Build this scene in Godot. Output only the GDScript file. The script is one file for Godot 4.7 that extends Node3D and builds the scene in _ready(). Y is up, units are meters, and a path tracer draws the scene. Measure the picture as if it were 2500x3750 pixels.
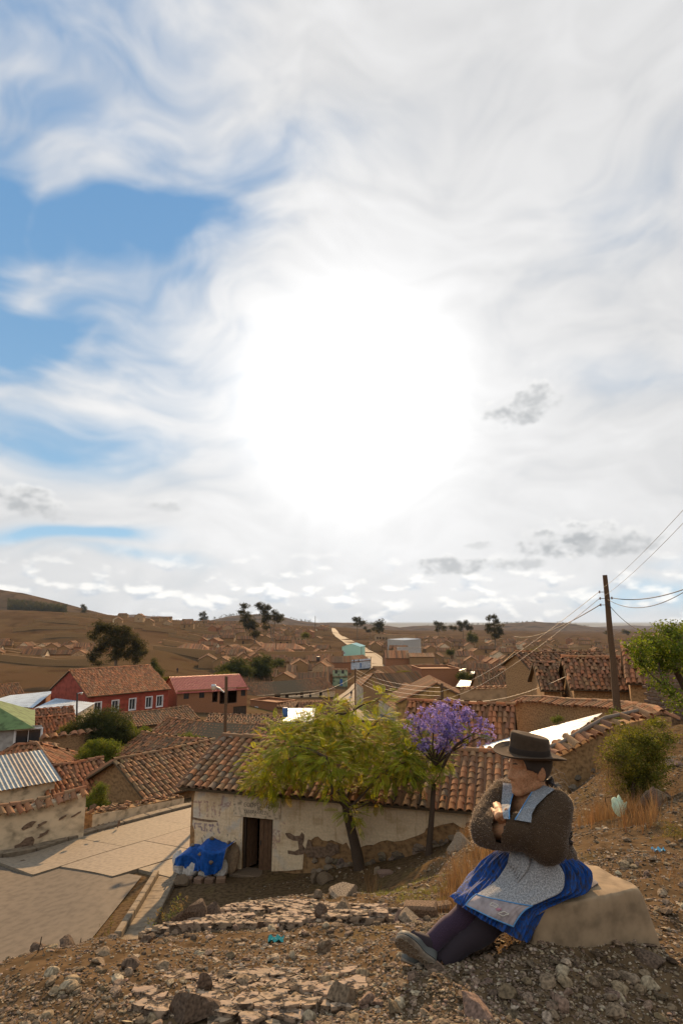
extends Node3D
# A hillside over an adobe town, backlit by a hazy sun: an old woman in a felt hat sits on a concrete block.

var M := {}            # materials
var T := {}            # textures
var names := {}
var cgrid := PackedFloat32Array()   # coarse ground heights over azimuth and log distance
const NA := 121
const ND := 90
const AZ0 := -PI
const LD0 := 0.0
const LD1 := 9.2
var nz_a := FastNoiseLite.new()
var nz_b := FastNoiseLite.new()
var nz_c := FastNoiseLite.new()
var rng := RandomNumberGenerator.new()

class MB:
	# collects triangles; corners are given anticlockwise as seen from outside
	var v := PackedVector3Array()
	var n := PackedVector3Array()
	var c := PackedColorArray()
	var t := PackedVector2Array()
	var i := PackedInt32Array()
	var col := Color.WHITE
	func vert(p: Vector3, nn: Vector3, uv := Vector2.ZERO) -> int:
		v.append(p); n.append(nn); c.append(col); t.append(uv)
		return v.size() - 1
	func tri(a: Vector3, b: Vector3, d: Vector3) -> void:
		var nn := (b - a).cross(d - a).normalized()
		var k := vert(a, nn); vert(b, nn); vert(d, nn)
		i.append(k); i.append(k + 2); i.append(k + 1)
	func quad(a: Vector3, b: Vector3, d: Vector3, e: Vector3) -> void:
		var nn := (d - a).cross(e - b).normalized()
		var k := vert(a, nn); vert(b, nn); vert(d, nn); vert(e, nn)
		for q in [0, 2, 1, 0, 3, 2]: i.append(k + q)
	func grid(rows: Array, close := false, flip := false, cols := []) -> void:
		# a smooth sheet through rows of points; rows go up when the columns run to the right as seen from outside
		var nr := rows.size()
		var nc: int = rows[0].size()
		var base := v.size()
		var nn := PackedVector3Array()
		nn.resize(nr * nc)
		for r in nr:
			for q in nc:
				var l: Vector3 = rows[r][(q - 1 + nc) % nc] if close else rows[r][maxi(q - 1, 0)]
				var g: Vector3 = rows[r][(q + 1) % nc] if close else rows[r][mini(q + 1, nc - 1)]
				var dn: Vector3 = rows[maxi(r - 1, 0)][q]
				var up: Vector3 = rows[mini(r + 1, nr - 1)][q]
				var x := (g - l).cross(up - dn)
				nn[r * nc + q] = (-x if flip else x).normalized()
		for r in nr:
			for q in nc:
				if cols.size(): col = cols[r]
				vert(rows[r][q], nn[r * nc + q], Vector2(float(q) / maxi(nc - 1, 1), 1.0 - float(r) / maxi(nr - 1, 1)))
		for r in nr - 1:
			for q in (nc if close else nc - 1):
				var a := base + r * nc + q
				var b := base + r * nc + (q + 1) % nc
				var d := b + nc
				var e := a + nc
				if flip:
					for k in [a, b, d, a, d, e]: i.append(k)
				else:
					for k in [a, d, b, a, e, d]: i.append(k)
	func box(ctr: Vector3, s: Vector3, bs := Basis(), bev := 0.0) -> void:
		var h := s * 0.5
		if bev <= 0.0:
			var p := []
			for k in 8: p.append(ctr + bs * Vector3(h.x if k & 1 else -h.x, h.y if k & 2 else -h.y, h.z if k & 4 else -h.z))
			quad(p[4], p[5], p[7], p[6]); quad(p[1], p[0], p[2], p[3]); quad(p[5], p[1], p[3], p[7])
			quad(p[0], p[4], p[6], p[2]); quad(p[6], p[7], p[3], p[2]); quad(p[0], p[1], p[5], p[4])
			return
		var f := func(x, y, z, ax): # corner sign and the axis of its face
			var q := Vector3(x * (h.x - (0.0 if ax == 0 else bev)), y * (h.y - (0.0 if ax == 1 else bev)), z * (h.z - (0.0 if ax == 2 else bev)))
			return ctr + bs * q
		for s1 in [-1, 1]:
			oriented(f.call(s1, -1, -1, 0), f.call(s1, 1, -1, 0), f.call(s1, 1, 1, 0), f.call(s1, -1, 1, 0), ctr)
			oriented(f.call(-1, s1, -1, 1), f.call(1, s1, -1, 1), f.call(1, s1, 1, 1), f.call(-1, s1, 1, 1), ctr)
			oriented(f.call(-1, -1, s1, 2), f.call(1, -1, s1, 2), f.call(1, 1, s1, 2), f.call(-1, 1, s1, 2), ctr)
			for s2 in [-1, 1]:
				oriented(f.call(s1, s2, -1, 0), f.call(s1, s2, 1, 0), f.call(s1, s2, 1, 1), f.call(s1, s2, -1, 1), ctr)
				oriented(f.call(s1, -1, s2, 0), f.call(s1, 1, s2, 0), f.call(s1, 1, s2, 2), f.call(s1, -1, s2, 2), ctr)
				oriented(f.call(-1, s1, s2, 1), f.call(1, s1, s2, 1), f.call(1, s1, s2, 2), f.call(-1, s1, s2, 2), ctr)
				for s3 in [-1, 1]:
					var a: Vector3 = f.call(s1, s2, s3, 0)
					var b: Vector3 = f.call(s1, s2, s3, 1)
					var d: Vector3 = f.call(s1, s2, s3, 2)
					if (b - a).cross(d - a).dot(a - ctr) > 0: tri(a, b, d)
					else: tri(a, d, b)
	func oriented(a: Vector3, b: Vector3, d: Vector3, e: Vector3, ctr: Vector3) -> void:
		if (d - a).cross(e - b).dot((a + d) * 0.5 - ctr) > 0: quad(a, b, d, e)
		else: quad(e, d, b, a)
	func tube(pts: Array, rad: Array, sides := 8, cap := true, squash := 1.0) -> void:
		var rows := []
		var side := Vector3.ZERO
		for k in pts.size():
			var d: Vector3 = (pts[mini(k + 1, pts.size() - 1)] - pts[maxi(k - 1, 0)]).normalized()
			if side == Vector3.ZERO: side = d.cross(Vector3.UP if absf(d.y) < 0.9 else Vector3.BACK).normalized()
			side = (side - d * side.dot(d)).normalized()
			var up := side.cross(d)
			var row := PackedVector3Array()
			for q in sides:
				var a := TAU * q / sides
				row.append(pts[k] + (side * cos(a) - up * sin(a) * squash) * rad[k])
			rows.append(row)
		grid(rows, true)
		if cap:
			for e in [0, pts.size() - 1]:
				for q in sides:
					if e == 0: tri(pts[0], rows[0][(q + 1) % sides], rows[0][q])
					else: tri(pts[e], rows[e][q], rows[e][(q + 1) % sides])
	func lathe(prof: Array, sides: int, xf := Transform3D()) -> void:
		# profile points (radius, height) from below upwards on the outside
		var rows := []
		for p in prof:
			var row := PackedVector3Array()
			for q in sides:
				var a := -TAU * q / sides
				row.append(xf * Vector3(cos(a) * p.x, p.y, sin(a) * p.x))
			rows.append(row)
		grid(rows, true)
	func poly(pts: PackedVector2Array, xf: Transform3D, depth: float) -> void:
		# a flat outline (x, y) with thickness along -z of xf
		if Geometry2D.is_polygon_clockwise(pts): pts.reverse()
		var idx := Geometry2D.triangulate_polygon(pts)
		for k in range(0, idx.size(), 3):
			var a := pts[idx[k]]; var b := pts[idx[k + 1]]; var d := pts[idx[k + 2]]
			if (b - a).cross(d - a) < 0:
				var z := b; b = d; d = z
			tri(xf * Vector3(a.x, a.y, 0), xf * Vector3(b.x, b.y, 0), xf * Vector3(d.x, d.y, 0))
			tri(xf * Vector3(a.x, a.y, -depth), xf * Vector3(d.x, d.y, -depth), xf * Vector3(b.x, b.y, -depth))
		for k in pts.size():
			var a := pts[k]; var b := pts[(k + 1) % pts.size()]
			quad(xf * Vector3(b.x, b.y, 0), xf * Vector3(a.x, a.y, 0), xf * Vector3(a.x, a.y, -depth), xf * Vector3(b.x, b.y, -depth))
	func rock(xf: Transform3D, r: RandomNumberGenerator, cuts := 9, rough := 0.06, sub := 2) -> void:
		# a faceted stone about one metre across before xf
		var s := SphereMesh.new()
		s.radial_segments = 8 * sub; s.rings = 4 * sub; s.radius = 0.5; s.height = 1.0
		var arr := s.get_mesh_arrays()
		var p: PackedVector3Array = arr[Mesh.ARRAY_VERTEX]
		var pl := []
		for k in cuts:
			var d := Vector3(r.randf_range(-1, 1), r.randf_range(-1, 1), r.randf_range(-1, 1)).normalized()
			pl.append([d, r.randf_range(0.22, 0.4)])
		var fn := FastNoiseLite.new()
		fn.seed = r.randi() % 9999; fn.frequency = 2.2
		for k in p.size():
			var q := p[k]
			for e in pl:
				var o: float = q.dot(e[0]) - e[1]
				if o > 0: q -= e[0] * o
			p[k] = xf * (q * (1.0 + rough * 2.0 * fn.get_noise_3dv(q)))
		var idx: PackedInt32Array = arr[Mesh.ARRAY_INDEX]
		for k in range(0, idx.size(), 3):
			var a := p[idx[k]]; var b := p[idx[k + 2]]; var d := p[idx[k + 1]]
			if (b - a).cross(d - a).length_squared() > 1e-14: tri(a, b, d)
	func mesh() -> ArrayMesh:
		var arr := []
		arr.resize(Mesh.ARRAY_MAX)
		arr[Mesh.ARRAY_VERTEX] = v; arr[Mesh.ARRAY_NORMAL] = n; arr[Mesh.ARRAY_COLOR] = c; arr[Mesh.ARRAY_TEX_UV] = t; arr[Mesh.ARRAY_INDEX] = i
		var m := ArrayMesh.new()
		m.add_surface_from_arrays(Mesh.PRIMITIVE_TRIANGLES, arr)
		return m

func lin(r: float, g: float, b: float) -> Color: return Color(r, g, b).linear_to_srgb()

func ntex(key: String, sd: int, freq: float, cols: Array, offs := [], oct := 4, kind := FastNoiseLite.TYPE_SIMPLEX_SMOOTH, size := 512, fractal := FastNoiseLite.FRACTAL_FBM, stretch := 1.0) -> Texture2D:
	if T.has(key): return T[key]
	var f := FastNoiseLite.new()
	f.seed = sd; f.frequency = freq; f.noise_type = kind; f.fractal_type = fractal; f.fractal_octaves = oct
	var t := NoiseTexture2D.new()
	t.width = size; t.height = int(size * stretch); t.seamless = true; t.noise = f
	var g := Gradient.new()
	if offs.is_empty():
		for k in cols.size(): offs.append(float(k) / maxi(cols.size() - 1, 1))
	g.offsets = PackedFloat32Array(offs)
	var pc := PackedColorArray()
	for c in cols: pc.append(c if c is Color else Color(c, c, c))
	g.colors = pc
	t.color_ramp = g
	T[key] = t
	return t

func mat(key: String, col: Color, rough := 0.9, o := {}) -> StandardMaterial3D:
	if M.has(key): return M[key]
	var m := StandardMaterial3D.new()
	m.resource_name = key
	m.albedo_color = col.linear_to_srgb()
	m.roughness = rough
	m.metallic = o.get("metal", 0.0)
	m.metallic_specular = o.get("spec", 0.3)
	m.vertex_color_use_as_albedo = o.get("vc", false)
	if o.has("tex"):
		m.albedo_texture = o.tex
	if o.has("detail"):
		m.detail_enabled = true; m.detail_albedo = o.detail; m.detail_blend_mode = BaseMaterial3D.BLEND_MODE_MUL
	if o.has("scale"):
		m.uv1_triplanar = true; m.uv1_world_triplanar = o.get("world", true)
		m.uv1_scale = o.scale if o.scale is Vector3 else Vector3.ONE * o.scale
	if o.has("hmap"):
		m.heightmap_enabled = true; m.heightmap_texture = o.hmap; m.heightmap_scale = o.get("hs", 1.0)
	if o.has("back"):
		m.backlight_enabled = true; m.backlight = Color(o.back, o.back, o.back).linear_to_srgb() if o.back is float else (o.back as Color).linear_to_srgb()
	if o.has("rim"):
		m.rim_enabled = true; m.rim = o.rim; m.rim_tint = o.get("rimtint", 0.5)
	if o.has("sss"):
		m.subsurf_scatter_enabled = true; m.subsurf_scatter_strength = o.sss
	m.cull_mode = BaseMaterial3D.CULL_DISABLED
	M[key] = m
	return m

func numbered(s: String) -> String:
	names[s] = names.get(s, 0) + 1
	return s if names[s] == 1 else "%s_%03d" % [s, names[s] - 1]

func tag(o: Node, label: String, category := "", group := "", kind := "") -> Node:
	o.set_meta("label", label)
	if category: o.set_meta("category", category)
	if group: o.set_meta("group", group)
	if kind: o.set_meta("kind", kind)
	return o

func thing(called: String, label: String, category: String, at := Vector3.ZERO, turn := 0.0, group := "") -> Node3D:
	var o := Node3D.new()
	o.name = numbered(called)
	add_child(o)
	o.position = at
	o.rotation.y = turn
	tag(o, label, category, group)
	return o

func part(called: String, mesh: Mesh, m: Material, parent: Node, at := Vector3.ZERO, stuff := false) -> MeshInstance3D:
	var o := MeshInstance3D.new()
	o.name = called
	o.mesh = mesh
	o.material_override = m
	o.position = at
	parent.add_child(o, true)
	if stuff: o.set_meta("kind", "stuff")
	return o

func solo(called: String, label: String, category: String, mesh: Mesh, m: Material, at := Vector3.ZERO, group := "", kind := "") -> MeshInstance3D:
	var o := MeshInstance3D.new()
	o.name = numbered(called)
	o.mesh = mesh
	o.material_override = m
	add_child(o)
	o.position = at
	tag(o, label, category, group, kind)
	return o

func struct(called: String, mesh: Mesh, m: Material, label := "", at := Vector3.ZERO) -> MeshInstance3D:
	var o := MeshInstance3D.new()
	o.name = numbered(called)
	o.mesh = mesh
	o.material_override = m
	add_child(o)
	o.position = at
	o.set_meta("kind", "structure")
	if label: o.set_meta("label", label)
	return o

func many(called: String, mesh: Mesh, m: Material, xf: Array, cols: Array, parent: Node, label := "") -> MultiMeshInstance3D:
	var mm := MultiMesh.new()
	mm.transform_format = MultiMesh.TRANSFORM_3D
	mm.use_colors = cols.size() > 0
	mm.mesh = mesh
	mm.instance_count = xf.size()
	for k in xf.size():
		mm.set_instance_transform(k, xf[k])
		if cols.size(): mm.set_instance_color(k, cols[k])
	var o := MultiMeshInstance3D.new()
	o.name = numbered(called) if parent == self else called
	o.multimesh = mm
	o.material_override = m
	parent.add_child(o, true)
	o.set_meta("kind", "stuff")
	if label: o.set_meta("label", label)
	return o

func vary(c: Color, r: RandomNumberGenerator, amt := 0.15) -> Color:
	var k := 1.0 + r.randf_range(-amt, amt)
	return Color(c.r * k, c.g * k * (1.0 + r.randf_range(-amt, amt) * 0.2), c.b * k * (1.0 + r.randf_range(-amt, amt) * 0.3))

# ---------------------------------------------------------------- camera, sky, sun
const SUN_AZ := 1.2
const SUN_EL := 21.5

func sun_dir() -> Vector3:
	var a := deg_to_rad(SUN_AZ)
	var e := deg_to_rad(SUN_EL)
	return Vector3(sin(a) * cos(e), sin(e), -cos(a) * cos(e))

func make_view() -> void:
	var cam := Camera3D.new()
	cam.name = "camera"
	add_child(cam)
	cam.position = Vector3(0, 1.55, 0)
	cam.rotation_degrees = Vector3(10.8, 0, 0)
	cam.fov = 82.87
	cam.near = 0.05
	cam.far = 20000.0
	cam.current = true
	var sun := DirectionalLight3D.new()
	sun.name = "sun"
	add_child(sun)
	sun.look_at_from_position(sun_dir() * 50.0, Vector3.ZERO)
	sun.light_color = Color(1.0, 0.82, 0.6)
	sun.light_energy = 1.6
	sun.light_angular_distance = 0.8
	sun.shadow_enabled = true
	var env := Environment.new()
	env.background_mode = Environment.BG_SKY
	var sky := Sky.new()
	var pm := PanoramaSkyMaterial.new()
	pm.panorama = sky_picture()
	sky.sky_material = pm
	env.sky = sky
	env.background_energy_multiplier = 1.0
	env.tonemap_mode = Environment.TONE_MAPPER_LINEAR
	env.tonemap_exposure = 1.35
	env.fog_enabled = true
	env.fog_density = 0.00004
	env.volumetric_fog_anisotropy = 0.6
	env.fog_light_color = Color(0.80, 0.89, 1.0)
	env.sdfgi_enabled = true
	env.ssao_enabled = true
	env.ssil_enabled = true
	var we := WorldEnvironment.new()
	we.name = "world"
	we.environment = env
	add_child(we)

var sky_n := []
const PUFFS := [[-29.5, 10.7, 3.3, 1.3, 0.85], [-27.0, 9.9, 2.0, 0.9, 0.75], [-17.2, 11.0, 2.0, 0.6, 0.5], [17.5, 19.8, 3.4, 1.3, 0.8], [19.5, 21.0, 2.6, 1.6, 0.7],
	[22.5, 7.6, 6.2, 1.7, 0.9], [26.0, 7.2, 4.0, 1.2, 0.8], [10.5, 5.6, 4.6, 1.0, 0.75], [17.0, 5.6, 3.2, 0.8, 0.6], [13.5, 7.4, 1.6, 0.5, 0.4]]

const CLEAR := [[-21.1, 35.1, 8.8, 2.5, -0.14, 0.72], [-28.8, 24.5, 6.8, 2.1, -0.66, 0.72], [-26.7, 17.1, 6.8, 2.4, -0.07, 0.60], [-32.3, 31.5, 3.7, 6.6, 0.00, 0.80], [-12.2, 40.3, 9.8, 2.2, -0.17, 0.32], [-27.6, 41.6, 9.0, 1.9, 0.14, 0.50], [-32.7, 45.4, 9.8, 3.1, 0.00, 0.45], [-27.5, 6.7, 5.6, 0.6, 0.00, 0.60], [-21.3, 4.9, 4.7, 0.5, 0.00, 0.30], [26.9, 4.0, 5.5, 1.1, 0.00, 0.42], [30.2, 6.4, 2.4, 0.7, 0.00, 0.30], [-16.0, 31.9, 4.4, 1.3, -0.35, 0.35], [-8.7, 27.4, 5.7, 1.0, 0.17, 0.20], [29.0, 21.9, 5.5, 1.4, 0.26, 0.14], [28.2, 36.2, 6.1, 3.1, 0.35, 0.12]]

func sky_color(az: float, el: float) -> Color:
	# az in degrees to the right of the town street, el in degrees above the horizon: air, thin high cloud, then low heaped cloud
	var ca := cos(deg_to_rad(el))
	var d := Vector3(sin(deg_to_rad(az)) * ca, sin(deg_to_rad(el)), -cos(deg_to_rad(az)) * ca)
	var g := rad_to_deg(acos(clampf(d.dot(sun_dir()), -1, 1)))
	var e := clampf(el, 0, 90)
	var up := 1.0 - exp(-e / 16.0)
	var air := Color(0.40, 0.60, 0.72).lerp(Color(0.085, 0.215, 0.42), up)
	# thin high cloud: noise on the dome, pulled out sideways and wrung a little
	var dome := Vector3(d.x, d.y * 1.5, d.z)
	var w := Vector3(sky_n[0].get_noise_3dv(dome * 90.0), sky_n[0].get_noise_3dv(dome * 90.0 + Vector3(70, 0, 0)), sky_n[0].get_noise_3dv(dome * 90.0 + Vector3(0, 70, 0)))
	var q := dome + w * 0.16
	var sk := Vector3(q.x * 0.8 + q.y * 0.55, q.y * 1.5 - q.x * 0.35, q.z)
	var broad: float = sky_n[0].get_noise_3dv(dome * 52.0 + Vector3(11, 5, 0))
	var s: float = sky_n[1].get_noise_3dv(sk * 120.0)
	var fine: float = sky_n[2].get_noise_3dv(sk * 420.0 + w * 30.0)
	var hole := 0.0
	if absf(az) < 75.0:
		for b in CLEAR:
			var x: float = az - b[0] + w.x * 5.0
			var y: float = el - b[1] + w.y * 4.0
			var u := (x * cos(b[4]) - y * sin(b[4])) / (b[2] as float)
			var v := (x * sin(b[4]) + y * cos(b[4])) / (b[3] as float)
			hole = maxf(hole, b[5] * exp(-(u * u + v * v) * 0.45))
		hole = maxf(hole, 0.34 * smoothstep(0.0, -24.0, az) * smoothstep(9.0, 22.0, el))
		hole *= smoothstep(75.0, 45.0, absf(az))
	hole += smoothstep(0.0, 0.45, broad) * 0.6 * smoothstep(30.0, 70.0, absf(az)) * smoothstep(4.0, 20.0, e)
	var veil := clampf(1.0 - hole * 1.36 + s * 0.75 * (0.3 + hole) + fine * 0.42 * (0.3 + hole), 0.06, 1.0)
	veil = smoothstep(0.0, 1.0, veil)
	var white := 0.56 + 0.085 * s + 0.055 * fine + 0.12 * exp(-pow(g / 21.0, 2)) + 0.05 * exp(-e / 10.0)
	white *= 1.0 + 0.45 * smoothstep(60.0, 130.0, g)     # unseen sky behind the viewer, brightened to lift the shaded walls
	var c := air.lerp(Color(white, white * 0.992, white * 0.988), veil * 0.97)
	# the sun through haze and thin cloud
	var glow := 5.0 * exp(-pow(g / 5.0, 2)) + 0.7 * exp(-pow(g / 7.0, 2)) + 0.10 * exp(-g / 11.0)
	c += Color(glow, glow * 0.985, glow * 0.95)
	# heaped cloud low over the horizon, lit from above and behind
	if el < 27.0 and el > -1.0:
		var lowm := smoothstep(8.0, 2.5, el)
		var f1: float = sky_n[3].get_noise_2d(az * 6.0, el * 15.0)
		var f2: float = sky_n[3].get_noise_2d(az * 6.0 + 1.5, (el + 0.6) * 15.0)
		var dens := smoothstep(0.0, 0.42, f1 + 0.12 * exp(-pow((el - 2.2) / 1.6, 2)) - 0.06) * lowm
		var lit := smoothstep(0.0, 1.0, clampf((f1 - f2) * 1.8 + 0.45, 0.0, 1.0))
		var base := Color(0.42, 0.47, 0.53).lerp(Color(0.86, 0.84, 0.80), lit)
		base += Color.WHITE * (0.25 * exp(-pow(g / 16.0, 2)))
		c = c.lerp(base, dens * 0.8)
		for p in PUFFS:
			var x: float = (az - p[0]) / p[2]
			var y: float = (el - p[1]) / p[3]
			var r2 := x * x + y * y
			if r2 < 4.0:
				var nn: float = sky_n[3].get_noise_2d(az * 11.0 + p[0] * 9.0, el * 20.0) + 0.35 * sky_n[3].get_noise_2d(az * 40.0, el * 60.0)
				var body := smoothstep(1.1, 0.1, r2 - nn * 1.2 + 0.1)
				var core := smoothstep(1.0, -0.3, r2 * 1.1 - nn * 1.1 + y * 0.4)
				c = c.lerp(Color(0.80, 0.79, 0.77), body * 0.7 * p[4])
				c = c.lerp(Color(0.34, 0.355, 0.37), core * p[4])
	return c

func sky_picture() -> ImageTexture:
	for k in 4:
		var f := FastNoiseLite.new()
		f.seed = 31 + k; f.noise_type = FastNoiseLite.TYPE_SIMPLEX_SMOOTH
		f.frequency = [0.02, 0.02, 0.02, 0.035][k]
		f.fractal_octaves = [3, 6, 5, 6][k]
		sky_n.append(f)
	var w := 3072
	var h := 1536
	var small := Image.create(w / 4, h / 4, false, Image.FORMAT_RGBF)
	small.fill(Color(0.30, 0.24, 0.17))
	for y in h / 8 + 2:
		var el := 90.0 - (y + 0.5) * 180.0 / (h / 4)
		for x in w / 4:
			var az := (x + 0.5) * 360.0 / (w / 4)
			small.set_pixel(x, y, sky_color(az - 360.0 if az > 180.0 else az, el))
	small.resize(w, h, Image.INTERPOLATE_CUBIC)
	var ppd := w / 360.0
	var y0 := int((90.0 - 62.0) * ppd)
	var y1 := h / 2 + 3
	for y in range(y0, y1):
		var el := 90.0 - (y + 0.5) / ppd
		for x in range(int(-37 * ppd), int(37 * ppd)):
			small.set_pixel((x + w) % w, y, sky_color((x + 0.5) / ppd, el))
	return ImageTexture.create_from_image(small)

# ---------------------------------------------------------------- the ground
func ctrl() -> PackedVector3Array:
	return PackedVector3Array([
		Vector3(0, 0.0, -1), Vector3(0, 0.02, -2.6), Vector3(-1.5, -0.02, -2.6), Vector3(1.4, 0.06, -2.6), Vector3(0, 1.2, 5), Vector3(-6, 0.6, 5), Vector3(6, 1.6, 5), Vector3(0, 5.5, 22), Vector3(-20, 3.5, 20), Vector3(20, 7, 20), Vector3(0, 22, 110), Vector3(-110, 14, 90), Vector3(110, 24, 90),
		Vector3(-7, -0.9, 0), Vector3(-14, -2.6, 1), Vector3(-26, -4.6, 2), Vector3(7, 0.55, 0), Vector3(16, 1.2, 0), Vector3(40, 2.2, 0), Vector3(-100, -4, 0), Vector3(100, 3, 0),
		Vector3(-1.933, -0.318, -3.700), Vector3(-1.696, -0.388, -4.000), Vector3(-1.552, -0.593, -4.500), Vector3(-1.363, -0.908, -5.300), Vector3(-1.059, -1.211, -6.400), Vector3(-0.446, -1.416, -7.000), Vector3(0.214, -1.487, -7.200),
		Vector3(0.855, -1.624, -8.000), Vector3(1.509, -2.015, -9.500), Vector3(2.339, -2.432, -12.000), Vector3(-0.708, -0.118, -3.100), Vector3(-0.327, -0.145, -3.150), Vector3(0.000, -0.254, -3.600), Vector3(-0.484, -0.618, -4.600), Vector3(-0.922, -0.425, -4.000),
		Vector3(-3.9,-2.75,-7), Vector3(-5.9,-4.3,-10), Vector3(-8.6,-5.65,-14), Vector3(-2.6,-3.2,-8.3), Vector3(-4.2,-5.1,-12), Vector3(-0.7,-3.4,-9.6), Vector3(-1,-4.7,-12), Vector3(-1.6,-5.35,-15), Vector3(1.2,-2.9,-9.6), Vector3(1.0,-4.1,-12.3), Vector3(0.8,-4.85,-15),
		Vector3(0.332, 0.064, -2.850), Vector3(0.866, 0.167, -2.900), Vector3(1.485, 0.066, -3.100), Vector3(1.040, 0.114, -2.920), Vector3(1.573, 0.018, -3.250), Vector3(2.118, -0.114, -4.300), Vector3(2.134, -0.406, -5.500), Vector3(1.215, -0.323, -4.400), Vector3(0.954, -0.636, -5.000), Vector3(3.661, -0.864, -8.000), Vector3(4.049, -0.454, -7.500), Vector3(4.852, -1.118, -11.000), Vector3(5.107, -2.474, -14.400), Vector3(7.184, -1.026, -14.000), Vector3(9.530, -1.145, -17.000), Vector3(2.933, -0.253, -5.500),
		Vector3(-4.811, -6.243, -20.300), Vector3(-3.429, -6.128, -20.000), Vector3(-2.100, -5.959, -19.600), Vector3(0.537, -5.427, -18.400), Vector3(2.412, -4.743, -17.500), Vector3(3.459, -3.891, -16.300), Vector3(6, -3.0, -17.6), Vector3(9, -2.3, -19), Vector3(12, -2.0, -19.5), Vector3(-4.5,-6.6,-26), Vector3(3,-6.3,-25), Vector3(8,-4.6,-26),
		Vector3(-7.533, -5.624, -14.400), Vector3(-10.488, -6.983, -25.500), Vector3(-8.253, -7.224, -30.000), Vector3(-12.300, -7.099, -24.000), Vector3(-7,-5.95,-18), Vector3(-12,-5.7,-15.5), Vector3(-13,-6.5,-22), Vector3(-16, -5.6, -14),
		Vector3(-20,-7.4,-33), Vector3(-9,-7.8,-36), Vector3(0,-7.9,-36), Vector3(8,-6.2,-36), Vector3(14,-3.8,-31), Vector3(22,-3.2,-30), Vector3(17,-4.2,-38), Vector3(-28,-8.5,-45), Vector3(-12,-8.9,-50), Vector3(0,-9.4,-50), Vector3(12,-8.0,-50), Vector3(26,-5.0,-46),
		Vector3(-34,-9.6,-76), Vector3(-14,-11,-84), Vector3(5,-13,-84), Vector3(24,-13,-80), Vector3(45,-9,-80), Vector3(-64,-10.6,-112), Vector3(-45,-11.4,-142), Vector3(-14,-17,-140), Vector3(4,-18.5,-150), Vector3(32,-18,-150), Vector3(75,-14,-150),
		Vector3(-110,-10,-170), Vector3(-120,-12,-250), Vector3(-60,-17,-250), Vector3(8,-20.5,-260), Vector3(60,-21,-260), Vector3(130,-20,-250), Vector3(18,-20.3,-400), Vector3(-90,-14,-420), Vector3(110,-22,-420), Vector3(220,-22,-420), Vector3(-240,-4,-420), Vector3(-190,1,-640), Vector3(-330,11,-600), Vector3(-90,-9,-650), Vector3(-5,-17,-620),
		Vector3(-40,-7,-1000), Vector3(-160,0,-1000), Vector3(-420,16,-1000), Vector3(120,-20,-900), Vector3(380,-23,-1000), Vector3(800,-23,-1200), Vector3(-900,30,-1500), Vector3(-300,6,-1700), Vector3(0,-12,-1700), Vector3(500,-25,-2200), Vector3(1500,-26,-2200), Vector3(0,-34,-3500), Vector3(2000,-52,-4500), Vector3(-2000,-20,-4500), Vector3(0,-95,-8500), Vector3(-6000,-60,-6000), Vector3(6000,-90,-6000),
		Vector3(-400,0,0), Vector3(400,0,0), Vector3(-3000,10,0), Vector3(3000,10,0), Vector3(0,60,400), Vector3(0,150,3000), Vector3(-3000,100,3000), Vector3(3000,100,3000), Vector3(-8000,50,0), Vector3(8000,50,0), Vector3(0,150,8500)])

func warp(x: float, z: float) -> Vector3:
	var d := sqrt(x * x + z * z)
	var l := log(1.0 + d)
	var a := atan2(x, -z)
	# a cone of log distance, so that azimuth stays continuous
	return Vector3(sin(a) * l, l * 0.35, -cos(a) * l)

func make_heights() -> void:
	for k in 3:
		var f: FastNoiseLite = [nz_a, nz_b, nz_c][k]
		f.seed = 5 + k; f.noise_type = FastNoiseLite.TYPE_SIMPLEX_SMOOTH
		f.frequency = [0.35, 1.7, 6.0][k]; f.fractal_octaves = 3
	var cp := ctrl()
	var nn := cp.size()
	var w := PackedVector3Array()
	for p in cp: w.append(warp(p.x, p.z))
	# heights are carried by a biharmonic spline with a plane under it
	var dim := nn + 4
	var a := []
	for r in dim:
		var row := PackedFloat64Array()
		row.resize(dim + 1)
		if r < nn:
			for q in nn: row[q] = w[r].distance_to(w[q])
			row[r] -= 0.002
			row[nn] = 1; row[nn + 1] = w[r].x; row[nn + 2] = w[r].y; row[nn + 3] = w[r].z
			row[dim] = cp[r].y
		else:
			for q in nn: row[q] = [1.0, w[q].x, w[q].y, w[q].z][r - nn]
		a.append(row)
	for p in dim:
		var best := p
		for r in range(p + 1, dim):
			if absf(a[r][p]) > absf(a[best][p]): best = r
		var sw = a[p]; a[p] = a[best]; a[best] = sw
		var rp: PackedFloat64Array = a[p]
		for r in range(p + 1, dim):
			var rr: PackedFloat64Array = a[r]
			var f := rr[p] / rp[p]
			if f != 0.0:
				for q in range(p, dim + 1): rr[q] -= f * rp[q]
				a[r] = rr
	var x := PackedFloat64Array()
	x.resize(dim)
	for r in range(dim - 1, -1, -1):
		var s: float = a[r][dim]
		for q in range(r + 1, dim): s -= a[r][q] * x[q]
		x[r] = s / a[r][r]
	cgrid.resize(NA * ND)
	for j in ND:
		var d := exp(LD0 + (LD1 - LD0) * j / (ND - 1)) - 1.0
		for k in NA:
			var az := coarse_az(k)
			var q := warp(sin(az) * d, -cos(az) * d)
			var s := x[nn] + x[nn + 1] * q.x + x[nn + 2] * q.y + x[nn + 3] * q.z
			for r in nn: s += x[r] * q.distance_to(w[r])
			cgrid[j * NA + k] = s

func coarse_az(k: int) -> float:
	var u := float(k) / (NA - 1) * 2.0 - 1.0     # finer ahead
	return PI * (0.35 * u + 0.65 * u * u * u)

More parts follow.
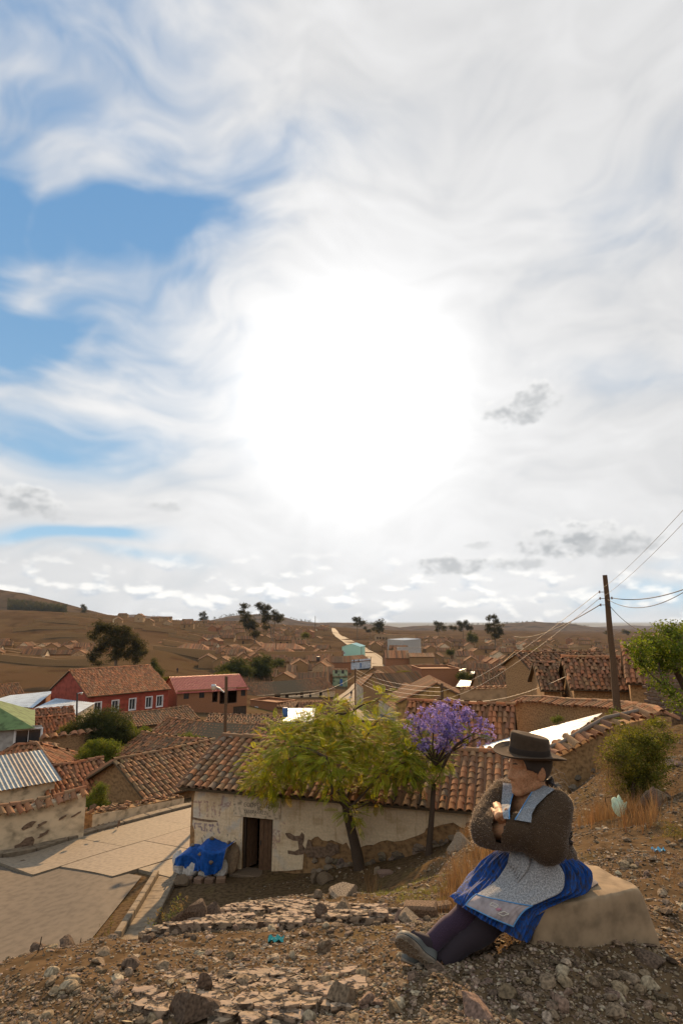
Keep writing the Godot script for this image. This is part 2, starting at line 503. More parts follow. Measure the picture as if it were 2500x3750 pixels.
func az_index(az: float) -> float:
	var t := az / PI
	var u := t
	for k in 6: u -= (0.35 * u + 0.65 * u * u * u - t) / (0.35 + 1.95 * u * u)
	return (u + 1.0) * 0.5 * (NA - 1)

func broad_y(x: float, z: float) -> float:
	var d := sqrt(x * x + z * z)
	var fj := clampf((log(1.0 + d) - LD0) / (LD1 - LD0) * (ND - 1), 0, ND - 1.001)
	var fk := clampf(az_index(atan2(x, -z)), 0, NA - 1.001)
	var j := int(fj)
	var k := int(fk)
	var tj := fj - j
	var tk := fk - k
	var a := lerpf(cgrid[j * NA + k], cgrid[j * NA + k + 1], tk)
	var b := lerpf(cgrid[(j + 1) * NA + k], cgrid[(j + 1) * NA + k + 1], tk)
	return lerpf(a, b, tj)

func paved(x: float, z: float) -> float:
	# 1 on the lower street and the house yard, 0 on open ground
	var q := Vector2(x, z) - SO
	var a := q.dot(SS)
	var t := q.dot(ST)
	return smoothstep(-20.0, -17.0, a) * smoothstep(22.0, 18.0, a) * smoothstep(-3.0, -1.2, t) * smoothstep(10.5, 8.5, t)

func gy(x: float, z: float) -> float:
	var d := sqrt(x * x + z * z)
	var y := broad_y(x, z)
	var p := 1.0 - paved(x, z)
	if d < 60.0:
		var near := smoothstep(60.0, 12.0, d)
		y += p * near * (0.16 * nz_a.get_noise_2d(x, z) * smoothstep(2.0, 8.0, d) + 0.035 * nz_b.get_noise_2d(x, z) * smoothstep(40.0, 9.0, d))
		if d < 14.0: y += p * 0.012 * nz_c.get_noise_2d(x, z)
	elif d > 90.0:
		y += smoothstep(90.0, 400.0, d) * 1.7 * nz_a.get_noise_2d(x * 0.03, z * 0.11)
	return y

func on(x: float, z: float, up := 0.0) -> Vector3: return Vector3(x, gy(x, z) + up, z)

func field_color(x: float, z: float, d: float) -> Color:
	# what grows or lies there: bare earth, dry grass, ploughed plots
	var earth := Color(0.145, 0.097, 0.053)
	if d < 60.0:
		var g := smoothstep(0.1, 0.6, nz_a.get_noise_2d(x * 1.4 + 40, z * 1.4))
		return earth.lerp(Color(0.14, 0.10, 0.047), g * 0.6)
	earth = Color(0.125, 0.08, 0.044)
	var k := nz_a.get_noise_2d(floor(x / 46.0) * 13.7 + 3.0, floor((z + x * 0.25) / 60.0) * 7.9)
	var strip := nz_a.get_noise_2d(x * 0.03, z * 0.22) + 0.5 * nz_b.get_noise_2d(x * 0.02, z * 0.12)
	var c := earth.lerp(Color(0.16, 0.105, 0.058), smoothstep(-0.5, 0.5, k)).lerp(Color(0.075, 0.047, 0.027), smoothstep(0.15, 0.5, strip) * 0.7)
	return c.lerp(Color(0.10, 0.095, 0.035), smoothstep(0.25, 0.55, nz_a.get_noise_2d(x * 0.08 + 9, z * 0.08)) * 0.5 * smoothstep(260.0, 120.0, d))

func make_ground() -> void:
	var ds := [0.0]
	var d := 0.35
	while d < 9000.0:
		ds.append(d)
		d *= 1.06 if d < 2.0 else 1.0125 if d < 12.0 else 1.026 if d < 60.0 else 1.04
	var az := []
	var a := -180.0
	while a < 180.0:
		az.append(deg_to_rad(a))
		a += 0.4 if absf(a + 0.2) < 40.0 else 1.5 if absf(a + 0.5) < 60.0 else 6.0
	az.append(PI)
	var mb := MB.new()
	var rows := []
	for r in ds.size():
		var row := PackedVector3Array()
		for q in az: row.append(on(sin(q) * ds[r], -cos(q) * ds[r]))
		rows.append(row)
	mb.grid(rows)
	for k in mb.v.size():
		var p := mb.v[k]
		mb.c[k] = field_color(p.x, p.z, sqrt(p.x * p.x + p.z * p.z))
	struct("ground", mb.mesh(), M.earth, "dry brown earth of the hillside, the town and the plain")

# ---------------------------------------------------------------- houses
const CLAY := [Color(0.50, 0.215, 0.095), Color(0.44, 0.205, 0.10), Color(0.36, 0.185, 0.095), Color(0.42, 0.245, 0.125), Color(0.55, 0.25, 0.115), Color(0.30, 0.165, 0.09)]

func clay(r: RandomNumberGenerator, tone := Color.WHITE) -> Color:
	var c: Color = CLAY[r.randi() % CLAY.size()]
	return vary(c, r, 0.2) * tone

func tile_row(mb: MB, o: Vector3, ux: Vector3, uy: Vector3, un: Vector3, s0: float, s1: float, r0: float, r1: float, seg := 4, lift := 0.0) -> void:
	# one half barrel from s0 up to s1 along uy
	var rows := [PackedVector3Array(), PackedVector3Array()]
	for e in 2:
		var rad := r0 if e == 0 else r1
		for k in seg + 1:
			var a := PI * k / seg
			rows[e].append(o + uy * (s0 if e == 0 else s1) - ux * cos(a) * rad + un * (sin(a) * rad * 0.85 + (lift if e == 0 else 0.0)))
	mb.grid(rows)

func tiled(mb: MB, o: Vector3, ux: Vector3, uy: Vector3, un: Vector3, w: float, s: float, r: RandomNumberGenerator, pitch := 0.27, tl := 0.36, hip := 0.0, tone := Color.WHITE, sag := 0.0) -> void:
	# a roof slope under barrel tiles: o lower left corner, ux along the eave, uy up the slope
	var n := maxi(2, int(round(w / pitch)))
	var p := w / n
	mb.col = Color(0.33, 0.19, 0.10) * tone
	var dk := -un * 0.05
	if hip > 0.0:
		var q := minf(hip, w * 0.49)
		mb.quad(o + dk, o + ux * w + dk, o + ux * (w - q) + uy * s + dk, o + ux * q + uy * s + dk)
	else:
		for k in 6:
			var f0 := k / 6.0
			var f1 := (k + 1) / 6.0
			var g0 := dk - un * sag * sin(PI * f0)
			var g1 := dk - un * sag * sin(PI * f1)
			mb.quad(o + ux * w * f0 + g0 * 1.0, o + ux * w * f1 + g1, o + ux * w * f1 + uy * s + g1, o + ux * w * f0 + uy * s + g0)
	for k in n:
		var x := (k + 0.5) * p
		var top := s
		if hip > 0.0: top = minf(s, minf(x, w - x) / hip * s)
		var oo := o + ux * (x + r.randf_range(-0.02, 0.02)) - un * sag * sin(PI * x / w)
		if tl <= 0.0:
			mb.col = clay(r, tone)
			tile_row(mb, oo, ux, uy, un, r.randf_range(-0.06, 0.03), top, p * 0.4, p * 0.38, 3)
			continue
		var y := r.randf_range(-0.07, 0.02)
		while y < top - tl * 0.3:
			mb.col = clay(r, tone)
			var sk := (ux * r.randf_range(-0.02, 0.02))
			tile_row(mb, oo + sk, ux, (uy + sk * 1.2).normalized(), un, y, minf(y + tl * 1.12, top), p * 0.41, p * 0.33, 3, 0.02)
			y += tl
	if hip <= 0.0: return

func ridge(mb: MB, a: Vector3, b: Vector3, r: RandomNumberGenerator, rad := 0.12, tl := 0.4, sag := 0.0, tone := Color.WHITE) -> void:
	var n := maxi(1, int(a.distance_to(b) / tl))
	var d := (b - a) / n
	var ux := d.normalized().cross(Vector3.UP).normalized()
	for k in n:
		mb.col = clay(r, tone)
		var q := a + d * k - Vector3.UP * sag * sin(PI * (k + 0.5) / n) + Vector3.UP * r.randf_range(-0.01, 0.015)
		tile_row(mb, q, ux, d.normalized(), Vector3.UP, 0, d.length() * 1.05, rad, rad * 0.85, 4)

func corrugated(mb: MB, a: Vector3, b: Vector3, c: Vector3, d: Vector3, amp := 0.02, pitch := 0.16, cols := []) -> void:
	# a ribbed metal sheet: a-b lower edge, d-c upper edge; ribs run from lower to upper edge
	var n := maxi(4, int(a.distance_to(b) / pitch) * 2)
	var un := (b - a).cross(d - a).normalized()
	var lo := PackedVector3Array()
	var hi := PackedVector3Array()
	for k in n + 1:
		var f := float(k) / n
		var h := un * (amp if k % 2 == 0 else -amp)
		lo.append(a.lerp(b, f) + h)
		hi.append(d.lerp(c, f) + h)
	for k in n:
		if cols.size(): mb.col = cols[int(k / 12.0) % cols.size()]
		mb.quad(lo[k], lo[k + 1], hi[k + 1], hi[k])

func face(mb: MB, o: Vector3, ux: Vector3, w: float, h: float, holes: Array, depth: float) -> void:
	# an upright wall face with openings [x, y, w, h]; reveals go back by depth
	var xs := [0.0, w]
	var ys := [0.0, h]
	var un := ux.cross(Vector3.UP)
	for q in holes:
		for k in [q[0], q[0] + q[2]]: if not xs.has(k): xs.append(k)
		for k in [q[1], q[1] + q[3]]: if not ys.has(k): ys.append(k)
	xs.sort(); ys.sort()
	for j in ys.size() - 1:
		for k in xs.size() - 1:
			var cx: float = (xs[k] + xs[k + 1]) / 2.0
			var cy: float = (ys[j] + ys[j + 1]) / 2.0
			var inside := false
			for q in holes:
				if cx > q[0] and cx < q[0] + q[2] and cy > q[1] and cy < q[1] + q[3]: inside = true
			if inside: continue
			mb.quad(o + ux * xs[k] + Vector3.UP * ys[j], o + ux * xs[k + 1] + Vector3.UP * ys[j], o + ux * xs[k + 1] + Vector3.UP * ys[j + 1], o + ux * xs[k] + Vector3.UP * ys[j + 1])
	for q in holes:
		var a: Vector3 = o + ux * q[0] + Vector3.UP * q[1]
		var b: Vector3 = a + ux * q[2]
		var c: Vector3 = b + Vector3.UP * q[3]
		var d: Vector3 = a + Vector3.UP * q[3]
		var g := -un * depth
		mb.quad(a, b, b + g, a + g); mb.quad(b, c, c + g, b + g); mb.quad(c, d, d + g, c + g); mb.quad(d, a, a + g, d + g)

func opening(root: Node3D, o: Vector3, ux: Vector3, q: Array, kind: String, far := false) -> void:
	# the door or window that fills a hole; o is the hole's lower left corner in the wall face
	var un := ux.cross(Vector3.UP)
	var bs := Basis(ux, Vector3.UP, un)
	var w: float = q[2]
	var h: float = q[3]
	var f := 0.06 if not far else 0.1
	var mb := MB.new()
	var c := o + ux * w / 2 + Vector3.UP * h / 2 - un * 0.1
	if kind.begins_with("door"):
		var n := 1 if far else maxi(2, int(w / 0.28))
		for k in n:
			mb.box(o + ux * (w * (k + 0.5) / n) + Vector3.UP * h / 2 - un * 0.12, Vector3(w / n - 0.012, h - 0.03, 0.05), bs, 0.0 if far else 0.006)
		var p := part("door", mb.mesh(), M[{"door": "old_wood", "door_g": "green_paint", "door_b": "blue_paint", "door_r": "rust_wood"}.get(kind, "old_wood")], root)
		if not far:
			var kb := MB.new()
			kb.box(o + ux * w * 0.85 + Vector3.UP * h * 0.5 - un * 0.085, Vector3(0.03, 0.1, 0.03), bs)
			part("handle", kb.mesh(), M.iron, p)
		return
	var white := kind == "window_w"
	var fr: Material = M.white_paint if white else M.old_wood if kind == "window" else M.iron
	for s in [-1, 1]:
		mb.box(c + ux * s * (w / 2 - f / 2), Vector3(f, h, 0.07), bs)
		mb.box(c + Vector3.UP * s * (h / 2 - f / 2), Vector3(w - f * 2.0, f, 0.068), bs)
	if kind == "void": fr = M.old_wood
	else: mb.box(c, Vector3(f * 0.7, h - f * 2.0, 0.06), bs)
	if white: # the painted surround stands proud of the wall
		var g := 0.09
		var e := o + ux * w / 2 + Vector3.UP * h / 2 + un * 0.015
		for s in [-1, 1]:
			mb.box(e + ux * s * (w / 2 + g / 2), Vector3(g, h + g * 2, 0.05), bs)
			mb.box(e + Vector3.UP * s * (h / 2 + g / 2), Vector3(w, g, 0.048), bs)
	var wn := part("window", mb.mesh(), fr, root)
	if kind == "void": return      # an open hole into the hollow house
	var pb := MB.new()
	pb.box(c - un * 0.03, Vector3(w - 0.01, h - 0.01, 0.012), bs)
	part("pane", pb.mesh(), M.dark_glass, wn)

func gable(called: String, label: String, a: Vector3, b: Vector3, w: float, rise: float, o := {}) -> Node3D:
	# a house from its front eave a-b (left to right); it goes back by w; front normal is towards the viewer's side
	var ux := Vector3(b.x - a.x, 0, b.z - a.z)
	var L := ux.length()
	ux = ux.normalized()
	var un := ux.cross(Vector3.UP)
	var ey := (a.y + b.y) / 2.0
	var g := INF
	for p in [a, b, a - un * w, b - un * w]: g = minf(g, gy(p.x, p.z))
	var h: float = o.get("h", maxf(ey - g + 0.25, 1.6))
	var root := thing(called, label, o.get("cat", "house"), Vector3(a.x, ey - h, a.z), atan2(-ux.z, ux.x), o.get("group", ""))
	var r := RandomNumberGenerator.new()
	r.seed = o.get("seed", int(absf(a.x * 131 + a.z * 17)))
	house_body(root, L, w, h, rise, r, o)
	return root

func house_body(root: Node3D, L: float, w: float, h: float, rise: float, r: RandomNumberGenerator, o: Dictionary) -> void:
	var X := Vector3.RIGHT
	var far: bool = o.get("far", false)
	var shed: bool = o.get("shed", false)
	var flat: bool = o.get("flat", false)
	var hip: float = o.get("hip", 0.0)
	var tone: Color = o.get("tone", Color.WHITE)
	var rf := 1.0 if shed else 0.5
	var holes := {"f": [], "l": [], "r": []}
	for q in o.get("holes", []): holes[q[0]].append([q[1], q[2], q[3], q[4]])
	var mb := MB.new()
	face(mb, Vector3.ZERO, X, L, h, holes.f, 0.2)
	face(mb, Vector3(0, 0, -w), Vector3.BACK, w, h, holes.l, 0.2)
	face(mb, Vector3(L, 0, 0), Vector3.FORWARD, w, h, holes.r, 0.2)
	var hb := h + (rise if shed else 0.0)
	mb.quad(Vector3(L, 0, -w), Vector3(0, 0, -w), Vector3(0, hb, -w), Vector3(L, hb, -w))
	if flat:
		mb.quad(Vector3(0, h - 0.3, 0), Vector3(L, h - 0.3, 0), Vector3(L, h - 0.3, -w), Vector3(0, h - 0.3, -w))
	elif hip <= 0.0:
		var t := Vector3(0, h + rise, -w * rf)
		for e in [0.0, L]:
			var k := Vector3(e, 0, 0)
			if shed:
				if e == 0.0: mb.tri(k + Vector3(0, h, -w), k + Vector3(0, h, 0), k + t)
				else: mb.tri(k + Vector3(0, h, 0), k + Vector3(0, h, -w), k + t)
			elif e == 0.0: mb.tri(k + Vector3(0, h, -w), k + Vector3(0, h, 0), k + t)
			else: mb.tri(k + Vector3(0, h, 0), k + Vector3(0, h, -w), k + t)
	part("wall", mb.mesh(), M[o.get("wall", "adobe")], root)
	for q in o.get("holes", []):
		var at := Vector3(q[1], q[2], 0)
		var ax := X
		if q[0] == "l": at = Vector3(0, q[2], -w + q[1]); ax = Vector3.BACK
		if q[0] == "r": at = Vector3(L, q[2], -q[1]); ax = Vector3.FORWARD
		opening(root, at, ax, [0, 0, q[3], q[4]], q[5], far)
	if flat:
		var pb := MB.new()
		pb.box(Vector3(L / 2, h + 0.06, 0.0), Vector3(L + 0.1, 0.12, 0.34)); pb.box(Vector3(L / 2, h + 0.06, -w), Vector3(L + 0.1, 0.12, 0.3))
		for e in [0.0, L]: pb.box(Vector3(e, h + 0.058, -w / 2), Vector3(0.3, 0.12, w - 0.32))
		part("parapet", pb.mesh(), M[o.get("wall", "adobe")], root)
		return
	# roof
	var oh: float = o.get("eave", 0.32)
	var go: float = o.get("verge", 0.22)
	var run := w * rf
	var sl := sqrt(run * run + rise * rise)
	var sn := rise / sl
	var cs := run / sl
	var s := sl + oh / cs
	var lift := 0.06
	var kind: String = o.get("roof", "tile")
	var rb := MB.new()
	var tb := MB.new()
	var slopes := [[Vector3(-go, h - oh * sn / cs + lift, oh), X, Vector3(0, sn, -cs), L + go * 2]]
	if not shed: slopes.append([Vector3(L + go, h - oh * sn / cs + lift, -w - oh), -X, Vector3(0, sn, cs), L + go * 2])
	var hipw := 0.0
	if hip > 0.0:
		hipw = hip
		var q := w / 2.0 + oh
		var hs := sqrt(hip * hip + pow(rise + oh * sn / cs, 2))
		var hn := (rise + oh * sn / cs) / hs
		var hc := hip / hs
		var y0 := h - oh * sn / cs + lift
		slopes.append([Vector3(-go, y0, -w - oh), Vector3.BACK, Vector3(hc, hn, 0), q * 2, hs])
		slopes.append([Vector3(L + go, y0, oh), Vector3.FORWARD, Vector3(-hc, hn, 0), q * 2, hs])
	for k in slopes.size():
		var e: Array = slopes[k]
		var un: Vector3 = e[1].cross(e[2])
		var len: float = e[4] if e.size() > 4 else s
		var hw: float = (e[3] / 2.0 if e.size() > 4 else hipw)
		var c0: Vector3 = e[0]
		var ex: Vector3 = e[1] * e[3]
		var ey: Vector3 = e[2] * len
		var p0 := c0; var p1 := c0 + ex; var p2 = c0 + ex - e[1] * hw + ey; var p3: Vector3 = c0 + e[1] * hw + ey
		if kind == "tin" or kind == "metal":
			if hw > 0.0:
				tb.quad(p0, p1, p2, p3)
			else: corrugated(tb, p0, p1, p2, p3, 0.02, 0.2, o.get("sheet", []))
			continue
		# boards under the tiles
		rb.col = Color.WHITE
		var th := -un * 0.06
		rb.quad(p3 + th * 1.7, p2 + th * 1.7, p1 + th * 1.7, p0 + th * 1.7)
		rb.quad(p0 + th * 1.7, p1 + th * 1.7, p1 - un * 0.02, p0 - un * 0.02)
		if hw <= 0.0:
			rb.quad(p1 + th * 1.7, p2 + th * 1.7, p2 - un * 0.02, p1 - un * 0.02); rb.quad(p3 + th * 1.7, p0 + th * 1.7, p0 - un * 0.02, p3 - un * 0.02)
		if k == 1 and not shed and not o.get("back", false) or (k == 2 and hip > 0.0 and a_left(root)):
			tiled(tb, c0, e[1], e[2], un, e[3], len, r, maxf(o.get("pitch", 0.3), 0.6), 0.0, hw, tone, o.get("sag", 0.05))
		else:
			tiled(tb, c0, e[1], e[2], un, e[3], len, r, o.get("pitch", 0.3), o.get("tl", 0.0 if far else 0.4), hw, tone, o.get("sag", 0.05))
	if kind == "tin" or kind == "metal":
		part("roof", tb.mesh(), M[o.get("roofmat", "tin")], root)
		return
	var rf_part := part("roof", rb.mesh(), M.reed, root)
	part("tile_courses", tb.mesh(), M[o.get("tilemat", "clay")], rf_part, Vector3.ZERO, true)
	if not shed:
		var eb := MB.new()
		var y := h + rise + lift + 0.02
		ridge(eb, Vector3(-go + hipw, y, -w / 2), Vector3(L + go - hipw, y, -w / 2), r, 0.13, 0.42, o.get("sag", 0.05), tone)
		if hip > 0.0:
			for e in [[-go, oh], [-go, -w - oh], [L + go, oh], [L + go, -w - oh]]:
				var top := Vector3(-go + hipw if e[0] < 0 else L + go - hipw, y, -w / 2)
				ridge(eb, Vector3(e[0], h - oh * sn / cs + lift + 0.02, e[1]), top, r, 0.11, 0.42, 0.0, tone)
		part("ridge_tiles", eb.mesh(), M[o.get("tilemat", "clay")], rf_part, Vector3.ZERO, true)

func a_left(_n: Node) -> bool: return false

func gend(called: String, label: String, c: Vector3, w: float, h: float, rise: float, L: float, turn: float, o := {}) -> Node3D:
	# a house whose gable end at c faces the viewer, running back by L; turn in degrees to the right
	var d := Vector3(sin(deg_to_rad(turn)), 0, -cos(deg_to_rad(turn)))
	var rt := d.cross(Vector3.UP)
	var a := c + rt * w / 2
	var y := c.y + h
	return gable(called, label, Vector3(a.x, y, a.z), Vector3(a.x + d.x * L, y, a.z + d.z * L), w, rise, o)

func tin_shed(called: String, label: String, p: Array, m: String, wall: String, o := {}) -> Node3D:
	# four roof corners (front left, front right, back right, back left), sheets running front to back, walls down to the ground
	var root := thing(called, label, o.get("cat", "shed"), Vector3(p[0].x, minf(gy(p[0].x, p[0].z), gy(p[1].x, p[1].z)) - 0.2, p[0].z))
	var q := []
	for k in p: q.append(k - root.position)
	var tb := MB.new()
	if o.has("turn"): corrugated(tb, q[1], q[2], q[3], q[0], o.get("amp", 0.02), o.get("pitch", 0.2))
	else: corrugated(tb, q[0], q[1], q[2], q[3], o.get("amp", 0.02), o.get("pitch", 0.2), o.get("sheet", []))
	part("roof", tb.mesh(), M[m], root)
	var mb := MB.new()
	var cen: Vector3 = (q[0] + q[1] + q[2] + q[3]) / 4
	var s := []
	for k in q: s.append(cen + (k - cen) * 0.95 - Vector3.UP * 0.08)
	for k in 4:
		var a: Vector3 = s[k]
		var b: Vector3 = s[(k + 1) % 4]
		mb.quad(Vector3(a.x, minf(0, a.y - 2), a.z), Vector3(b.x, minf(0, b.y - 2), b.z), b, a)
	part("wall", mb.mesh(), M[wall], root)
	if o.has("purlins"):
		for k in o.purlins:
			var f: float = (k + 0.5) / o.purlins
			var pb := MB.new()
			pb.tube([q[0].lerp(q[3], f) - Vector3.UP * 0.07, q[1].lerp(q[2], f) - Vector3.UP * 0.07], [0.05, 0.05], 5)
			part("purlin", pb.mesh(), M.old_wood, root)
	return root

func mud_wall(called: String, label: String, base: Array, heights: Array, thick: float, m: String, o := {}) -> Node3D:
	# a free-standing wall along base points, each with its own height; its cap of tiles, loose on top, are parts
	var root := thing(called, label, "wall", base[0])
	var r := RandomNumberGenerator.new()
	r.seed = int(absf(base[0].x * 37 + base[0].z * 11))
	var mb := MB.new()
	var fr := [] ; var bk := [] ; var lo := [] ; var lb := []
	var n: int = base.size()
	var sides := []
	for k in n:
		var d: Vector3 = base[mini(k + 1, n - 1)] - base[maxi(k - 1, 0)]
		d.y = 0
		sides.append(d.normalized().cross(Vector3.UP))
	for k in n:
		var p: Vector3 = base[k] - root.position
		var u: Vector3 = sides[k] * thick / 2
		var hh = Vector3.UP * heights[k]
		lo.append(p + u * 1.15 - Vector3.UP * 0.4); fr.append(p + u + hh); bk.append(p - u + hh); lb.append(p - u * 1.15 - Vector3.UP * 0.4)
	for k in n - 1:
		mb.quad(lo[k], lo[k + 1], fr[k + 1], fr[k]); mb.quad(fr[k], fr[k + 1], bk[k + 1], bk[k]); mb.quad(bk[k], bk[k + 1], lb[k + 1], lb[k])
	mb.quad(lb[0], lo[0], fr[0], bk[0]); mb.quad(lo[n - 1], lb[n - 1], bk[n - 1], fr[n - 1])
	part("wall_face", mb.mesh(), M[m], root)
	if o.has("cap"):
		var pitch: float = o.get("pitch", 0.3)
		var out: float = o.get("out", 0.28)
		for k in n - 1:
			var a: Vector3 = (fr[k] + bk[k]) / 2
			var b: Vector3 = (fr[k + 1] + bk[k + 1]) / 2
			var cnt := maxi(1, int(a.distance_to(b) / pitch))
			var ux := (b - a).normalized()
			for q in cnt:
				for s in ([1.0, -1.0] if o.get("both", true) else [1.0]):
					var at: Vector3 = a.lerp(b, (q + 0.5 + r.randf_range(-0.1, 0.1)) / cnt)
					var uo: Vector3 = sides[k] * s
					var tb := MB.new()
					tb.col = clay(r, o.get("tone", Color.WHITE))
					var dn := (uo * cos(0.42) - Vector3.UP * sin(0.42) + ux * r.randf_range(-0.15, 0.15)).normalized()
					var len := (thick / 2 + out) * r.randf_range(0.92, 1.1)
					var tx := dn.cross(Vector3.UP).normalized()
					half_tile(tb, -tx, -dn, tx.cross(dn).normalized() * 1.0, len, pitch * 0.47, pitch * 0.36)
					part("tile", tb.mesh(), M.clay, root, at + dn * len + Vector3.UP * 0.12)
			if o.get("crest", true):
				var cc := maxi(1, int(a.distance_to(b) / 0.4))
				for q in cc:
					var tb := MB.new()
					tb.col = clay(r, o.get("tone", Color.WHITE))
					half_tile(tb, ux.cross(Vector3.UP), ux, Vector3.UP, 0.44, 0.12, 0.1)
					part("tile", tb.mesh(), M.clay, root, a.lerp(b, float(q) / cc) + Vector3.UP * (0.13 + r.randf_range(0, 0.03)))
	return root

func half_tile(mb: MB, ux: Vector3, uy: Vector3, un: Vector3, len: float, r0: float, r1: float, thick := 0.018, seg := 5) -> void:
	# a clay barrel tile with thickness, lower end at the origin, running up along uy
	if ux.cross(uy).dot(un) < 0: ux = -ux
	var ring := func(s: float, rad: float) -> PackedVector3Array:
		var p := PackedVector3Array()
		for k in seg + 1:
			var a := PI * k / seg
			p.append(uy * s - ux * cos(a) * rad + un * sin(a) * rad * 0.9)
		return p
	mb.grid([ring.call(0.0, r0), ring.call(len, r1)])
	mb.grid([ring.call(0.0, r0 - thick), ring.call(len, r1 - thick)], false, true)
	var a: PackedVector3Array = ring.call(0.0, r0)
	var b: PackedVector3Array = ring.call(0.0, r0 - thick)
	for k in seg: mb.quad(b[k], b[k + 1], a[k + 1], a[k])

# ---------------------------------------------------------------- the long house below the slope
const HA := Vector3(-4.87, -3.6, -20.3)
const HX := Vector3(0.9635, 0, 0.2677)
const HY0 := -6.5
const HL := 11.3

func hw(u: float, v: float, out := 0.0) -> Vector3:   # a point on the front wall: u along, v up from the footing
	return Vector3(HA.x, HY0, HA.z) + HX * u + Vector3.UP * v + HX.cross(Vector3.UP) * out

func wall_print() -> ImageTexture:
	# whitewash with faded painted slogans, rain streaks and grime
	var w := 1200
	var h := 300
	var im := Image.create(w, h, false, Image.FORMAT_RGB8)
	var f := FastNoiseLite.new(); f.seed = 9; f.frequency = 0.012; f.fractal_octaves = 5
	var f2 := FastNoiseLite.new(); f2.seed = 10; f2.frequency = 0.11; f2.fractal_octaves = 3
	var base := Color(0.74, 0.575, 0.365)
	var dirty := Color(0.52, 0.36, 0.2)
	for y in h:
		for x in w:
			var n := f.get_noise_2d(x, y * 1.2)
			var st := f.get_noise_2d(x * 5.0, y * 0.5 + 400)
			var k := smoothstep(0.05, 0.6, n) * 0.6 + smoothstep(0.2, 0.6, st) * 0.5
			var c := base.lerp(dirty, clampf(k, 0, 1))
			c = c * (0.93 + 0.14 * f2.get_noise_2d(x, y))
			if x < 420: c = c.lerp(Color(0.48, 0.47, 0.43), smoothstep(0.0, 0.45, f.get_noise_2d(x + 900, y)) * 0.55 * smoothstep(420.0, 250.0, x))
			im.set_pixel(x, y, c.linear_to_srgb())
	var red := Color(0.30, 0.17, 0.15)
	var vio := Color(0.22, 0.16, 0.18)
	var ink := Color(0.16, 0.13, 0.11)
	# strokes: from, to (u, v in metres), width, colour, how much is left
	var s := []
	for q in [[Vector2(0.12, 2.34), Vector2(0.59, 2.38)], [Vector2(0.31, 2.33), Vector2(0.33, 1.91)], [Vector2(0.59, 2.38), Vector2(0.61, 1.92)], [Vector2(0.77, 2.23), Vector2(0.78, 1.95)], [Vector2(0.82, 2.36), Vector2(0.90, 1.96)], [Vector2(1.14, 2.58), Vector2(1.02, 2.01)], [Vector2(1.01, 2.29), Vector2(1.39, 2.42)], [Vector2(1.39, 2.42), Vector2(1.37, 2.32)], [Vector2(1.08, 2.28), Vector2(1.39, 2.32)]]:
		s.append([q[0], q[1], 0.055, red, 0.5])
	for q in [[Vector2(0.17, 1.70), Vector2(0.18, 1.56)], [Vector2(0.17, 1.70), Vector2(0.37, 1.70)], [Vector2(0.18, 1.62), Vector2(0.37, 1.62)], [Vector2(0.41, 1.71), Vector2(0.42, 1.54)], [Vector2(0.42, 1.54), Vector2(0.53, 1.52)], [Vector2(0.53, 1.70), Vector2(0.53, 1.52)], [Vector2(0.60, 1.71), Vector2(0.61, 1.50)], [Vector2(0.60, 1.71), Vector2(0.72, 1.68)], [Vector2(0.72, 1.70), Vector2(0.73, 1.54)], [Vector2(0.80, 1.71), Vector2(0.77, 1.53)], [Vector2(0.80, 1.71), Vector2(0.89, 1.68)], [Vector2(0.96, 1.78), Vector2(1.01, 1.60)], [Vector2(0.99, 1.59), Vector2(1.05, 1.50)]]:
		s.append([q[0], q[1], 0.05, vio, 0.62])
	for q in [[Vector2(2.88, 1.74), Vector2(2.89, 1.22)], [Vector2(2.95, 1.75), Vector2(2.96, 1.23)], [Vector2(2.95, 1.72), Vector2(3.08, 1.71)], [Vector2(3.08, 1.71), Vector2(3.08, 1.43)], [Vector2(2.95, 1.42), Vector2(3.08, 1.43)], [Vector2(1.92, 2.08), Vector2(1.97, 2.08)]]:
		s.append([q[0], q[1], 0.05, red, 0.5])
	var r := RandomNumberGenerator.new()
	r.seed = 4
	for k in 26:
		var p := Vector2(r.randf_range(0.12, 1.8), r.randf_range(0.75, 1.5))
		s.append([p, p + Vector2(r.randf_range(-0.04, 0.1), r.randf_range(-0.16, -0.03)), r.randf_range(0.02, 0.04), ink, 0.5])
	for k in 14:
		var p := Vector2(r.randf_range(2.95, 4.0), r.randf_range(1.5, 2.1))
		s.append([p, p + Vector2(r.randf_range(-0.04, 0.06), r.randf_range(-0.15, -0.03)), r.randf_range(0.015, 0.03), red, 0.35])
	for e in s:
		var a: Vector2 = e[0]; var b: Vector2 = e[1]
		var g: float = e[2]
		for y in range(maxi(0, int((2.95 - maxf(a.y, b.y) - g) / 2.95 * h)), mini(h, int((2.95 - minf(a.y, b.y) + g) / 2.95 * h) + 1)):
			for x in range(maxi(0, int((minf(a.x, b.x) - g) / HL * w)), mini(w, int((maxf(a.x, b.x) + g) / HL * w) + 1)):
				var p := Vector2((x + 0.5) / w * HL, 2.95 - (y + 0.5) / h * 2.95)
				var q := Geometry2D.get_closest_point_to_segment(p, a, b)
				if p.distance_to(q) > g * 0.62: continue
				var k: float = e[4] * smoothstep(-0.35, 0.12, f2.get_noise_2d(x * 0.7, y * 0.7))
				im.set_pixel(x, y, im.get_pixel(x, y).lerp((e[3] as Color).linear_to_srgb(), k))
	return ImageTexture.create_from_image(im)

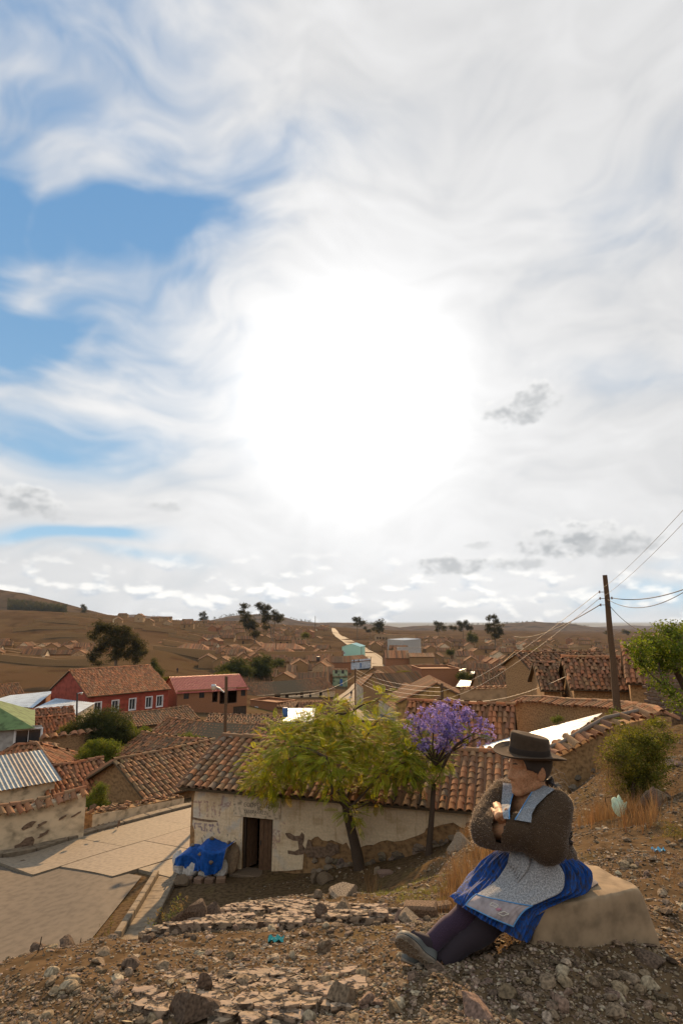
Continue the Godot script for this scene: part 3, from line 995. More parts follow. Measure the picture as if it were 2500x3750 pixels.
func long_house() -> void:
	var root := thing("long_adobe_house", "long whitewashed adobe house with open wooden door and barrel tile roof below the slope", "house", Vector3(HA.x, HY0, HA.z), atan2(-HX.z, HX.x))
	var r := RandomNumberGenerator.new()
	r.seed = 77
	var w := 5.3
	var h := 2.9
	var rise := 0.88
	var u0 := 1.84
	var top := 2.1
	# mud brick walls, half a metre thick
	var mb := MB.new()
	var hole := [u0, 0.1, 1.02, top - 0.1]
	face(mb, Vector3.ZERO, Vector3.RIGHT, HL, h, [hole], 0.5)
	face(mb, Vector3(HL, 0, 0), Vector3.FORWARD, w, h, [], 0.3)
	face(mb, Vector3(HL, 0, -w), Vector3.LEFT, HL, h, [], 0.3)
	face(mb, Vector3(0, 0, -w), Vector3.BACK, w, h, [], 0.3)
	for e in [0.0, HL]:
		var t := Vector3(e, h + rise, -w / 2)
		if e == 0.0: mb.tri(Vector3(e, h, -w), Vector3(e, h, 0), t)
		else: mb.tri(Vector3(e, h, 0), Vector3(e, h, -w), t)
	# inside faces and floor of the room
	mb.quad(Vector3(0, 0.35, -w), Vector3(0, 0.35, -0.5), Vector3(HL, 0.35, -0.5), Vector3(HL, 0.35, -w))
	for seg in [[0.0, u0], [u0 + 1.02, HL]]:
		mb.quad(Vector3(seg[1], 0, -0.5), Vector3(seg[0], 0, -0.5), Vector3(seg[0], h, -0.5), Vector3(seg[1], h, -0.5))
	mb.quad(Vector3(u0 + 1.02, hole[1] + hole[3], -0.5), Vector3(u0, hole[1] + hole[3], -0.5), Vector3(u0, h, -0.5), Vector3(u0 + 1.02, h, -0.5))
	part("wall", mb.mesh(), M.adobe, root)
	# plaster coat, broken off along the foot
	var low := PackedVector2Array([Vector2(2.85, 0.58), Vector2(3.33, 0.65), Vector2(3.84, 0.73), Vector2(3.87, 1.16), Vector2(3.95, 1.36), Vector2(4.00, 1.58), Vector2(4.09, 1.55), Vector2(4.21, 1.64), Vector2(4.33, 1.69), Vector2(4.45, 1.60), Vector2(4.63, 1.57), Vector2(4.76, 1.62), Vector2(4.97, 1.57), Vector2(5.10, 1.53), Vector2(5.22, 1.58), Vector2(5.32, 1.41), Vector2(5.48, 1.40), Vector2(5.58, 1.48), Vector2(5.69, 1.53), Vector2(5.85, 1.60), Vector2(6.02, 1.60), Vector2(6.18, 1.69), Vector2(6.27, 1.74), Vector2(6.47, 1.79), Vector2(6.68, 1.77), Vector2(6.96, 1.83), Vector2(7.12, 1.87), Vector2(7.36, 1.98), Vector2(7.54, 2.06), Vector2(7.61, 2.20), Vector2(7.84, 2.24), Vector2(8.08, 2.34), Vector2(8.40, 2.41), Vector2(8.62, 2.30), Vector2(8.85, 2.24), Vector2(9.16, 2.35), Vector2(9.84, 2.47)])
	var pl := PackedVector2Array()
	pl.append(Vector2(u0 + 1.02, hole[1] + hole[3]))
	for p in low: pl.append(p + Vector2(r.randf_range(-0.02, 0.02), r.randf_range(-0.02, 0.02)))
	pl.append(Vector2(HL - 0.02, low[low.size() - 1].y)); pl.append(Vector2(HL - 0.02, h - 0.02)); pl.append(Vector2(0.08, h - 0.02))
	var lv := h
	while lv > 0.3:
		pl.append(Vector2(0.12 + r.randf_range(-0.05, 0.06), lv - 0.05))
		lv -= 0.17
	pl.append(Vector2(0.1, 0.12)); pl.append(Vector2(u0, 0.12)); pl.append(Vector2(u0, hole[1] + hole[3]))
	var pb := MB.new()
	pb.poly(pl, Transform3D(Basis(), Vector3(0, 0, 0.03)), 0.03)
	for k in pb.v.size(): pb.t[k] = Vector2(pb.v[k].x / HL, 1.0 - pb.v[k].y / 2.95)
	var pm := StandardMaterial3D.new()
	pm.resource_name = "whitewash_print"
	pm.albedo_texture = wall_print()
	pm.roughness = 0.95; pm.metallic_specular = 0.2
	pm.cull_mode = BaseMaterial3D.CULL_DISABLED
	pm.heightmap_enabled = true; pm.heightmap_texture = T.relief; pm.heightmap_scale = 1.5
	part("plaster", pb.mesh(), pm, root)
	# scars where the finish coat has come away over the mud coat
	for sc in [[Vector2(3.26, 1.68), Vector2(3.40, 1.71), Vector2(3.59, 1.63), Vector2(3.75, 1.66), Vector2(3.80, 1.76), Vector2(3.89, 1.69), Vector2(3.88, 1.51), Vector2(3.83, 1.42), Vector2(3.92, 1.31), Vector2(3.87, 1.15), Vector2(3.66, 1.10), Vector2(3.37, 1.11), Vector2(3.36, 1.21), Vector2(3.58, 1.20), Vector2(3.72, 1.28), Vector2(3.68, 1.50), Vector2(3.53, 1.50), Vector2(3.36, 1.55)],
		[Vector2(4.00, 1.56), Vector2(4.11, 1.51), Vector2(4.16, 1.38), Vector2(4.37, 1.41), Vector2(4.54, 1.41), Vector2(4.66, 1.55), Vector2(4.80, 1.53), Vector2(4.97, 1.50), Vector2(5.00, 1.31), Vector2(4.71, 1.16), Vector2(4.37, 1.10), Vector2(4.02, 1.08), Vector2(3.90, 1.20)],
		[Vector2(0.05, 1.89), Vector2(0.30, 1.86), Vector2(0.60, 1.85), Vector2(0.94, 1.85), Vector2(0.98, 1.82), Vector2(0.70, 1.78), Vector2(0.36, 1.79), Vector2(0.07, 1.82)]]:
		var sb := MB.new()
		sb.poly(PackedVector2Array(sc), Transform3D(Basis(), Vector3(0, 0, 0.036)), 0.01)
		part("mud_patch", sb.mesh(), M.scar, root)
	# field stones of the footing
	for k in 70:
		var u := r.randf_range(4.2, HL - 0.3)
		var upto: float = 1.05 + 0.35 * smoothstep(5.0, 9.0, u)
		var g := gy(hw(u, 0).x, hw(u, 0).z) - HY0
		var v := r.randf_range(g - 0.05, maxf(g + 0.15, upto))
		var st := MB.new()
		var sz := r.randf_range(0.14, 0.34)
		st.col = vary(Color(0.30, 0.23, 0.16), r, 0.3)
		st.rock(Transform3D(Basis().rotated(Vector3.BACK, r.randf_range(-0.4, 0.4)).scaled(Vector3(sz * 1.4, sz, 0.2)), Vector3.ZERO), r, 9, 0.05, 1)
		part("stone", st.mesh(), M.stone, root, Vector3(u, v, 0.0))
	# sign panel over the door
	var sg := MB.new()
	var s0 := Vector2(1.51, 2.04)
	var s1 := Vector2(3.11, 2.74)
	sg.box(Vector3((s0.x + s1.x) / 2, (s0.y + s1.y) / 2, 0.035), Vector3(s1.x - s0.x, s1.y - s0.y, 0.03), Basis(), 0.006)
	var panel := part("sign_panel", sg.mesh(), M.sign_wash, root)
	for e in [["COOPERATI", 0.105, Vector2(1.86, 2.40), 0.17], ["YAMPARAEZ", 0.085, Vector2(1.87, 2.21), 0.14]]:
		var tm := TextMesh.new()
		var sf := SystemFont.new()
		sf.font_names = PackedStringArray(["Droid Sans"])
		tm.font = sf
		tm.text = e[0]
		tm.font_size = 64
		tm.pixel_size = e[3] / 64.0
		tm.depth = 0.004
		tm.horizontal_alignment = HORIZONTAL_ALIGNMENT_LEFT
		part("lettering", tm, M.faded_ink, panel, Vector3(e[2].x, e[2].y, 0.052))
	# door: lintel, frame, right leaf shut, left leaf open into the room
	var db := MB.new()
	db.box(Vector3(u0 + 0.51, top + 0.03, -0.1), Vector3(1.12, 0.07, 0.22), Basis(), 0.01)
	for s in [0.04, 0.98]: db.box(Vector3(u0 + s, top - 0.82, -0.12), Vector3(0.08, 1.64, 0.12), Basis(), 0.008)
	part("door_frame", db.mesh(), M.old_wood, root)
	for leaf in 2:
		var lb := MB.new()
		for k in 3: lb.box(Vector3((k + 0.5) * 0.145, 0.79, 0), Vector3(0.14, 1.56, 0.035), Basis(), 0.006)
		for k in 3: lb.box(Vector3(0.217, 0.2 + k * 0.57, -0.03), Vector3(0.4, 0.09, 0.02), Basis(), 0.004)
		var p := part("door", lb.mesh(), M.door_wood, root, Vector3(u0 + (0.52 if leaf == 0 else 0.08), top - 1.6, -0.12 if leaf == 0 else -0.16))
		if leaf == 1: p.rotation.y = 1.15
		else:
			var hb := MB.new()
			hb.box(Vector3(0.05, 0.8, 0.03), Vector3(0.03, 0.12, 0.03), Basis(), 0.004)
			part("latch", hb.mesh(), M.iron, p)
	var tb := MB.new()
	tb.box(Vector3(u0 + 0.5, 0.4, 0.1), Vector3(1.5, 0.25, 0.6), Basis(), 0.03)
	part("doorstep", tb.mesh(), M.stone_plain, root)
	# roof: reed mat on poles, channel tiles, and single cover tiles
	var go := 0.3
	var oh := 0.34
	var run := w / 2
	var sl := sqrt(run * run + rise * rise)
	var sn := rise / sl
	var cs := run / sl
	var s := sl + oh / cs
	var rb := MB.new()
	var y0 := h - oh * sn / cs + 0.08
	for e in [[Vector3(-go, y0, oh), Vector3.RIGHT, Vector3(0, sn, -cs)], [Vector3(HL + go, y0, -w - oh), Vector3.LEFT, Vector3(0, sn, cs)]]:
		var un: Vector3 = e[1].cross(e[2])
		var a: Vector3 = e[0]; var b: Vector3 = a + e[1] * (HL + go * 2)
		var up: Vector3 = e[2] * s
		for d in [0.05, 0.13]: rb.quad(a - un * d, b - un * d, b + up - un * d, a + up - un * d)
		rb.quad(a - un * 0.13, b - un * 0.13, b - un * 0.05, a - un * 0.05)
		rb.quad(b - un * 0.13, b + up - un * 0.13, b + up - un * 0.05, b - un * 0.05); rb.quad(a + up - un * 0.13, a - un * 0.13, a - un * 0.05, a + up - un * 0.05)
	var roof := part("roof", rb.mesh(), M.reed, root)
	var variants := []
	for k in 20:
		var vb := MB.new()
		vb.col = clay(r)
		if k % 7 == 0: vb.col = vary(Color(0.33, 0.235, 0.15), r, 0.2)
		half_tile(vb, Vector3.RIGHT, Vector3(0, sn, -cs), Vector3(0, cs, sn), 0.40, 0.108, 0.088, 0.016)
		variants.append(vb.mesh())
	var cols := 46
	var pitch := (HL + go * 2) / cols
	var chan := MB.new()
	var rest := MB.new()
	var o := Vector3(-go, y0, oh)
	var ux := Vector3.RIGHT
	var uy := Vector3(0, sn, -cs)
	var un := ux.cross(uy)
	var singles := 0
	for k in cols + 1:
		# channels between the covers
		chan.col = vary(Color(0.34, 0.19, 0.105), r, 0.25)
		var cx := o + ux * (k * pitch)
		var f := []
		for e in [-0.11, -0.05, 0.05, 0.11]: f.append(cx + ux * e + un * (absf(e) * 0.55 - 0.045))
		for q in 3: chan.quad(f[q] - uy * 0.03, f[q + 1] - uy * 0.03, f[q + 1] + uy * s, f[q] + uy * s)
	for k in range(cols - 1, -1, -1):
		var y := -0.06 + r.randf_range(-0.04, 0.03)
		var wob := r.randf_range(-0.02, 0.02)
		while y < s - 0.12:
			var at := o + ux * ((k + 0.5) * pitch + wob + r.randf_range(-0.012, 0.012)) + uy * y + un * (0.005 + r.randf_range(0, 0.012)) - un * 0.05 * sin(PI * k / cols)
			if singles < 299:
				singles += 1
				var p := part("tile", variants[r.randi() % variants.size()], M.clay, roof, at)
				p.rotation = Vector3(r.randf_range(-0.02, 0.02), r.randf_range(-0.05, 0.05), r.randf_range(-0.06, 0.06))
			else:
				rest.col = clay(r) if r.randf() > 0.2 else vary(Color(0.33, 0.235, 0.15), r, 0.2)
				tile_row(rest, at, ux, (uy + ux * r.randf_range(-0.03, 0.03)).normalized(), un, 0, 0.4, 0.108, 0.088, 5, 0.012)
			y += r.randf_range(0.29, 0.33)
	part("channel_tiles", chan.mesh(), M.clay, roof, Vector3.ZERO, true)
	part("tile_courses", rest.mesh(), M.clay, roof, Vector3.ZERO, true)
	var bk := MB.new()
	tiled(bk, Vector3(HL + go, y0, -w - oh), -ux, Vector3(0, sn, cs), Vector3(0, cs, -sn), HL + go * 2, s, r, 0.3, 0.0)
	part("back_tiles", bk.mesh(), M.clay, roof, Vector3.ZERO, true)
	for k in 28:
		var tbm := MB.new()
		tbm.col = clay(r)
		half_tile(tbm, Vector3.BACK, Vector3.RIGHT, Vector3.UP, 0.45, 0.14, 0.12)
		part("ridge_tile", tbm.mesh(), M.clay, roof, Vector3(-go + k * (HL + go * 2) / 28.0, h + rise + 0.10 + r.randf_range(-0.012, 0.012) - 0.05 * sin(PI * k / 28.0), -w / 2))
	for k in 16:
		var pb2 := MB.new()
		var px := 0.3 + k * (HL - 0.6) / 15.0
		pb2.tube([Vector3(px, h - 0.02, 0.3), Vector3(px, h + 0.15, -0.1)], [0.04, 0.045], 6)
		part("rafter", pb2.mesh(), M.old_wood, roof)

func sacks() -> void:
	var r := RandomNumberGenerator.new()
	r.seed = 12
	var labels := ["leftmost slumped white sack by the corner of the long house", "plump white sack under the left end of the blue tarp", "white sack poking out below the middle of the blue tarp", "white sack at the right end under the blue tarp", "brown sack leaning on the wall behind the blue tarp"]
	var spots := [[-0.05, 0.62, 0.34, 0.62, -0.12], [0.34, 0.72, 0.42, 0.52, 0.1], [0.86, 0.66, 0.46, 0.42, 0.05], [1.3, 0.6, 0.42, 0.45, -0.1], [1.5, 0.3, 0.34, 0.8, 0.05]]
	for k in 5:
		var q: Array = spots[k]
		var p := hw(q[0] + 0.1, 0, q[1])
		p.y = gy(p.x, p.z) + 0.1
		var mb := MB.new()
		var rows := []
		for j in 12:
			var f := j / 11.0
			var rad: float = q[2] * (0.62 + 0.42 * sin(PI * clampf(f * 0.82 + 0.14, 0, 1))) * (0.42 if j == 11 else 0.55 if j == 10 else 1.0) * 0.62
			if j == 0: rad *= 0.75
			var row := PackedVector3Array()
			for a in 18:
				var an := -TAU * a / 18
				var wr := 1.0 + 0.05 * sin(an * 5 + f * 9 + k) + 0.03 * sin(an * 11 - f * 7)
				row.append(Vector3(cos(an) * rad * wr + q[4] * f, f * q[3] * (1.0 - 0.04 * sin(an * 2)), sin(an) * rad * 0.8 * wr - 0.1 * f))
			rows.append(row)
		mb.grid(rows, true)
		for a in 18: mb.tri(rows[11][a], rows[11][(a + 1) % 18], Vector3(q[4], q[3] * 1.0, -0.1))
		var t := thing("sack", labels[k], "sack", p, atan2(-HX.z, HX.x), "sacks stacked by the house door")
		part("sack_body", mb.mesh(), M.sack if k < 4 else M.sack_brown, t)
	# two pieces of blue sheet thrown over the sacks
	for e in 2:
		var mb := MB.new()
		var rows := []
		var n := 22
		var u0: float = [0.08, 0.72][e]
		var u1: float = [0.92, 1.7][e]
		for j in n + 1:
			var f := float(j) / n          # from the wall side top down the front
			var row := PackedVector3Array()
			for k in n + 1:
				var g := float(k) / n
				var u := lerpf(u0, u1, g)
				var topv: float = ([0.62, 0.78][e] as float) + 0.1 * sin(g * 5.0 + e) + (0.12 * g if e == 1 else 0.0)
				var back := 0.22
				var out := back + 0.78 * smoothstep(0.0, 0.42, f) * (0.86 + 0.1 * sin(u * 7.0))
				var drop: float = [0.4, 0.66][e] * (1.0 - 0.45 * absf(g - 0.55) * (1.6 if e == 0 else 0.7))
				var v := topv - 0.06 * smoothstep(0.0, 0.35, f) - drop * smoothstep(0.3, 1.0, f)
				out += 0.03 * sin(g * 23.0 + f * 3.0) * smoothstep(0.3, 1.0, f) + 0.015 * sin(g * 41.0 - f * 11)
				var slant := (f - 0.3) * (-0.12 if e == 0 else -0.1 + 0.2 * (0.5 - g))
				var p := hw(u + slant, 0, out)
				row.append(Vector3(p.x, gy(hw(u, 0, 0.6).x, hw(u, 0, 0.6).z) + 0.12 + maxf(v, 0.1), p.z))
			rows.append(row)
		mb.grid(rows, false, true)
		var orig: Vector3 = rows[n][n / 2]
		for k in mb.v.size(): mb.v[k] -= orig
		solo("tarp", ["small blue tarp over the left sacks", "large blue tarp hanging over the sacks beside the door"][e], "tarp", mb.mesh(), M.tarp, orig, "blue tarps on the sacks")
		for k in 4:
			var g := [0.25, 0.8, 0.15, 0.6][k] as float
			var f := [0.1, 0.1, 0.62, 0.66][k] as float
			if e == 0 and k > 1: continue
			var p: Vector3 = rows[int(f * n)][int(g * n)]
			var st := MB.new()
			st.col = vary(Color(0.33, 0.24, 0.16), r, 0.2)
			st.rock(Transform3D(Basis().scaled(Vector3(0.17, 0.12, 0.15)), Vector3.ZERO), r, 9, 0.05, 1)
			solo("tarp_stone", ["brown stone weighing down the left of the %s tarp", "brown stone weighing down the right of the %s tarp", "lower left stone on the %s tarp", "lower right stone on the %s tarp"][k] % ["small blue", "large blue"][e], "stone", st.mesh(), M.stone, p + Vector3(0, 0.04, 0.03))
	for k in 5:
		var p := hw(0.2 + k * 0.36, 0, 1.0)
		p.y = gy(p.x, p.z) + 0.06
		var mb := MB.new()
		mb.col = vary(Color(0.34, 0.22, 0.14), r, 0.2)
		mb.box(Vector3.ZERO, Vector3(r.randf_range(0.2, 0.32), 0.17, 0.2), Basis().rotated(Vector3.UP, r.randf_range(-0.4, 0.4)), 0.02)
		solo("block", ["adobe block under the leftmost sack", "second adobe block from the left under the sacks", "middle adobe block under the sacks", "fourth adobe block from the left under the sacks", "adobe block nearest the door under the tarp"][k], "block", mb.mesh(), M.stone, p, "blocks under the sacks")

# ---------------------------------------------------------------- the lower street
const SO := Vector2(-10.6, -25.4)
const SS := Vector2(0.585, -0.811)
const ST := Vector2(0.811, 0.585)

func st_at(a: float, c: float, up := 0.0) -> Vector3:
	var p := SO + SS * a + ST * c
	return Vector3(p.x, broad_y(p.x, p.y) + up, p.y)

func drape(mb: MB, pts: Array, up: float, step := 0.6) -> void:
	# a four-cornered sheet laid over the ground
	var n1 := maxi(2, int(pts[0].distance_to(pts[1]) / step))
	var n2 := maxi(2, int(pts[0].distance_to(pts[3]) / step))
	var rows := []
	for j in n2 + 1:
		var row := PackedVector3Array()
		for k in n1 + 1:
			var p: Vector3 = pts[0].lerp(pts[1], float(k) / n1).lerp(pts[3].lerp(pts[2], float(k) / n1), float(j) / n2)
			row.append(Vector3(p.x, broad_y(p.x, p.z) + up, p.z))
		rows.append(row)
	mb.grid(rows)

func lower_street() -> void:
	var r := RandomNumberGenerator.new()
	r.seed = 21
	# old road surface in front of the slabs
	var mb := MB.new()
	drape(mb, [st_at(-24, -7), st_at(-10.5, 14.4), st_at(-2.0, 6.9), st_at(-3.0, -1.5)], 0.05, 0.5)
	struct("old_road", mb.mesh(), M.asphalt, "worn grey road surface running up to the concrete slabs")
	# concrete slabs, each its own
	var root := Node3D.new()
	root.name = "concrete_street"
	add_child(root)
	root.set_meta("kind", "structure")
	root.set_meta("label", "pale concrete slab street between the adobe walls and the long house")
	var a := -2.6
	var row := 0
	while a < 17.0:
		for lane in 3:
			var c0: float = [0.3, 3.35, 6.3][lane]
			var c1: float = [3.33, 6.28, 8.4][lane]
			var a0 := a + (lane - 1) * 0.9
			var a1 := a0 + 3.28
			if lane == 2 and a > 4.0: continue
			var sb := MB.new()
			sb.col = vary(Color(0.95, 0.95, 0.95), r, 0.06)
			drape(sb, [st_at(a0, c0), st_at(a0, c1), st_at(a1, c1), st_at(a1, c0)], 0.09 + r.randf_range(0, 0.012), 0.8)
			for e in [[st_at(a0, c0, 0.09), st_at(a0, c1, 0.09)], [st_at(a0, c1, 0.09), st_at(a1, c1, 0.09)]]:
				sb.quad(e[0] - Vector3.UP * 0.2, e[1] - Vector3.UP * 0.2, e[1], e[0])
			part("slab", sb.mesh(), M.concrete, root)
		a += 3.3
		row += 1
	# kerb stones along the foot of the walls
	for k in 16:
		var kb := MB.new()
		var a0 := -5.5 + k * 1.25
		var p0 := st_at(a0, 0.0)
		var p1 := st_at(a0 + 1.22, 0.0)
		var d := (p1 - p0)
		var bs := Basis(d.normalized(), Vector3.UP, d.normalized().cross(Vector3.UP)).orthonormalized()
		kb.box(Vector3.ZERO, Vector3(d.length(), 0.34, 0.42), bs, 0.025)
		var o := struct("kerb_stone", kb.mesh(), M.concrete_dark, "", (p0 + p1) / 2 + Vector3.UP * 0.05)
	# drain channel beside the old road
	var g0 := Vector3(-5.690, -6.073, -19.600)
	var g1 := Vector3(-5.034, -5.396, -14.600)
	for k in 7:
		var p0 := g0.lerp(g1, k / 7.0)
		var p1 := g0.lerp(g1, (k + 0.97) / 7.0)
		p0.y = broad_y(p0.x, p0.z); p1.y = broad_y(p1.x, p1.z)
		var d := (p1 - p0).normalized()
		var sd := d.cross(Vector3.UP).normalized()
		for s in [0, 1]:
			var kb := MB.new()
			kb.box(Vector3.ZERO, Vector3(p0.distance_to(p1), 0.3, 0.16), Basis(d, sd.cross(d), sd).orthonormalized(), 0.02)
			struct("drain_kerb", kb.mesh(), M.concrete_dark, "", (p0 + p1) / 2 + (sd * (0.0 if s == 0 else -0.6) + Vector3.UP * (0.1 if s == 0 else 0.02)))
		var fb := MB.new()
		fb.box(Vector3.ZERO, Vector3(p0.distance_to(p1), 0.06, 0.42), Basis(d, sd.cross(d), sd).orthonormalized())
		struct("drain_floor", fb.mesh(), M.concrete_dark, "", (p0 + p1) / 2 - sd * 0.3 + Vector3.UP * 0.05)

func left_walls() -> void:
	var r := RandomNumberGenerator.new()
	r.seed = 33
	var b := [Vector3(-13.170, -6.975, -23.200), Vector3(-12.361, -7.040, -24.100), Vector3(-11.462, -7.034, -24.800), Vector3(-10.488, -6.983, -25.500)]
	var t := mud_wall("cracked_white_wall", "cracked whitewashed adobe wall capped with red tiles at the left edge of the street", b, [1.62, 1.58, 1.62, 1.74], 0.45, "whitewash", {cap = true, pitch = 0.29, out = 0.3})
	# scars in the plaster
	var dx: Vector3 = (b[3] - b[1]); dx.y = 0; dx = dx.normalized()
	var nn := dx.cross(Vector3.UP)
	for q in [[0.1, 0.25, 0.9, 0.6], [0.3, 0.95, 0.5, 0.22], [0.75, 0.9, 0.4, 0.16], [1.5, 1.0, 0.36, 0.1], [2.0, 1.02, 0.4, 0.1], [2.6, 1.2, 0.34, 0.22], [3.2, 1.0, 0.3, 0.1], [3.7, 0.35, 0.16, 0.4], [3.55, 0.95, 0.3, 0.12], [0.9, 0.55, 0.5, 0.18]]:
		var pts := PackedVector2Array()
		for k in 11:
			var an := TAU * k / 11
			var f := r.randf_range(0.5, 1.15)
			pts.append(Vector2(cos(an) * q[2] * 0.5 * f, sin(an) * q[3] * 0.5 * f + cos(an) * q[2] * 0.18))
		var mb := MB.new()
		mb.poly(pts, Transform3D(Basis(dx, Vector3.UP, nn), Vector3.ZERO), 0.02)
		var base: Vector3 = b[1] + dx * q[0] + (b[3] - b[1]) * 0.0
		base.y = lerpf(b[1].y, b[3].y, q[0] / 4.0)
		part("bare_patch", mb.mesh(), M.scar, t, base + nn * (0.262 - 0.034 * q[1] / 1.6 + 0.018) + Vector3.UP * q[1] - t.position)
	# second, lower wall with broken tiles lying on it
	var c := [Vector3(-10.580, -7.123, -26.200), Vector3(-9.823, -7.344, -27.600), Vector3(-9.017, -7.567, -29.200), Vector3(-8.091, -7.865, -31.200)]
	var t2 := mud_wall("low_mud_wall", "low mud wall with a peeling white band and tile shards on top beside the street", c, [0.85, 0.85, 0.86, 0.9], 0.5, "adobe", {})
	for k in 3:
		var d: Vector3 = c[k + 1] - c[k]
		d.y = 0
		var L := d.length()
		d = d.normalized()
		var n2 := d.cross(Vector3.UP)
		var pts := PackedVector2Array([Vector2(0, 0.82), Vector2(L, 0.83)])
		for q in 12: pts.append(Vector2(L * (1.0 - q / 11.0), 0.34 + r.randf_range(-0.12, 0.12)))
		var mb := MB.new()
		mb.poly(pts, Transform3D(Basis(d, Vector3.UP, n2), Vector3.ZERO), 0.02)
		var p := part("white_band", mb.mesh(), M.whitewash, t2, c[k] + n2 * 0.29 - t2.position)
		var sl: float = (c[k + 1].y - c[k].y) / L
		p.transform.basis = Basis(Vector3(1, sl * d.x, 0), Vector3.UP, Vector3(0, sl * d.z, 1)) * 1.0
		for q in 22:
			var at: Vector3 = c[k].lerp(c[k + 1], r.randf()) + n2 * r.randf_range(-0.22, 0.22) + Vector3.UP * (0.87 + r.randf_range(0, 0.07)) - t2.position
			var sb := MB.new()
			sb.col = clay(r) * 0.8
			half_tile(sb, Vector3.RIGHT, Vector3.BACK, Vector3.UP, r.randf_range(0.12, 0.32), 0.09, 0.07, 0.02, 3)
			var pp := part("tile_shard", sb.mesh(), M.clay, t2, at)
			pp.rotation = Vector3(r.randf_range(-0.3, 0.3), r.randf() * TAU, r.randf_range(-0.4, 0.4))

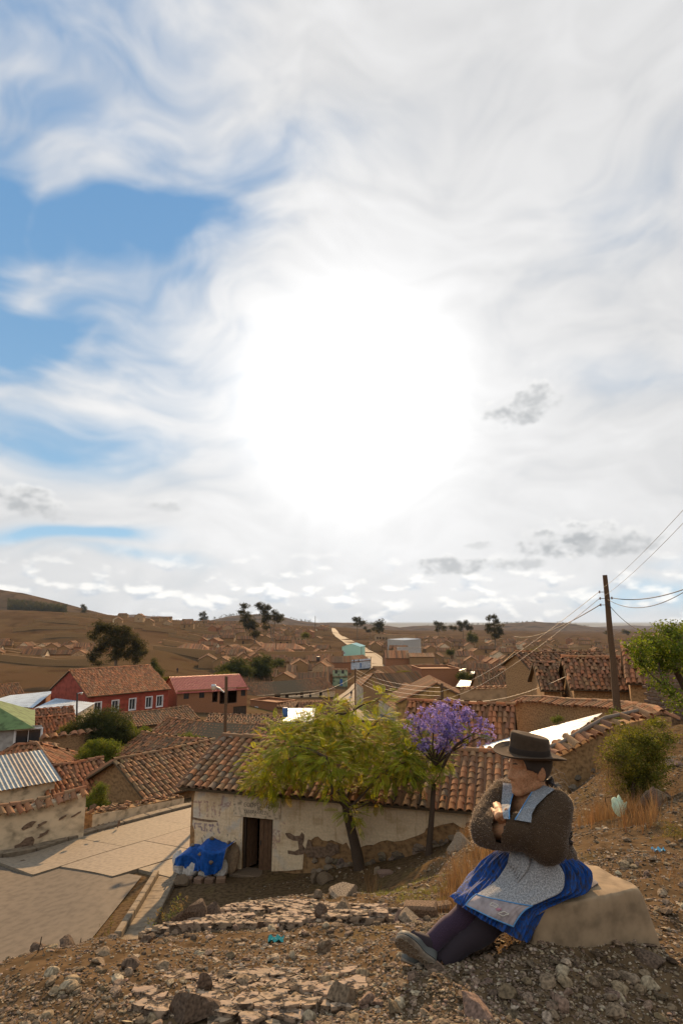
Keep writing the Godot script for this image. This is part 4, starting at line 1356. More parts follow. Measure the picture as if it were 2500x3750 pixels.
# ---------------------------------------------------------------- the town
func houses_left() -> void:
	gable("green_roof_house", "pale plastered house with green tin hip roof at the left edge", Vector3(-30.57, -5.91, -41.00), Vector3(-23.03, -5.91, -44.88), 9, 1.9, {hip = 4.2, roof = "metal", roofmat = "tin_green", wall = "plaster_grey", eave = 0.45, verge = 0.45, holes = [["f", 7.7, 1.75, 1.7, 1.15, "window_w"]]})
	gable("tin_front_house", "white house with rusty blue tin lean-to roof and dark doorway behind the cracked white wall", Vector3(-17.48, -6.36, -29.30), Vector3(-14.70, -6.36, -31.87), 3.3, 0.85, {shed = true, roof = "tin", roofmat = "tin_old", sheet = [Color(0.56, 0.63, 0.63), Color(0.52, 0.58, 0.58), Color(0.50, 0.46, 0.41), Color(0.55, 0.61, 0.61)], wall = "whitewash", holes = [["f", 1.45, 0.55, 1.35, 1.05, "window"], ["f", 3.35, 0.1, 0.42, 1.62, "void"]], h = 2.5})
	gable("tile_hip_house", "red tile hip roof house behind the rusty tin lean-to", Vector3(-20.21, -6.78, -32.80), Vector3(-15.38, -6.78, -34.07), 5.6, 1.25, {hip = 2.2, pitch = 0.27, tl = 0.36, tone = Color(1.05, 0.95, 0.9)})
	gable("red_tile_house", "long red tile roof sloping to the street wall beside the adobe gable", Vector3(-14.39, -7.27, -31.20), Vector3(-12.09, -7.27, -33.37), 5.0, 1.15, {pitch = 0.26, tl = 0.36, tone = Color(1.15, 1, 0.95), seed = 5})
	gable("adobe_gable_house", "bare adobe house with its gable to the street and an old brown tile roof", Vector3(-9.6, -6.75, -30.6), Vector3(-5.9, -6.75, -35.6), 5.0, 1.25, {pitch = 0.26, tl = 0.36, tone = Color(0.92, 1, 1), eave = 0.45, verge = 0.3, wall = "adobe"})
	gable("brown_tile_house", "brown tile roof house with adobe front behind the bright green bushes", Vector3(-16.32, -7.88, -44.00), Vector3(-11.14, -7.88, -41.27), 5.6, 1.2, {pitch = 0.27, tl = 0.38, sag = 0.15})
	gable("long_tile_house", "longest brown tile roof left of the lamp post", Vector3(-17.29, -8.57, -54.00), Vector3(-5.58, -8.57, -50.17), 6.4, 1.3, {pitch = 0.28, tl = 0.4, sag = 0.2})
	gable("far_tile_house", "greyish tile roof in front of the red house", Vector3(-22.84, -9.03, -63.00), Vector3(-16.35, -9.03, -68.96), 5.0, 1.0, {pitch = 0.29, tl = 0.4, tone = Color(0.95, 1, 1), sag = 0.15})
	gable("post_tile_house", "dark tile roof right behind the lamp post", Vector3(-13.84, -8.49, -62.00), Vector3(-6.02, -8.49, -61.68), 4.4, 0.5, {pitch = 0.29, tl = 0.4, tone = Color(0.85, 0.9, 0.95), sag = 0.1})
	gable("red_roof_house", "bright red tile roof left of the round dark tree", Vector3(-25.20, -7.96, -49.00), Vector3(-22.04, -7.96, -51.46), 5.6, 1.5, {pitch = 0.27, tl = 0.38, tone = Color(1.25, 0.95, 0.85), holes = [["f", 3.2, 0.9, 0.8, 1.3, "void"]]})
	gable("low_red_roof_house", "low dull red tile roof under the street lamp on the left", Vector3(-30.05, -8.34, -58.00), Vector3(-26.39, -8.34, -60.41), 5.6, 1.3, {pitch = 0.28, tl = 0.4, tone = Color(1.1, 0.92, 0.88)})
	gable("small_adobe_house", "small adobe house with a stub of tile roof below the bright red roof", Vector3(-23.57, -7.69, -46.00), Vector3(-21.93, -7.69, -44.87), 2.4, 0.4, {shed = true, pitch = 0.28})
	gable("red_house", "dark red painted house with white framed windows and tile roof with painted pink sheen", Vector3(-31.0, -7.2, -74.0), Vector3(-23.6, -7.2, -82.4), 10.5, 2.7, {wall = "red_paint", pitch = 0.28, tl = 0.4, tone = Color(1.5, 1.35, 1.3), eave = 0.4, sag = 0.0,  # raised roof tone puts the pale sheen into the tile colour
		holes = [["f", 0.9, 1.15, 0.85, 1.35, "window_w"], ["f", 3.2, 1.15, 0.85, 1.35, "window_w"], ["f", 5.55, 1.15, 0.85, 1.35, "window_w"], ["f", 7.9, 1.15, 0.85, 1.35, "window_w"], ["f", 9.5, 1.15, 0.85, 1.35, "window_w"]]})
	gable("brick_house", "raw brick two storey house with red metal roof beside the red house", Vector3(-22.80, -8.04, -84.00), Vector3(-13.92, -8.04, -89.10), 8.0, 1.8, {wall = "brick", roof = "metal", roofmat = "tin_red", sheet = [Color.WHITE],
		holes = [["f", 0.9, 3.3, 0.75, 1.0, "window"], ["f", 3.1, 3.3, 0.75, 1.0, "window"], ["f", 5.0, 2.6, 0.8, 1.9, "void"], ["f", 6.1, 2.3, 2.6, 2.2, "void"], ["f", 9.3, 3.2, 0.7, 1.0, "window"], ["f", 8.2, 0.2, 2.0, 1.6, "door"]]})
	tin_shed("blue_tin_hall", "largest blue tin roof left of the red house", [Vector3(-44.896, -8.375, -76.000), Vector3(-36.571, -8.381, -72.000), Vector3(-39.925, -7.781, -84.000), Vector3(-48.135, -8.837, -88.000)], "tin", "brick", {pitch = 0.3})
	tin_shed("blue_tin_annex", "lower blue tin roof leaning against the red house gable", [Vector3(-34.134, -7.979, -66.000), Vector3(-27.946, -8.086, -63.000), Vector3(-28.754, -7.691, -71.000), Vector3(-34.925, -7.538, -74.000)], "tin", "whitewash", {pitch = 0.3})
	gable("edge_tile_house", "old tile roof at the left edge above the blue tin roof", Vector3(-58.01, -10.27, -98.00), Vector3(-53.92, -10.27, -102.42), 6, 1.5, {pitch = 0.34, tl = 0.45})
	mud_wall("yard_wall", "plastered yard wall with tile shards between the bright green bushes and the round dark tree", [Vector3(-20.915, -7.664, -42.500), Vector3(-18.947, -7.695, -44.000), Vector3(-17.376, -7.535, -47.000)], [1.35, 1.4, 1.2], 0.4, "mud", {cap = true, pitch = 0.55, crest = false})
	mud_wall("short_capped_wall", "short dark wall with red tile cap below the green roofed house", [Vector3(-18.822, -6.888, -37.000), Vector3(-17.471, -7.226, -38.000)], [1.2, 1.2], 0.4, "adobe", {cap = true, pitch = 0.5})

func houses_center() -> void:
	var W := 0.078
	gable("white_row_house", "long low white house with many small doors and windows in the middle of town", Vector3(-24.19, -16.61, -150.00), Vector3(-1.82, -16.61, -167.43), 9, 2.9, {wall = "whitewash", pitch = 0.4, tl = 0.6, tone = Color(0.95, 1, 1.02), sag = 0.25,
		holes = [["f", 8.9, 0.6, 1.7, 1.8, "void"], ["f", 12.1, 0.2, 1.1, 2.0, "door"], ["f", 15.4, 1.5, 0.5, 0.6, "void"], ["f", 16.8, 0.2, 1.0, 2.1, "door"], ["f", 19.7, 0.8, 0.75, 1.1, "window"], ["f", 21.6, 1.6, 0.4, 0.5, "void"], ["f", 23.1, 0.2, 0.9, 1.7, "void"]]})
	gable("brick_block", "flat topped raw brick block in front of the long white house", Vector3(-17.74, -13.25, -118.00), Vector3(-12.00, -13.25, -113.69), 5, 0, {flat = true, wall = "brick", h = 5.2, holes = [["f", 1.4, 3.4, 0.7, 0.6, "window_w"]]})
	gable("shed_row", "low shed row with tile edge under the long white house", Vector3(-11.80, -13.80, -112.00), Vector3(-3.55, -13.80, -112.71), 4, 0.5, {shed = true, pitch = 0.5})
	gable("grey_yard_house", "grey walled yard building with pale tin roof beside the big tree", Vector3(-5.70, -8.28, -62.00), Vector3(-3.06, -8.28, -62.00), 5, 0.5, {shed = true, roof = "tin", roofmat = "tin", wall = "plaster_grey"})
	gable("tree_side_house", "brown roof seen through the crown of the big green tree", Vector3(-4.89, -12.12, -84.00), Vector3(1.93, -12.12, -86.26), 8, 2.2, {pitch = 0.4, tl = 0.5})
	# around the street
	gable("green_corner_house", "two storey green and yellow house on the left side of the town street", Vector3(-2.98, -16.56, -205.00), Vector3(2.05, -16.56, -205.00), 12, 2.2, {wall = "green_wash", pitch = 0.5, tl = 0.7, holes = [["f", 0.7, 4.6, 0.9, 1.2, "window"], ["f", 3.0, 4.6, 0.9, 1.2, "window"], ["f", 2.4, 0.6, 1.0, 2.2, "door_b"]]})
	gable("mint_house", "mint green house with pale gable beside the far street", Vector3(11.607, -13.678, -372.000), Vector3(15.481, -12.918, -392.000), 11.5, 1.8, {wall = "mint", roof = "metal", roofmat = "tin_mint", sheet = [Color.WHITE], h = 7.0, far = true, holes = [["l", 1.0, 2.4, 0.9, 1.4, "window_w"]]})
	gable("blue_white_house", "white and blue two storey house with balcony beside the far street", Vector3(4.43, -16.84, -285.00), Vector3(14.40, -16.84, -297.25), 9, 2.4, {wall = "white_blue", pitch = 0.5, far = true, holes = [["f", 2.0, 3.2, 1.0, 1.4, "window"], ["f", 5.6, 3.2, 1.0, 1.4, "window"], ["f", 7.2, 0.6, 1.2, 2.2, "door_b"]]})
	gable("street_side_house", "long white and ochre house running down the right side of the town street", Vector3(3.701, -13.115, -151.000), Vector3(9.366, -12.794, -104.000), 11, 2.6, {wall = "whitewash_ochre", pitch = 0.42, tl = 0.6, sag = 0.15, tone = Color(1.05, 1.1, 1.1),
		holes = [["f", 6.0, 0.4, 1.0, 2.3, "door"], ["f", 11.0, 1.2, 0.9, 1.3, "window"], ["f", 17.0, 1.2, 0.9, 1.3, "window"], ["f", 23.0, 0.4, 1.0, 2.3, "door"], ["f", 30.0, 1.2, 0.9, 1.3, "window"], ["f", 37.0, 1.2, 0.9, 1.3, "window"], ["f", 42.0, 0.4, 1.0, 2.3, "door"]]})
	gable("corner_white_house", "white house with two dark doorways below the long roof at the street corner", Vector3(7.09, -9.34, -78.00), Vector3(9.55, -9.34, -68.72), 7, 2.0, {wall = "whitewash", pitch = 0.35, tl = 0.5, holes = [["f", 0.7, 1.1, 0.7, 1.5, "void"], ["f", 2.6, 0.7, 0.7, 2.0, "void"]]})
	gable("dark_tile_house", "wide dark tile roof with deep channels right of the town street", Vector3(8.66, -11.25, -118.00), Vector3(18.11, -11.25, -122.94), 9, 2.6, {pitch = 0.5, tl = 0.0, tone = Color(0.7, 0.7, 0.66), sag = 0.2})
	gable("upper_dark_tile_house", "mossy tile roof above the wide dark roof", Vector3(10.91, -11.97, -150.00), Vector3(28.00, -11.97, -166.22), 8, 2.2, {pitch = 0.5, tl = 0.0, tone = Color(0.75, 0.78, 0.72)})
	gable("big_brick_house", "tall windowless brick house in the right half of the town", Vector3(17.03, -8.18, -128.00), Vector3(25.35, -8.18, -128.75), 10, 0, {flat = true, wall = "brick", h = 8.0, holes = [["f", 2.4, 3.2, 0.8, 1.1, "window_w"]]})
	gable("red_gable_house", "red brick house with pink tile roof on the right of the far street", Vector3(17.41, -12.15, -235.00), Vector3(26.55, -12.15, -235.00), 9, 2.6, {wall = "brick", pitch = 0.6, far = true, tone = Color(1.5, 1.5, 1.5), holes = [["f", 8.4, 1.2, 1.1, 2.4, "void"]]})
	gable("brown_block_house", "brown flat fronted house with two white barred windows", Vector3(26.53, -11.57, -232.00), Vector3(35.87, -11.57, -232.00), 9, 1.2, {pitch = 0.6, far = true, holes = [["f", 1.4, 2.0, 1.2, 1.4, "window_w"], ["f", 6.0, 2.0, 1.2, 1.4, "window_w"]]})
	gable("school_block", "long three storey grey block with square windows beyond the street", Vector3(30.97, -9.05, -560.00), Vector3(52.99, -9.05, -511.29), 12, 0, {flat = true, wall = "plaster_brown", h = 11, far = true, holes = [["f", 5, 6.5, 2.8, 2.0, "void"], ["f", 10.5, 6.5, 2.8, 2.0, "void"], ["f", 16.5, 6.5, 2.8, 2.0, "void"], ["f", 22, 6.5, 2.8, 2.0, "void"]]})
	gable("grey_tin_house", "grey wall with a flat pale tin roof on the right", Vector3(43.65, -10.75, -420.00), Vector3(60.70, -10.75, -454.91), 12, 0.6, {shed = true, roof = "tin", roofmat = "tin", wall = "plaster_grey", far = true})
	gable("long_grey_wall_house", "long pale grey parapet building under the smoke", Vector3(31.49, -12.11, -330.00), Vector3(44.06, -12.11, -330.00), 8, 0, {flat = true, wall = "plaster_grey", far = true})
	gable("ochre_house", "ochre house with its gable to the viewer behind the purple tree", Vector3(16.515, -8.178, -74.000), Vector3(17.096, -8.146, -84.000), 9.6, 2.3, {wall = "ochre", pitch = 0.4, tl = 0.5, h = 5.5})
	gable("white_pillar_house", "white porch front left of the ochre gable", Vector3(9.68, -8.33, -78.00), Vector3(10.20, -8.33, -74.93), 4, 0.6, {shed = true, wall = "whitewash", pitch = 0.4, holes = [["f", 0.15, 2.0, 0.35, 1.8, "void"], ["f", 0.62, 2.0, 0.3, 1.8, "void"]]})
	gable("near_tile_house", "red barrel tile roof behind the purple flowering tree", Vector3(2.76, -3.72, -27.50), Vector3(7.18, -3.72, -26.12), 4.6, 1.45, {pitch = 0.25, tl = 0.36, tone = Color(1.15, 1, 0.95), eave = 0.3})
	mud_wall("grey_yard_wall", "tall grey yard wall with a thin tile cap right of the ochre house", [Vector3(11.445, -7.644, -58.000), Vector3(15.293, -7.168, -55.000), Vector3(16.475, -6.894, -54.000)], [2.9, 2.9, 2.7], 0.4, "plaster_brown", {cap = true, pitch = 0.5, both = false, out = 0.2})
	gable("mid_tile_house", "worn tile roof house above the grey yard wall", Vector3(16.89, -6.39, -72.00), Vector3(20.93, -6.39, -72.00), 6, 2.0, {pitch = 0.32, tl = 0.45, tone = Color(0.9, 0.95, 0.95)})
	tin_shed("pale_tin_shed", "pale blue tin roof hanging between brown walls right of the street", [Vector3(15.916, -7.195, -84.000), Vector3(19.654, -7.049, -84.000), Vector3(21.508, -7.345, -92.000), Vector3(18.924, -7.437, -96.000)], "tin_pale", "adobe", {pitch = 0.3})
	tin_shed("white_tin_strip", "narrow white tin roof above the pale blue one", [Vector3(25.339, -8.512, -118.000), Vector3(29.526, -8.512, -118.000), Vector3(31.445, -8.529, -126.000), Vector3(27.084, -8.529, -126.000)], "tin_pale", "adobe", {pitch = 0.4})
	tin_shed("small_white_tin", "small white tin roof beside the dark bush on the right", [Vector3(24.289, -8.205, -124.000), Vector3(25.431, -7.877, -124.000), Vector3(27.440, -8.311, -132.000), Vector3(25.985, -8.602, -132.000)], "tin_pale", "whitewash", {pitch = 0.4})
	tin_shed("blue_wedge_shed", "blue tin wedge beside the adobe houses on the right", [Vector3(17.252, -3.928, -62.000), Vector3(19.018, -4.091, -62.000), Vector3(21.430, -3.926, -70.000), Vector3(20.068, -4.327, -70.000)], "tin_pale", "plaster_brown", {pitch = 0.3})
	# tiled compounds with hip roofs
	for q in [["pink hip roof hall, leftmost of the compound behind the long wall", 545, 2369, 345, 675, 2370, 10], ["pink hip roof hall, second from left of the compound", 632, 2379, 322, 762, 2379, 11], ["brick red hip roof hall left of the big pale roof", 770, 2387, 318, 912, 2387, 13], ["largest pale pink hip roof hall of the compound", 912, 2377, 345, 1108, 2384, 15], ["low red hip roof hall in front of the largest pale roof", 932, 2394, 312, 1080, 2394, 12]]:
		var ab := [Vector3.ZERO]
		var a := sp(q[1], q[2], q[3])
		var b := sp(q[4], q[5], q[3])
		b.y = a.y
		gable("hip_roof_hall", q[0], a, b, q[6], 2.8, {hip = 6.0, wall = "plaster_brown", pitch = 0.7, far = true, tone = Color(1.6, 1.55, 1.5), eave = 0.8, verge = 0.8, group = "hip roof halls of the school compound", cat = "hall"})
	mud_wall("compound_wall", "long plain brown wall in front of the hip roof halls", [sp(560, 2395, 300), sp(830, 2412, 290), sp(1080, 2412, 290), sp(1250, 2408, 300)], [4.2, 3.4, 3.4, 3.0], 0.5, "adobe", {})
	for q in [["tile roof with pale wall below it, left of the blue and white house", 1062, 2453, 252, 1200, 2455, 8, "whitewash", 1.0], ["dark tile roof behind the long white house", 1018, 2491, 200, 1205, 2489, 8, "plaster_grey", 0.9], ["low brown roof left of the dark tile roof", 870, 2500, 190, 985, 2500, 7, "adobe", 0.95], ["red brick terrace above the green corner house", 1200, 2425, 262, 1285, 2425, 9, "brick", 1.2], ["red tile roof house next to the green corner house", 1185, 2468, 212, 1222, 2476, 8, "brick", 1.25], ["long low shed with pale wall in front of the mint house", 1110, 2400, 330, 1256, 2400, 7, "plaster_grey", 0.8], ["adobe house with orange tile roof between the round trees", 1048, 2460, 232, 1082, 2462, 8, "adobe", 1.4], ["sagging tile roof above the lamp post", 900, 2478, 215, 1010, 2482, 8, "adobe", 0.9], ["small adobe gable house above the dark tile roof", 1120, 2420, 285, 1180, 2420, 8, "adobe", 1.3]]:
		var a := sp(q[1], q[2], q[3])
		var b := sp(q[4], q[5], q[3])
		b.y = a.y
		gable("town_house", q[0], a, b, q[6], 2.3, {wall = q[7], pitch = 0.5, far = true, tone = Color(q[8], q[8], q[8] * 0.97), sag = 0.2})

func sp(sx: float, sy: float, d: float) -> Vector3:
	# survey sighting from the hillside: bearing and fall read off a sketch, and the distance north
	var x := (sx - 1250.0) / 2124.0
	var y := (1875.0 - sy) / 2124.0
	var c := cos(deg_to_rad(10.8))
	var s := sin(deg_to_rad(10.8))
	var k := d / (c - y * s)
	return Vector3(x * k, 1.55 + (y * c + s) * k, -d)

func houses_right() -> void:
	gable("adobe_shed_house", "leftmost of the bare adobe houses on the right with a jagged tile gable", Vector3(11.062, -2.001, -33.000), Vector3(11.884, -2.001, -33.000) + Vector3(0, 0, 0.15), 5.0, 1.2, {pitch = 0.25, tl = 0.36, tone = Color(0.95, 0.95, 0.95), wall = "adobe_bare", eave = 0.25, h = 3.6})
	gable("adobe_window_house", "bare adobe house with one old grey shutter window right of the jagged gable", Vector3(11.916, -1.677, -31.000), Vector3(11.916, -1.677, -31.000) + Vector3(2.6, 0, 0.62), 5.0, 1.3, {pitch = 0.26, tl = 0.36, tone = Color(1.15, 1.05, 1.0), wall = "adobe_bare", eave = 0.3, back = true, h = 3.4, holes = [["f", 0.92, 0.75, 0.55, 1.45, "window"]]})
	gable("adobe_back_house", "long tile roof behind the bare adobe houses", Vector3(12.12, -1.37, -38.00), Vector3(17.87, -1.37, -38.44), 5.0, 0.9, {pitch = 0.26, tl = 0.36, tone = Color(0.9, 0.9, 0.9), wall = "adobe_bare", h = 3.0})
	gable("adobe_tall_roof_house", "adobe house with steep red tile roof right of the power pole", Vector3(13.394, -1.047, -28.000), Vector3(13.394, -1.047, -28.000) + Vector3(1.25, 0, 0.55), 4.2, 1.3, {pitch = 0.25, tl = 0.36, tone = Color(1.2, 1.05, 1.0), wall = "adobe_bare", h = 3.4, holes = [["f", 0.25, 0.5, 0.7, 1.1, "void"]]})
	# tall wall of exposed mud bricks
	var r := RandomNumberGenerator.new()
	r.seed = 8
	var a := Vector3(12.634, -2.092, -25.000)
	var b := Vector3(13.403, -1.858, -21.500)
	a.y = -3.4; b.y = -3.4
	var d := Vector3(b.x - a.x, 0, b.z - a.z)
	var L := d.length()
	d = d.normalized()
	var n := d.cross(Vector3.UP)
	var root := thing("mud_brick_wall", "tall wall of exposed mud bricks over a rubble base at the right edge", "wall", a, atan2(-d.z, d.x))
	var mb := MB.new()
	mb.box(Vector3(L / 2, 2.05, -0.25), Vector3(L, 4.5, 0.46))
	part("core", mb.mesh(), M.mud, root)
	var variants := []
	for k in 8:
		var vb := MB.new()
		vb.col = vary(Color(0.32, 0.22, 0.15), r, 0.16)
		vb.box(Vector3.ZERO, Vector3(0.36, 0.115, 0.12), Basis(), 0.016)
		variants.append(vb.mesh())
	var v := 1.35
	var row := 0
	while v < 4.3:
		var u := -0.05 - 0.19 * (row % 2)
		while u < L:
			if r.randf() > 0.06:
				var p := part("mud_brick", variants[r.randi() % 8], M.brick_mud, root, Vector3(u + 0.2 + r.randf_range(-0.01, 0.01), v + r.randf_range(-0.008, 0.008), -0.045 + r.randf_range(-0.018, 0.02)))
				p.rotation.z = r.randf_range(-0.03, 0.03)
			u += 0.385
		v += 0.138
		row += 1
	for k in 46:
		var st := MB.new()
		var sz := r.randf_range(0.16, 0.38)
		st.col = vary(Color(0.27, 0.21, 0.16), r, 0.3)
		st.rock(Transform3D(Basis().rotated(Vector3.BACK, r.randf() * 3).scaled(Vector3(sz, sz * 0.8, 0.25)), Vector3.ZERO), r, 9, 0.05, 1)
		part("stone", st.mesh(), M.stone, root, Vector3(r.randf() * L, r.randf_range(0.0, 1.3), 0.0))
	for k in int(L / 0.3):
		var tb := MB.new()
		tb.col = clay(r)
		half_tile(tb, Vector3.RIGHT, Vector3(0, 0.3, -1).normalized(), Vector3(0, 1, 0.3).normalized(), 0.5, 0.13, 0.1)
		part("tile", tb.mesh(), M.clay, root, Vector3(k * 0.3 + 0.15, 4.3, 0.14))
	# winding wall with a heavy tile cap
	var wb := [Vector3(8.717, -3.962, -33.000), Vector3(9.679, -3.659, -32.000), Vector3(10.215, -3.359, -30.000), Vector3(10.656, -3.127, -28.000), Vector3(11.051, -2.882, -26.000), Vector3(11.278, -2.510, -24.000), Vector3(11.070, -2.041, -21.500), Vector3(10.574, -1.893, -20.000)]
	mud_wall("tile_capped_wall", "winding adobe wall with a thick red tile cap in front of the adobe houses on the right", wb, [0.9, 1.2, 1.12, 1.0, 0.98, 0.78, 0.5, 0.4], 0.45, "adobe_bare", {cap = true, pitch = 0.24, out = 0.32})
	# yard wall behind the woman
	var yb := [Vector3(4.596, -2.534, -14.300), Vector3(5.106, -2.486, -14.400), Vector3(5.701, -2.381, -14.600), Vector3(6.478, -2.150, -15.000), Vector3(7.704, -1.889, -15.800)]
	var yw := mud_wall("yard_wall_with_tiles", "rough mud yard wall with single row of barrel tiles behind the woman", yb, [0.98, 1.05, 1.18, 1.2, 1.0], 0.4, "adobe_bare", {})
	for k in 15:
		var f := k / 14.0 * 4.0
		var q := mini(int(f), 3)
		var hgt: Array = [0.98, 1.05, 1.18, 1.2, 1.0]
		var at: Vector3 = yb[q].lerp(yb[q + 1], f - q) + Vector3.UP * (lerpf(hgt[q], hgt[q + 1], f - q) + 0.06)
		var dd: Vector3 = yb[q + 1] - yb[q]
		dd.y = 0
		dd = dd.normalized()
		var nn := dd.cross(Vector3.UP)
		var tb := MB.new()
		tb.col = clay(r) * 1.1
		half_tile(tb, dd, (-nn + Vector3.UP * 0.22).normalized(), Vector3.UP, 0.5, 0.12, 0.1)
		var p := part("tile", tb.mesh(), M.clay, yw, at + nn * 0.34 - yw.position + Vector3.UP * r.randf_range(-0.03, 0.03))
		p.rotation = Vector3(r.randf_range(-0.1, 0.1), r.randf_range(-0.25, 0.25), r.randf_range(-0.12, 0.12))
	var log_pts := []
	var log_rad := []
	for k in 5:
		log_pts.append(yb[k] + Vector3.UP * (([0.98, 1.05, 1.18, 1.2, 1.0][k] as float) + 0.19) - yw.position)
		log_rad.append(0.05)
	var lb := MB.new()
	lb.tube(log_pts, log_rad, 7)
	part("ridge_log", lb.mesh(), M.grey_wood, yw)
	for k in 12:
		var st := MB.new()
		st.col = vary(Color(0.3, 0.24, 0.18), r, 0.3)
		var sz := r.randf_range(0.14, 0.3)
		st.rock(Transform3D(Basis().rotated(Vector3.BACK, r.randf() * 3).scaled(Vector3(sz, sz * 0.8, 0.2)), Vector3.ZERO), r, 9, 0.05, 1)
		var f := r.randf_range(0.1, 2.8)
		var q := int(f)
		part("stone", st.mesh(), M.stone, yw, yb[q].lerp(yb[q + 1], f - q) + Vector3(-0.05, r.randf_range(0.05, 0.5), 0.24) - yw.position)
	tin_shed("white_tin_roof", "long bright white corrugated tin roof between the long house and the yard wall", [Vector3(3.440, -3.420, -22.200), Vector3(6.560, -2.445, -19.600), Vector3(10.496, -2.040, -24.500), Vector3(5.897, -3.940, -27.500)], "tin_white", "mud", {pitch = 0.13, amp = 0.014, turn = true})

func town_fill() -> void:
	# the small far houses: a few kinds, each house its own copy
	var r := RandomNumberGenerator.new()
	r.seed = 101
	var kinds := []
	var spec := [["adobe", 7.0, 5.5, 2.8, 1.6, 1.0], ["adobe", 10.0, 6.0, 3.0, 1.7, 1.15], ["brick", 8.0, 6.0, 3.4, 1.7, 1.3], ["adobe", 13.0, 6.0, 2.7, 1.6, 0.85], ["plaster_brown", 8.0, 6.5, 3.2, 1.8, 1.1], ["whitewash", 9.0, 6.0, 3.0, 1.7, 1.0]]
	var looks := ["small adobe house", "red roofed adobe house", "raw brick house", "long low adobe house", "brown plastered house", "whitewashed house"]
	for k in spec.size():
		var q: Array = spec[k]
		var root := thing("distant_house", "", "house")
		var rr := RandomNumberGenerator.new()
		rr.seed = 40 + k
		house_body(root, q[1], q[2], q[3] + 1.5, q[4], rr, {far = true, pitch = 0.6, tone = Color(q[5], q[5], q[5] * 0.97), wall = q[0], sag = 0.15, back = true, holes = [["f", q[1] * 0.25, 1.6, 0.95, 2.0, "door"], ["f", q[1] * 0.62, 2.5, 0.9, 1.0, "window"], ["r", q[2] * 0.4, 2.4, 0.8, 0.9, "window"]]})
		kinds.append(root)
	var used := []
	for c in get_children():
		if c is Node3D and c.has_meta("category") and c.get_meta("category") in ["house", "shed", "hall"] and not kinds.has(c): used.append(Vector3(c.position.x + 4, c.position.z - 4, 9))
	var first := []
	var small := []
	for k in kinds.size(): first.append(true)
	var zones := [ # name, count, az from, az to, distance from, to, spacing
		["on the dry slope at the far left", 30, -31.0, -22.5, 225.0, 300.0, 9.0],
		["in the far town left of the street", 66, -13.5, -0.3, 330.0, 800.0, 10.5],
		["in the middle of town left of the street", 34, -12.0, 0.0, 170.0, 330.0, 9.5],
		["in the far town right of the street", 80, 3.2, 20.0, 290.0, 760.0, 10.5],
		["in the middle of town right of the street", 46, 4.0, 21.0, 100.0, 300.0, 9.0],
		["scattered on the plain behind the right hand adobe houses", 22, 19.0, 30.0, 190.0, 800.0, 14.0],
		["lined up along the right side of the far street", 16, 0.0, 0.0, 215.0, 520.0, 7.0],
		["lined up along the left side of the far street", 14, 0.0, 0.0, 430.0, 1000.0, 7.0],
		["on the left hand ridge by the tall gum trees", 26, -21.0, -4.0, 520.0, 900.0, 12.0]]
	for z in zones:
		var made := 0
		var tries := 0
		while made < z[1] and tries < 2500:
			tries += 1
			var d = sqrt(r.randf()) * (z[5] - z[4]) + z[4] if z[4] < 250 else lerpf(z[4], z[5], pow(r.randf(), 1.3))
			var az := deg_to_rad(r.randf_range(z[2], z[3]))
			var x = sin(az) * d
			var zz = -cos(az) * d
			if z[2] == 0.0 and z[3] == 0.0:
				var sx := street_x(d)
				x = sx + (r.randf_range(13.0, 18.0) if "right" in z[0] else -r.randf_range(13.0, 18.0))
				zz = -d
			elif absf(x - street_x(-zz)) < 14.0 and -zz > 120.0: continue
			var clash := false
			for u in used:
				if Vector2(x - u.x, zz - u.y).length() < maxf(u.z, z[6]): clash = true; break
			# leave the street in sight: nothing tall just in front of it
			for hh in [0.0, 5.5]:
				for ww in [-6.0, 6.0]:
					var fall := (1.55 - (broad_y(x, zz) + hh)) / -zz as float
					for sd in [200.0, 230.0, 260.0, 300.0, 340.0, 400.0, 480.0, 560.0, 700.0, 850.0]:
						if sd > -zz and absf((x + ww) / -zz - street_x(sd) / sd) < 7.0 / sd + 0.004 and absf(fall - (1.55 - broad_y(street_x(sd), -sd)) / sd) < 0.010: clash = true
			if clash: continue
			used.append(Vector3(x, zz, z[6]))
			made += 1
			var kk := r.randi() % 12
			var kind: int = [0, 0, 1, 1, 1, 2, 3, 3, 0, 4, 4, 5][kk]
			var h: Node3D = kinds[kind]
			if first[kind]: first[kind] = false
			else:
				h = kinds[kind].duplicate()
				h.name = numbered("distant_house")
				add_child(h)
			var sc := r.randf_range(0.95, 1.3) * (0.72 if z[4] < 230 and z[2] < -20 else 1.0)
			h.scale = Vector3(sc, sc * r.randf_range(0.9, 1.15), sc)
			h.rotation.y = deg_to_rad([0.0, 90.0, 180.0, -90.0][r.randi() % 4] + r.randf_range(-14, 14) - rad_to_deg(az) * 0.4)
			h.position = Vector3(x, broad_y(x, zz) - 1.4, zz)
			tag(h, looks[kind], "house", "houses " + z[0])
			small.append(h)
	print(small.size(), " small houses")
	by_landmark(small)
	# low field and yard walls
	var walls := []
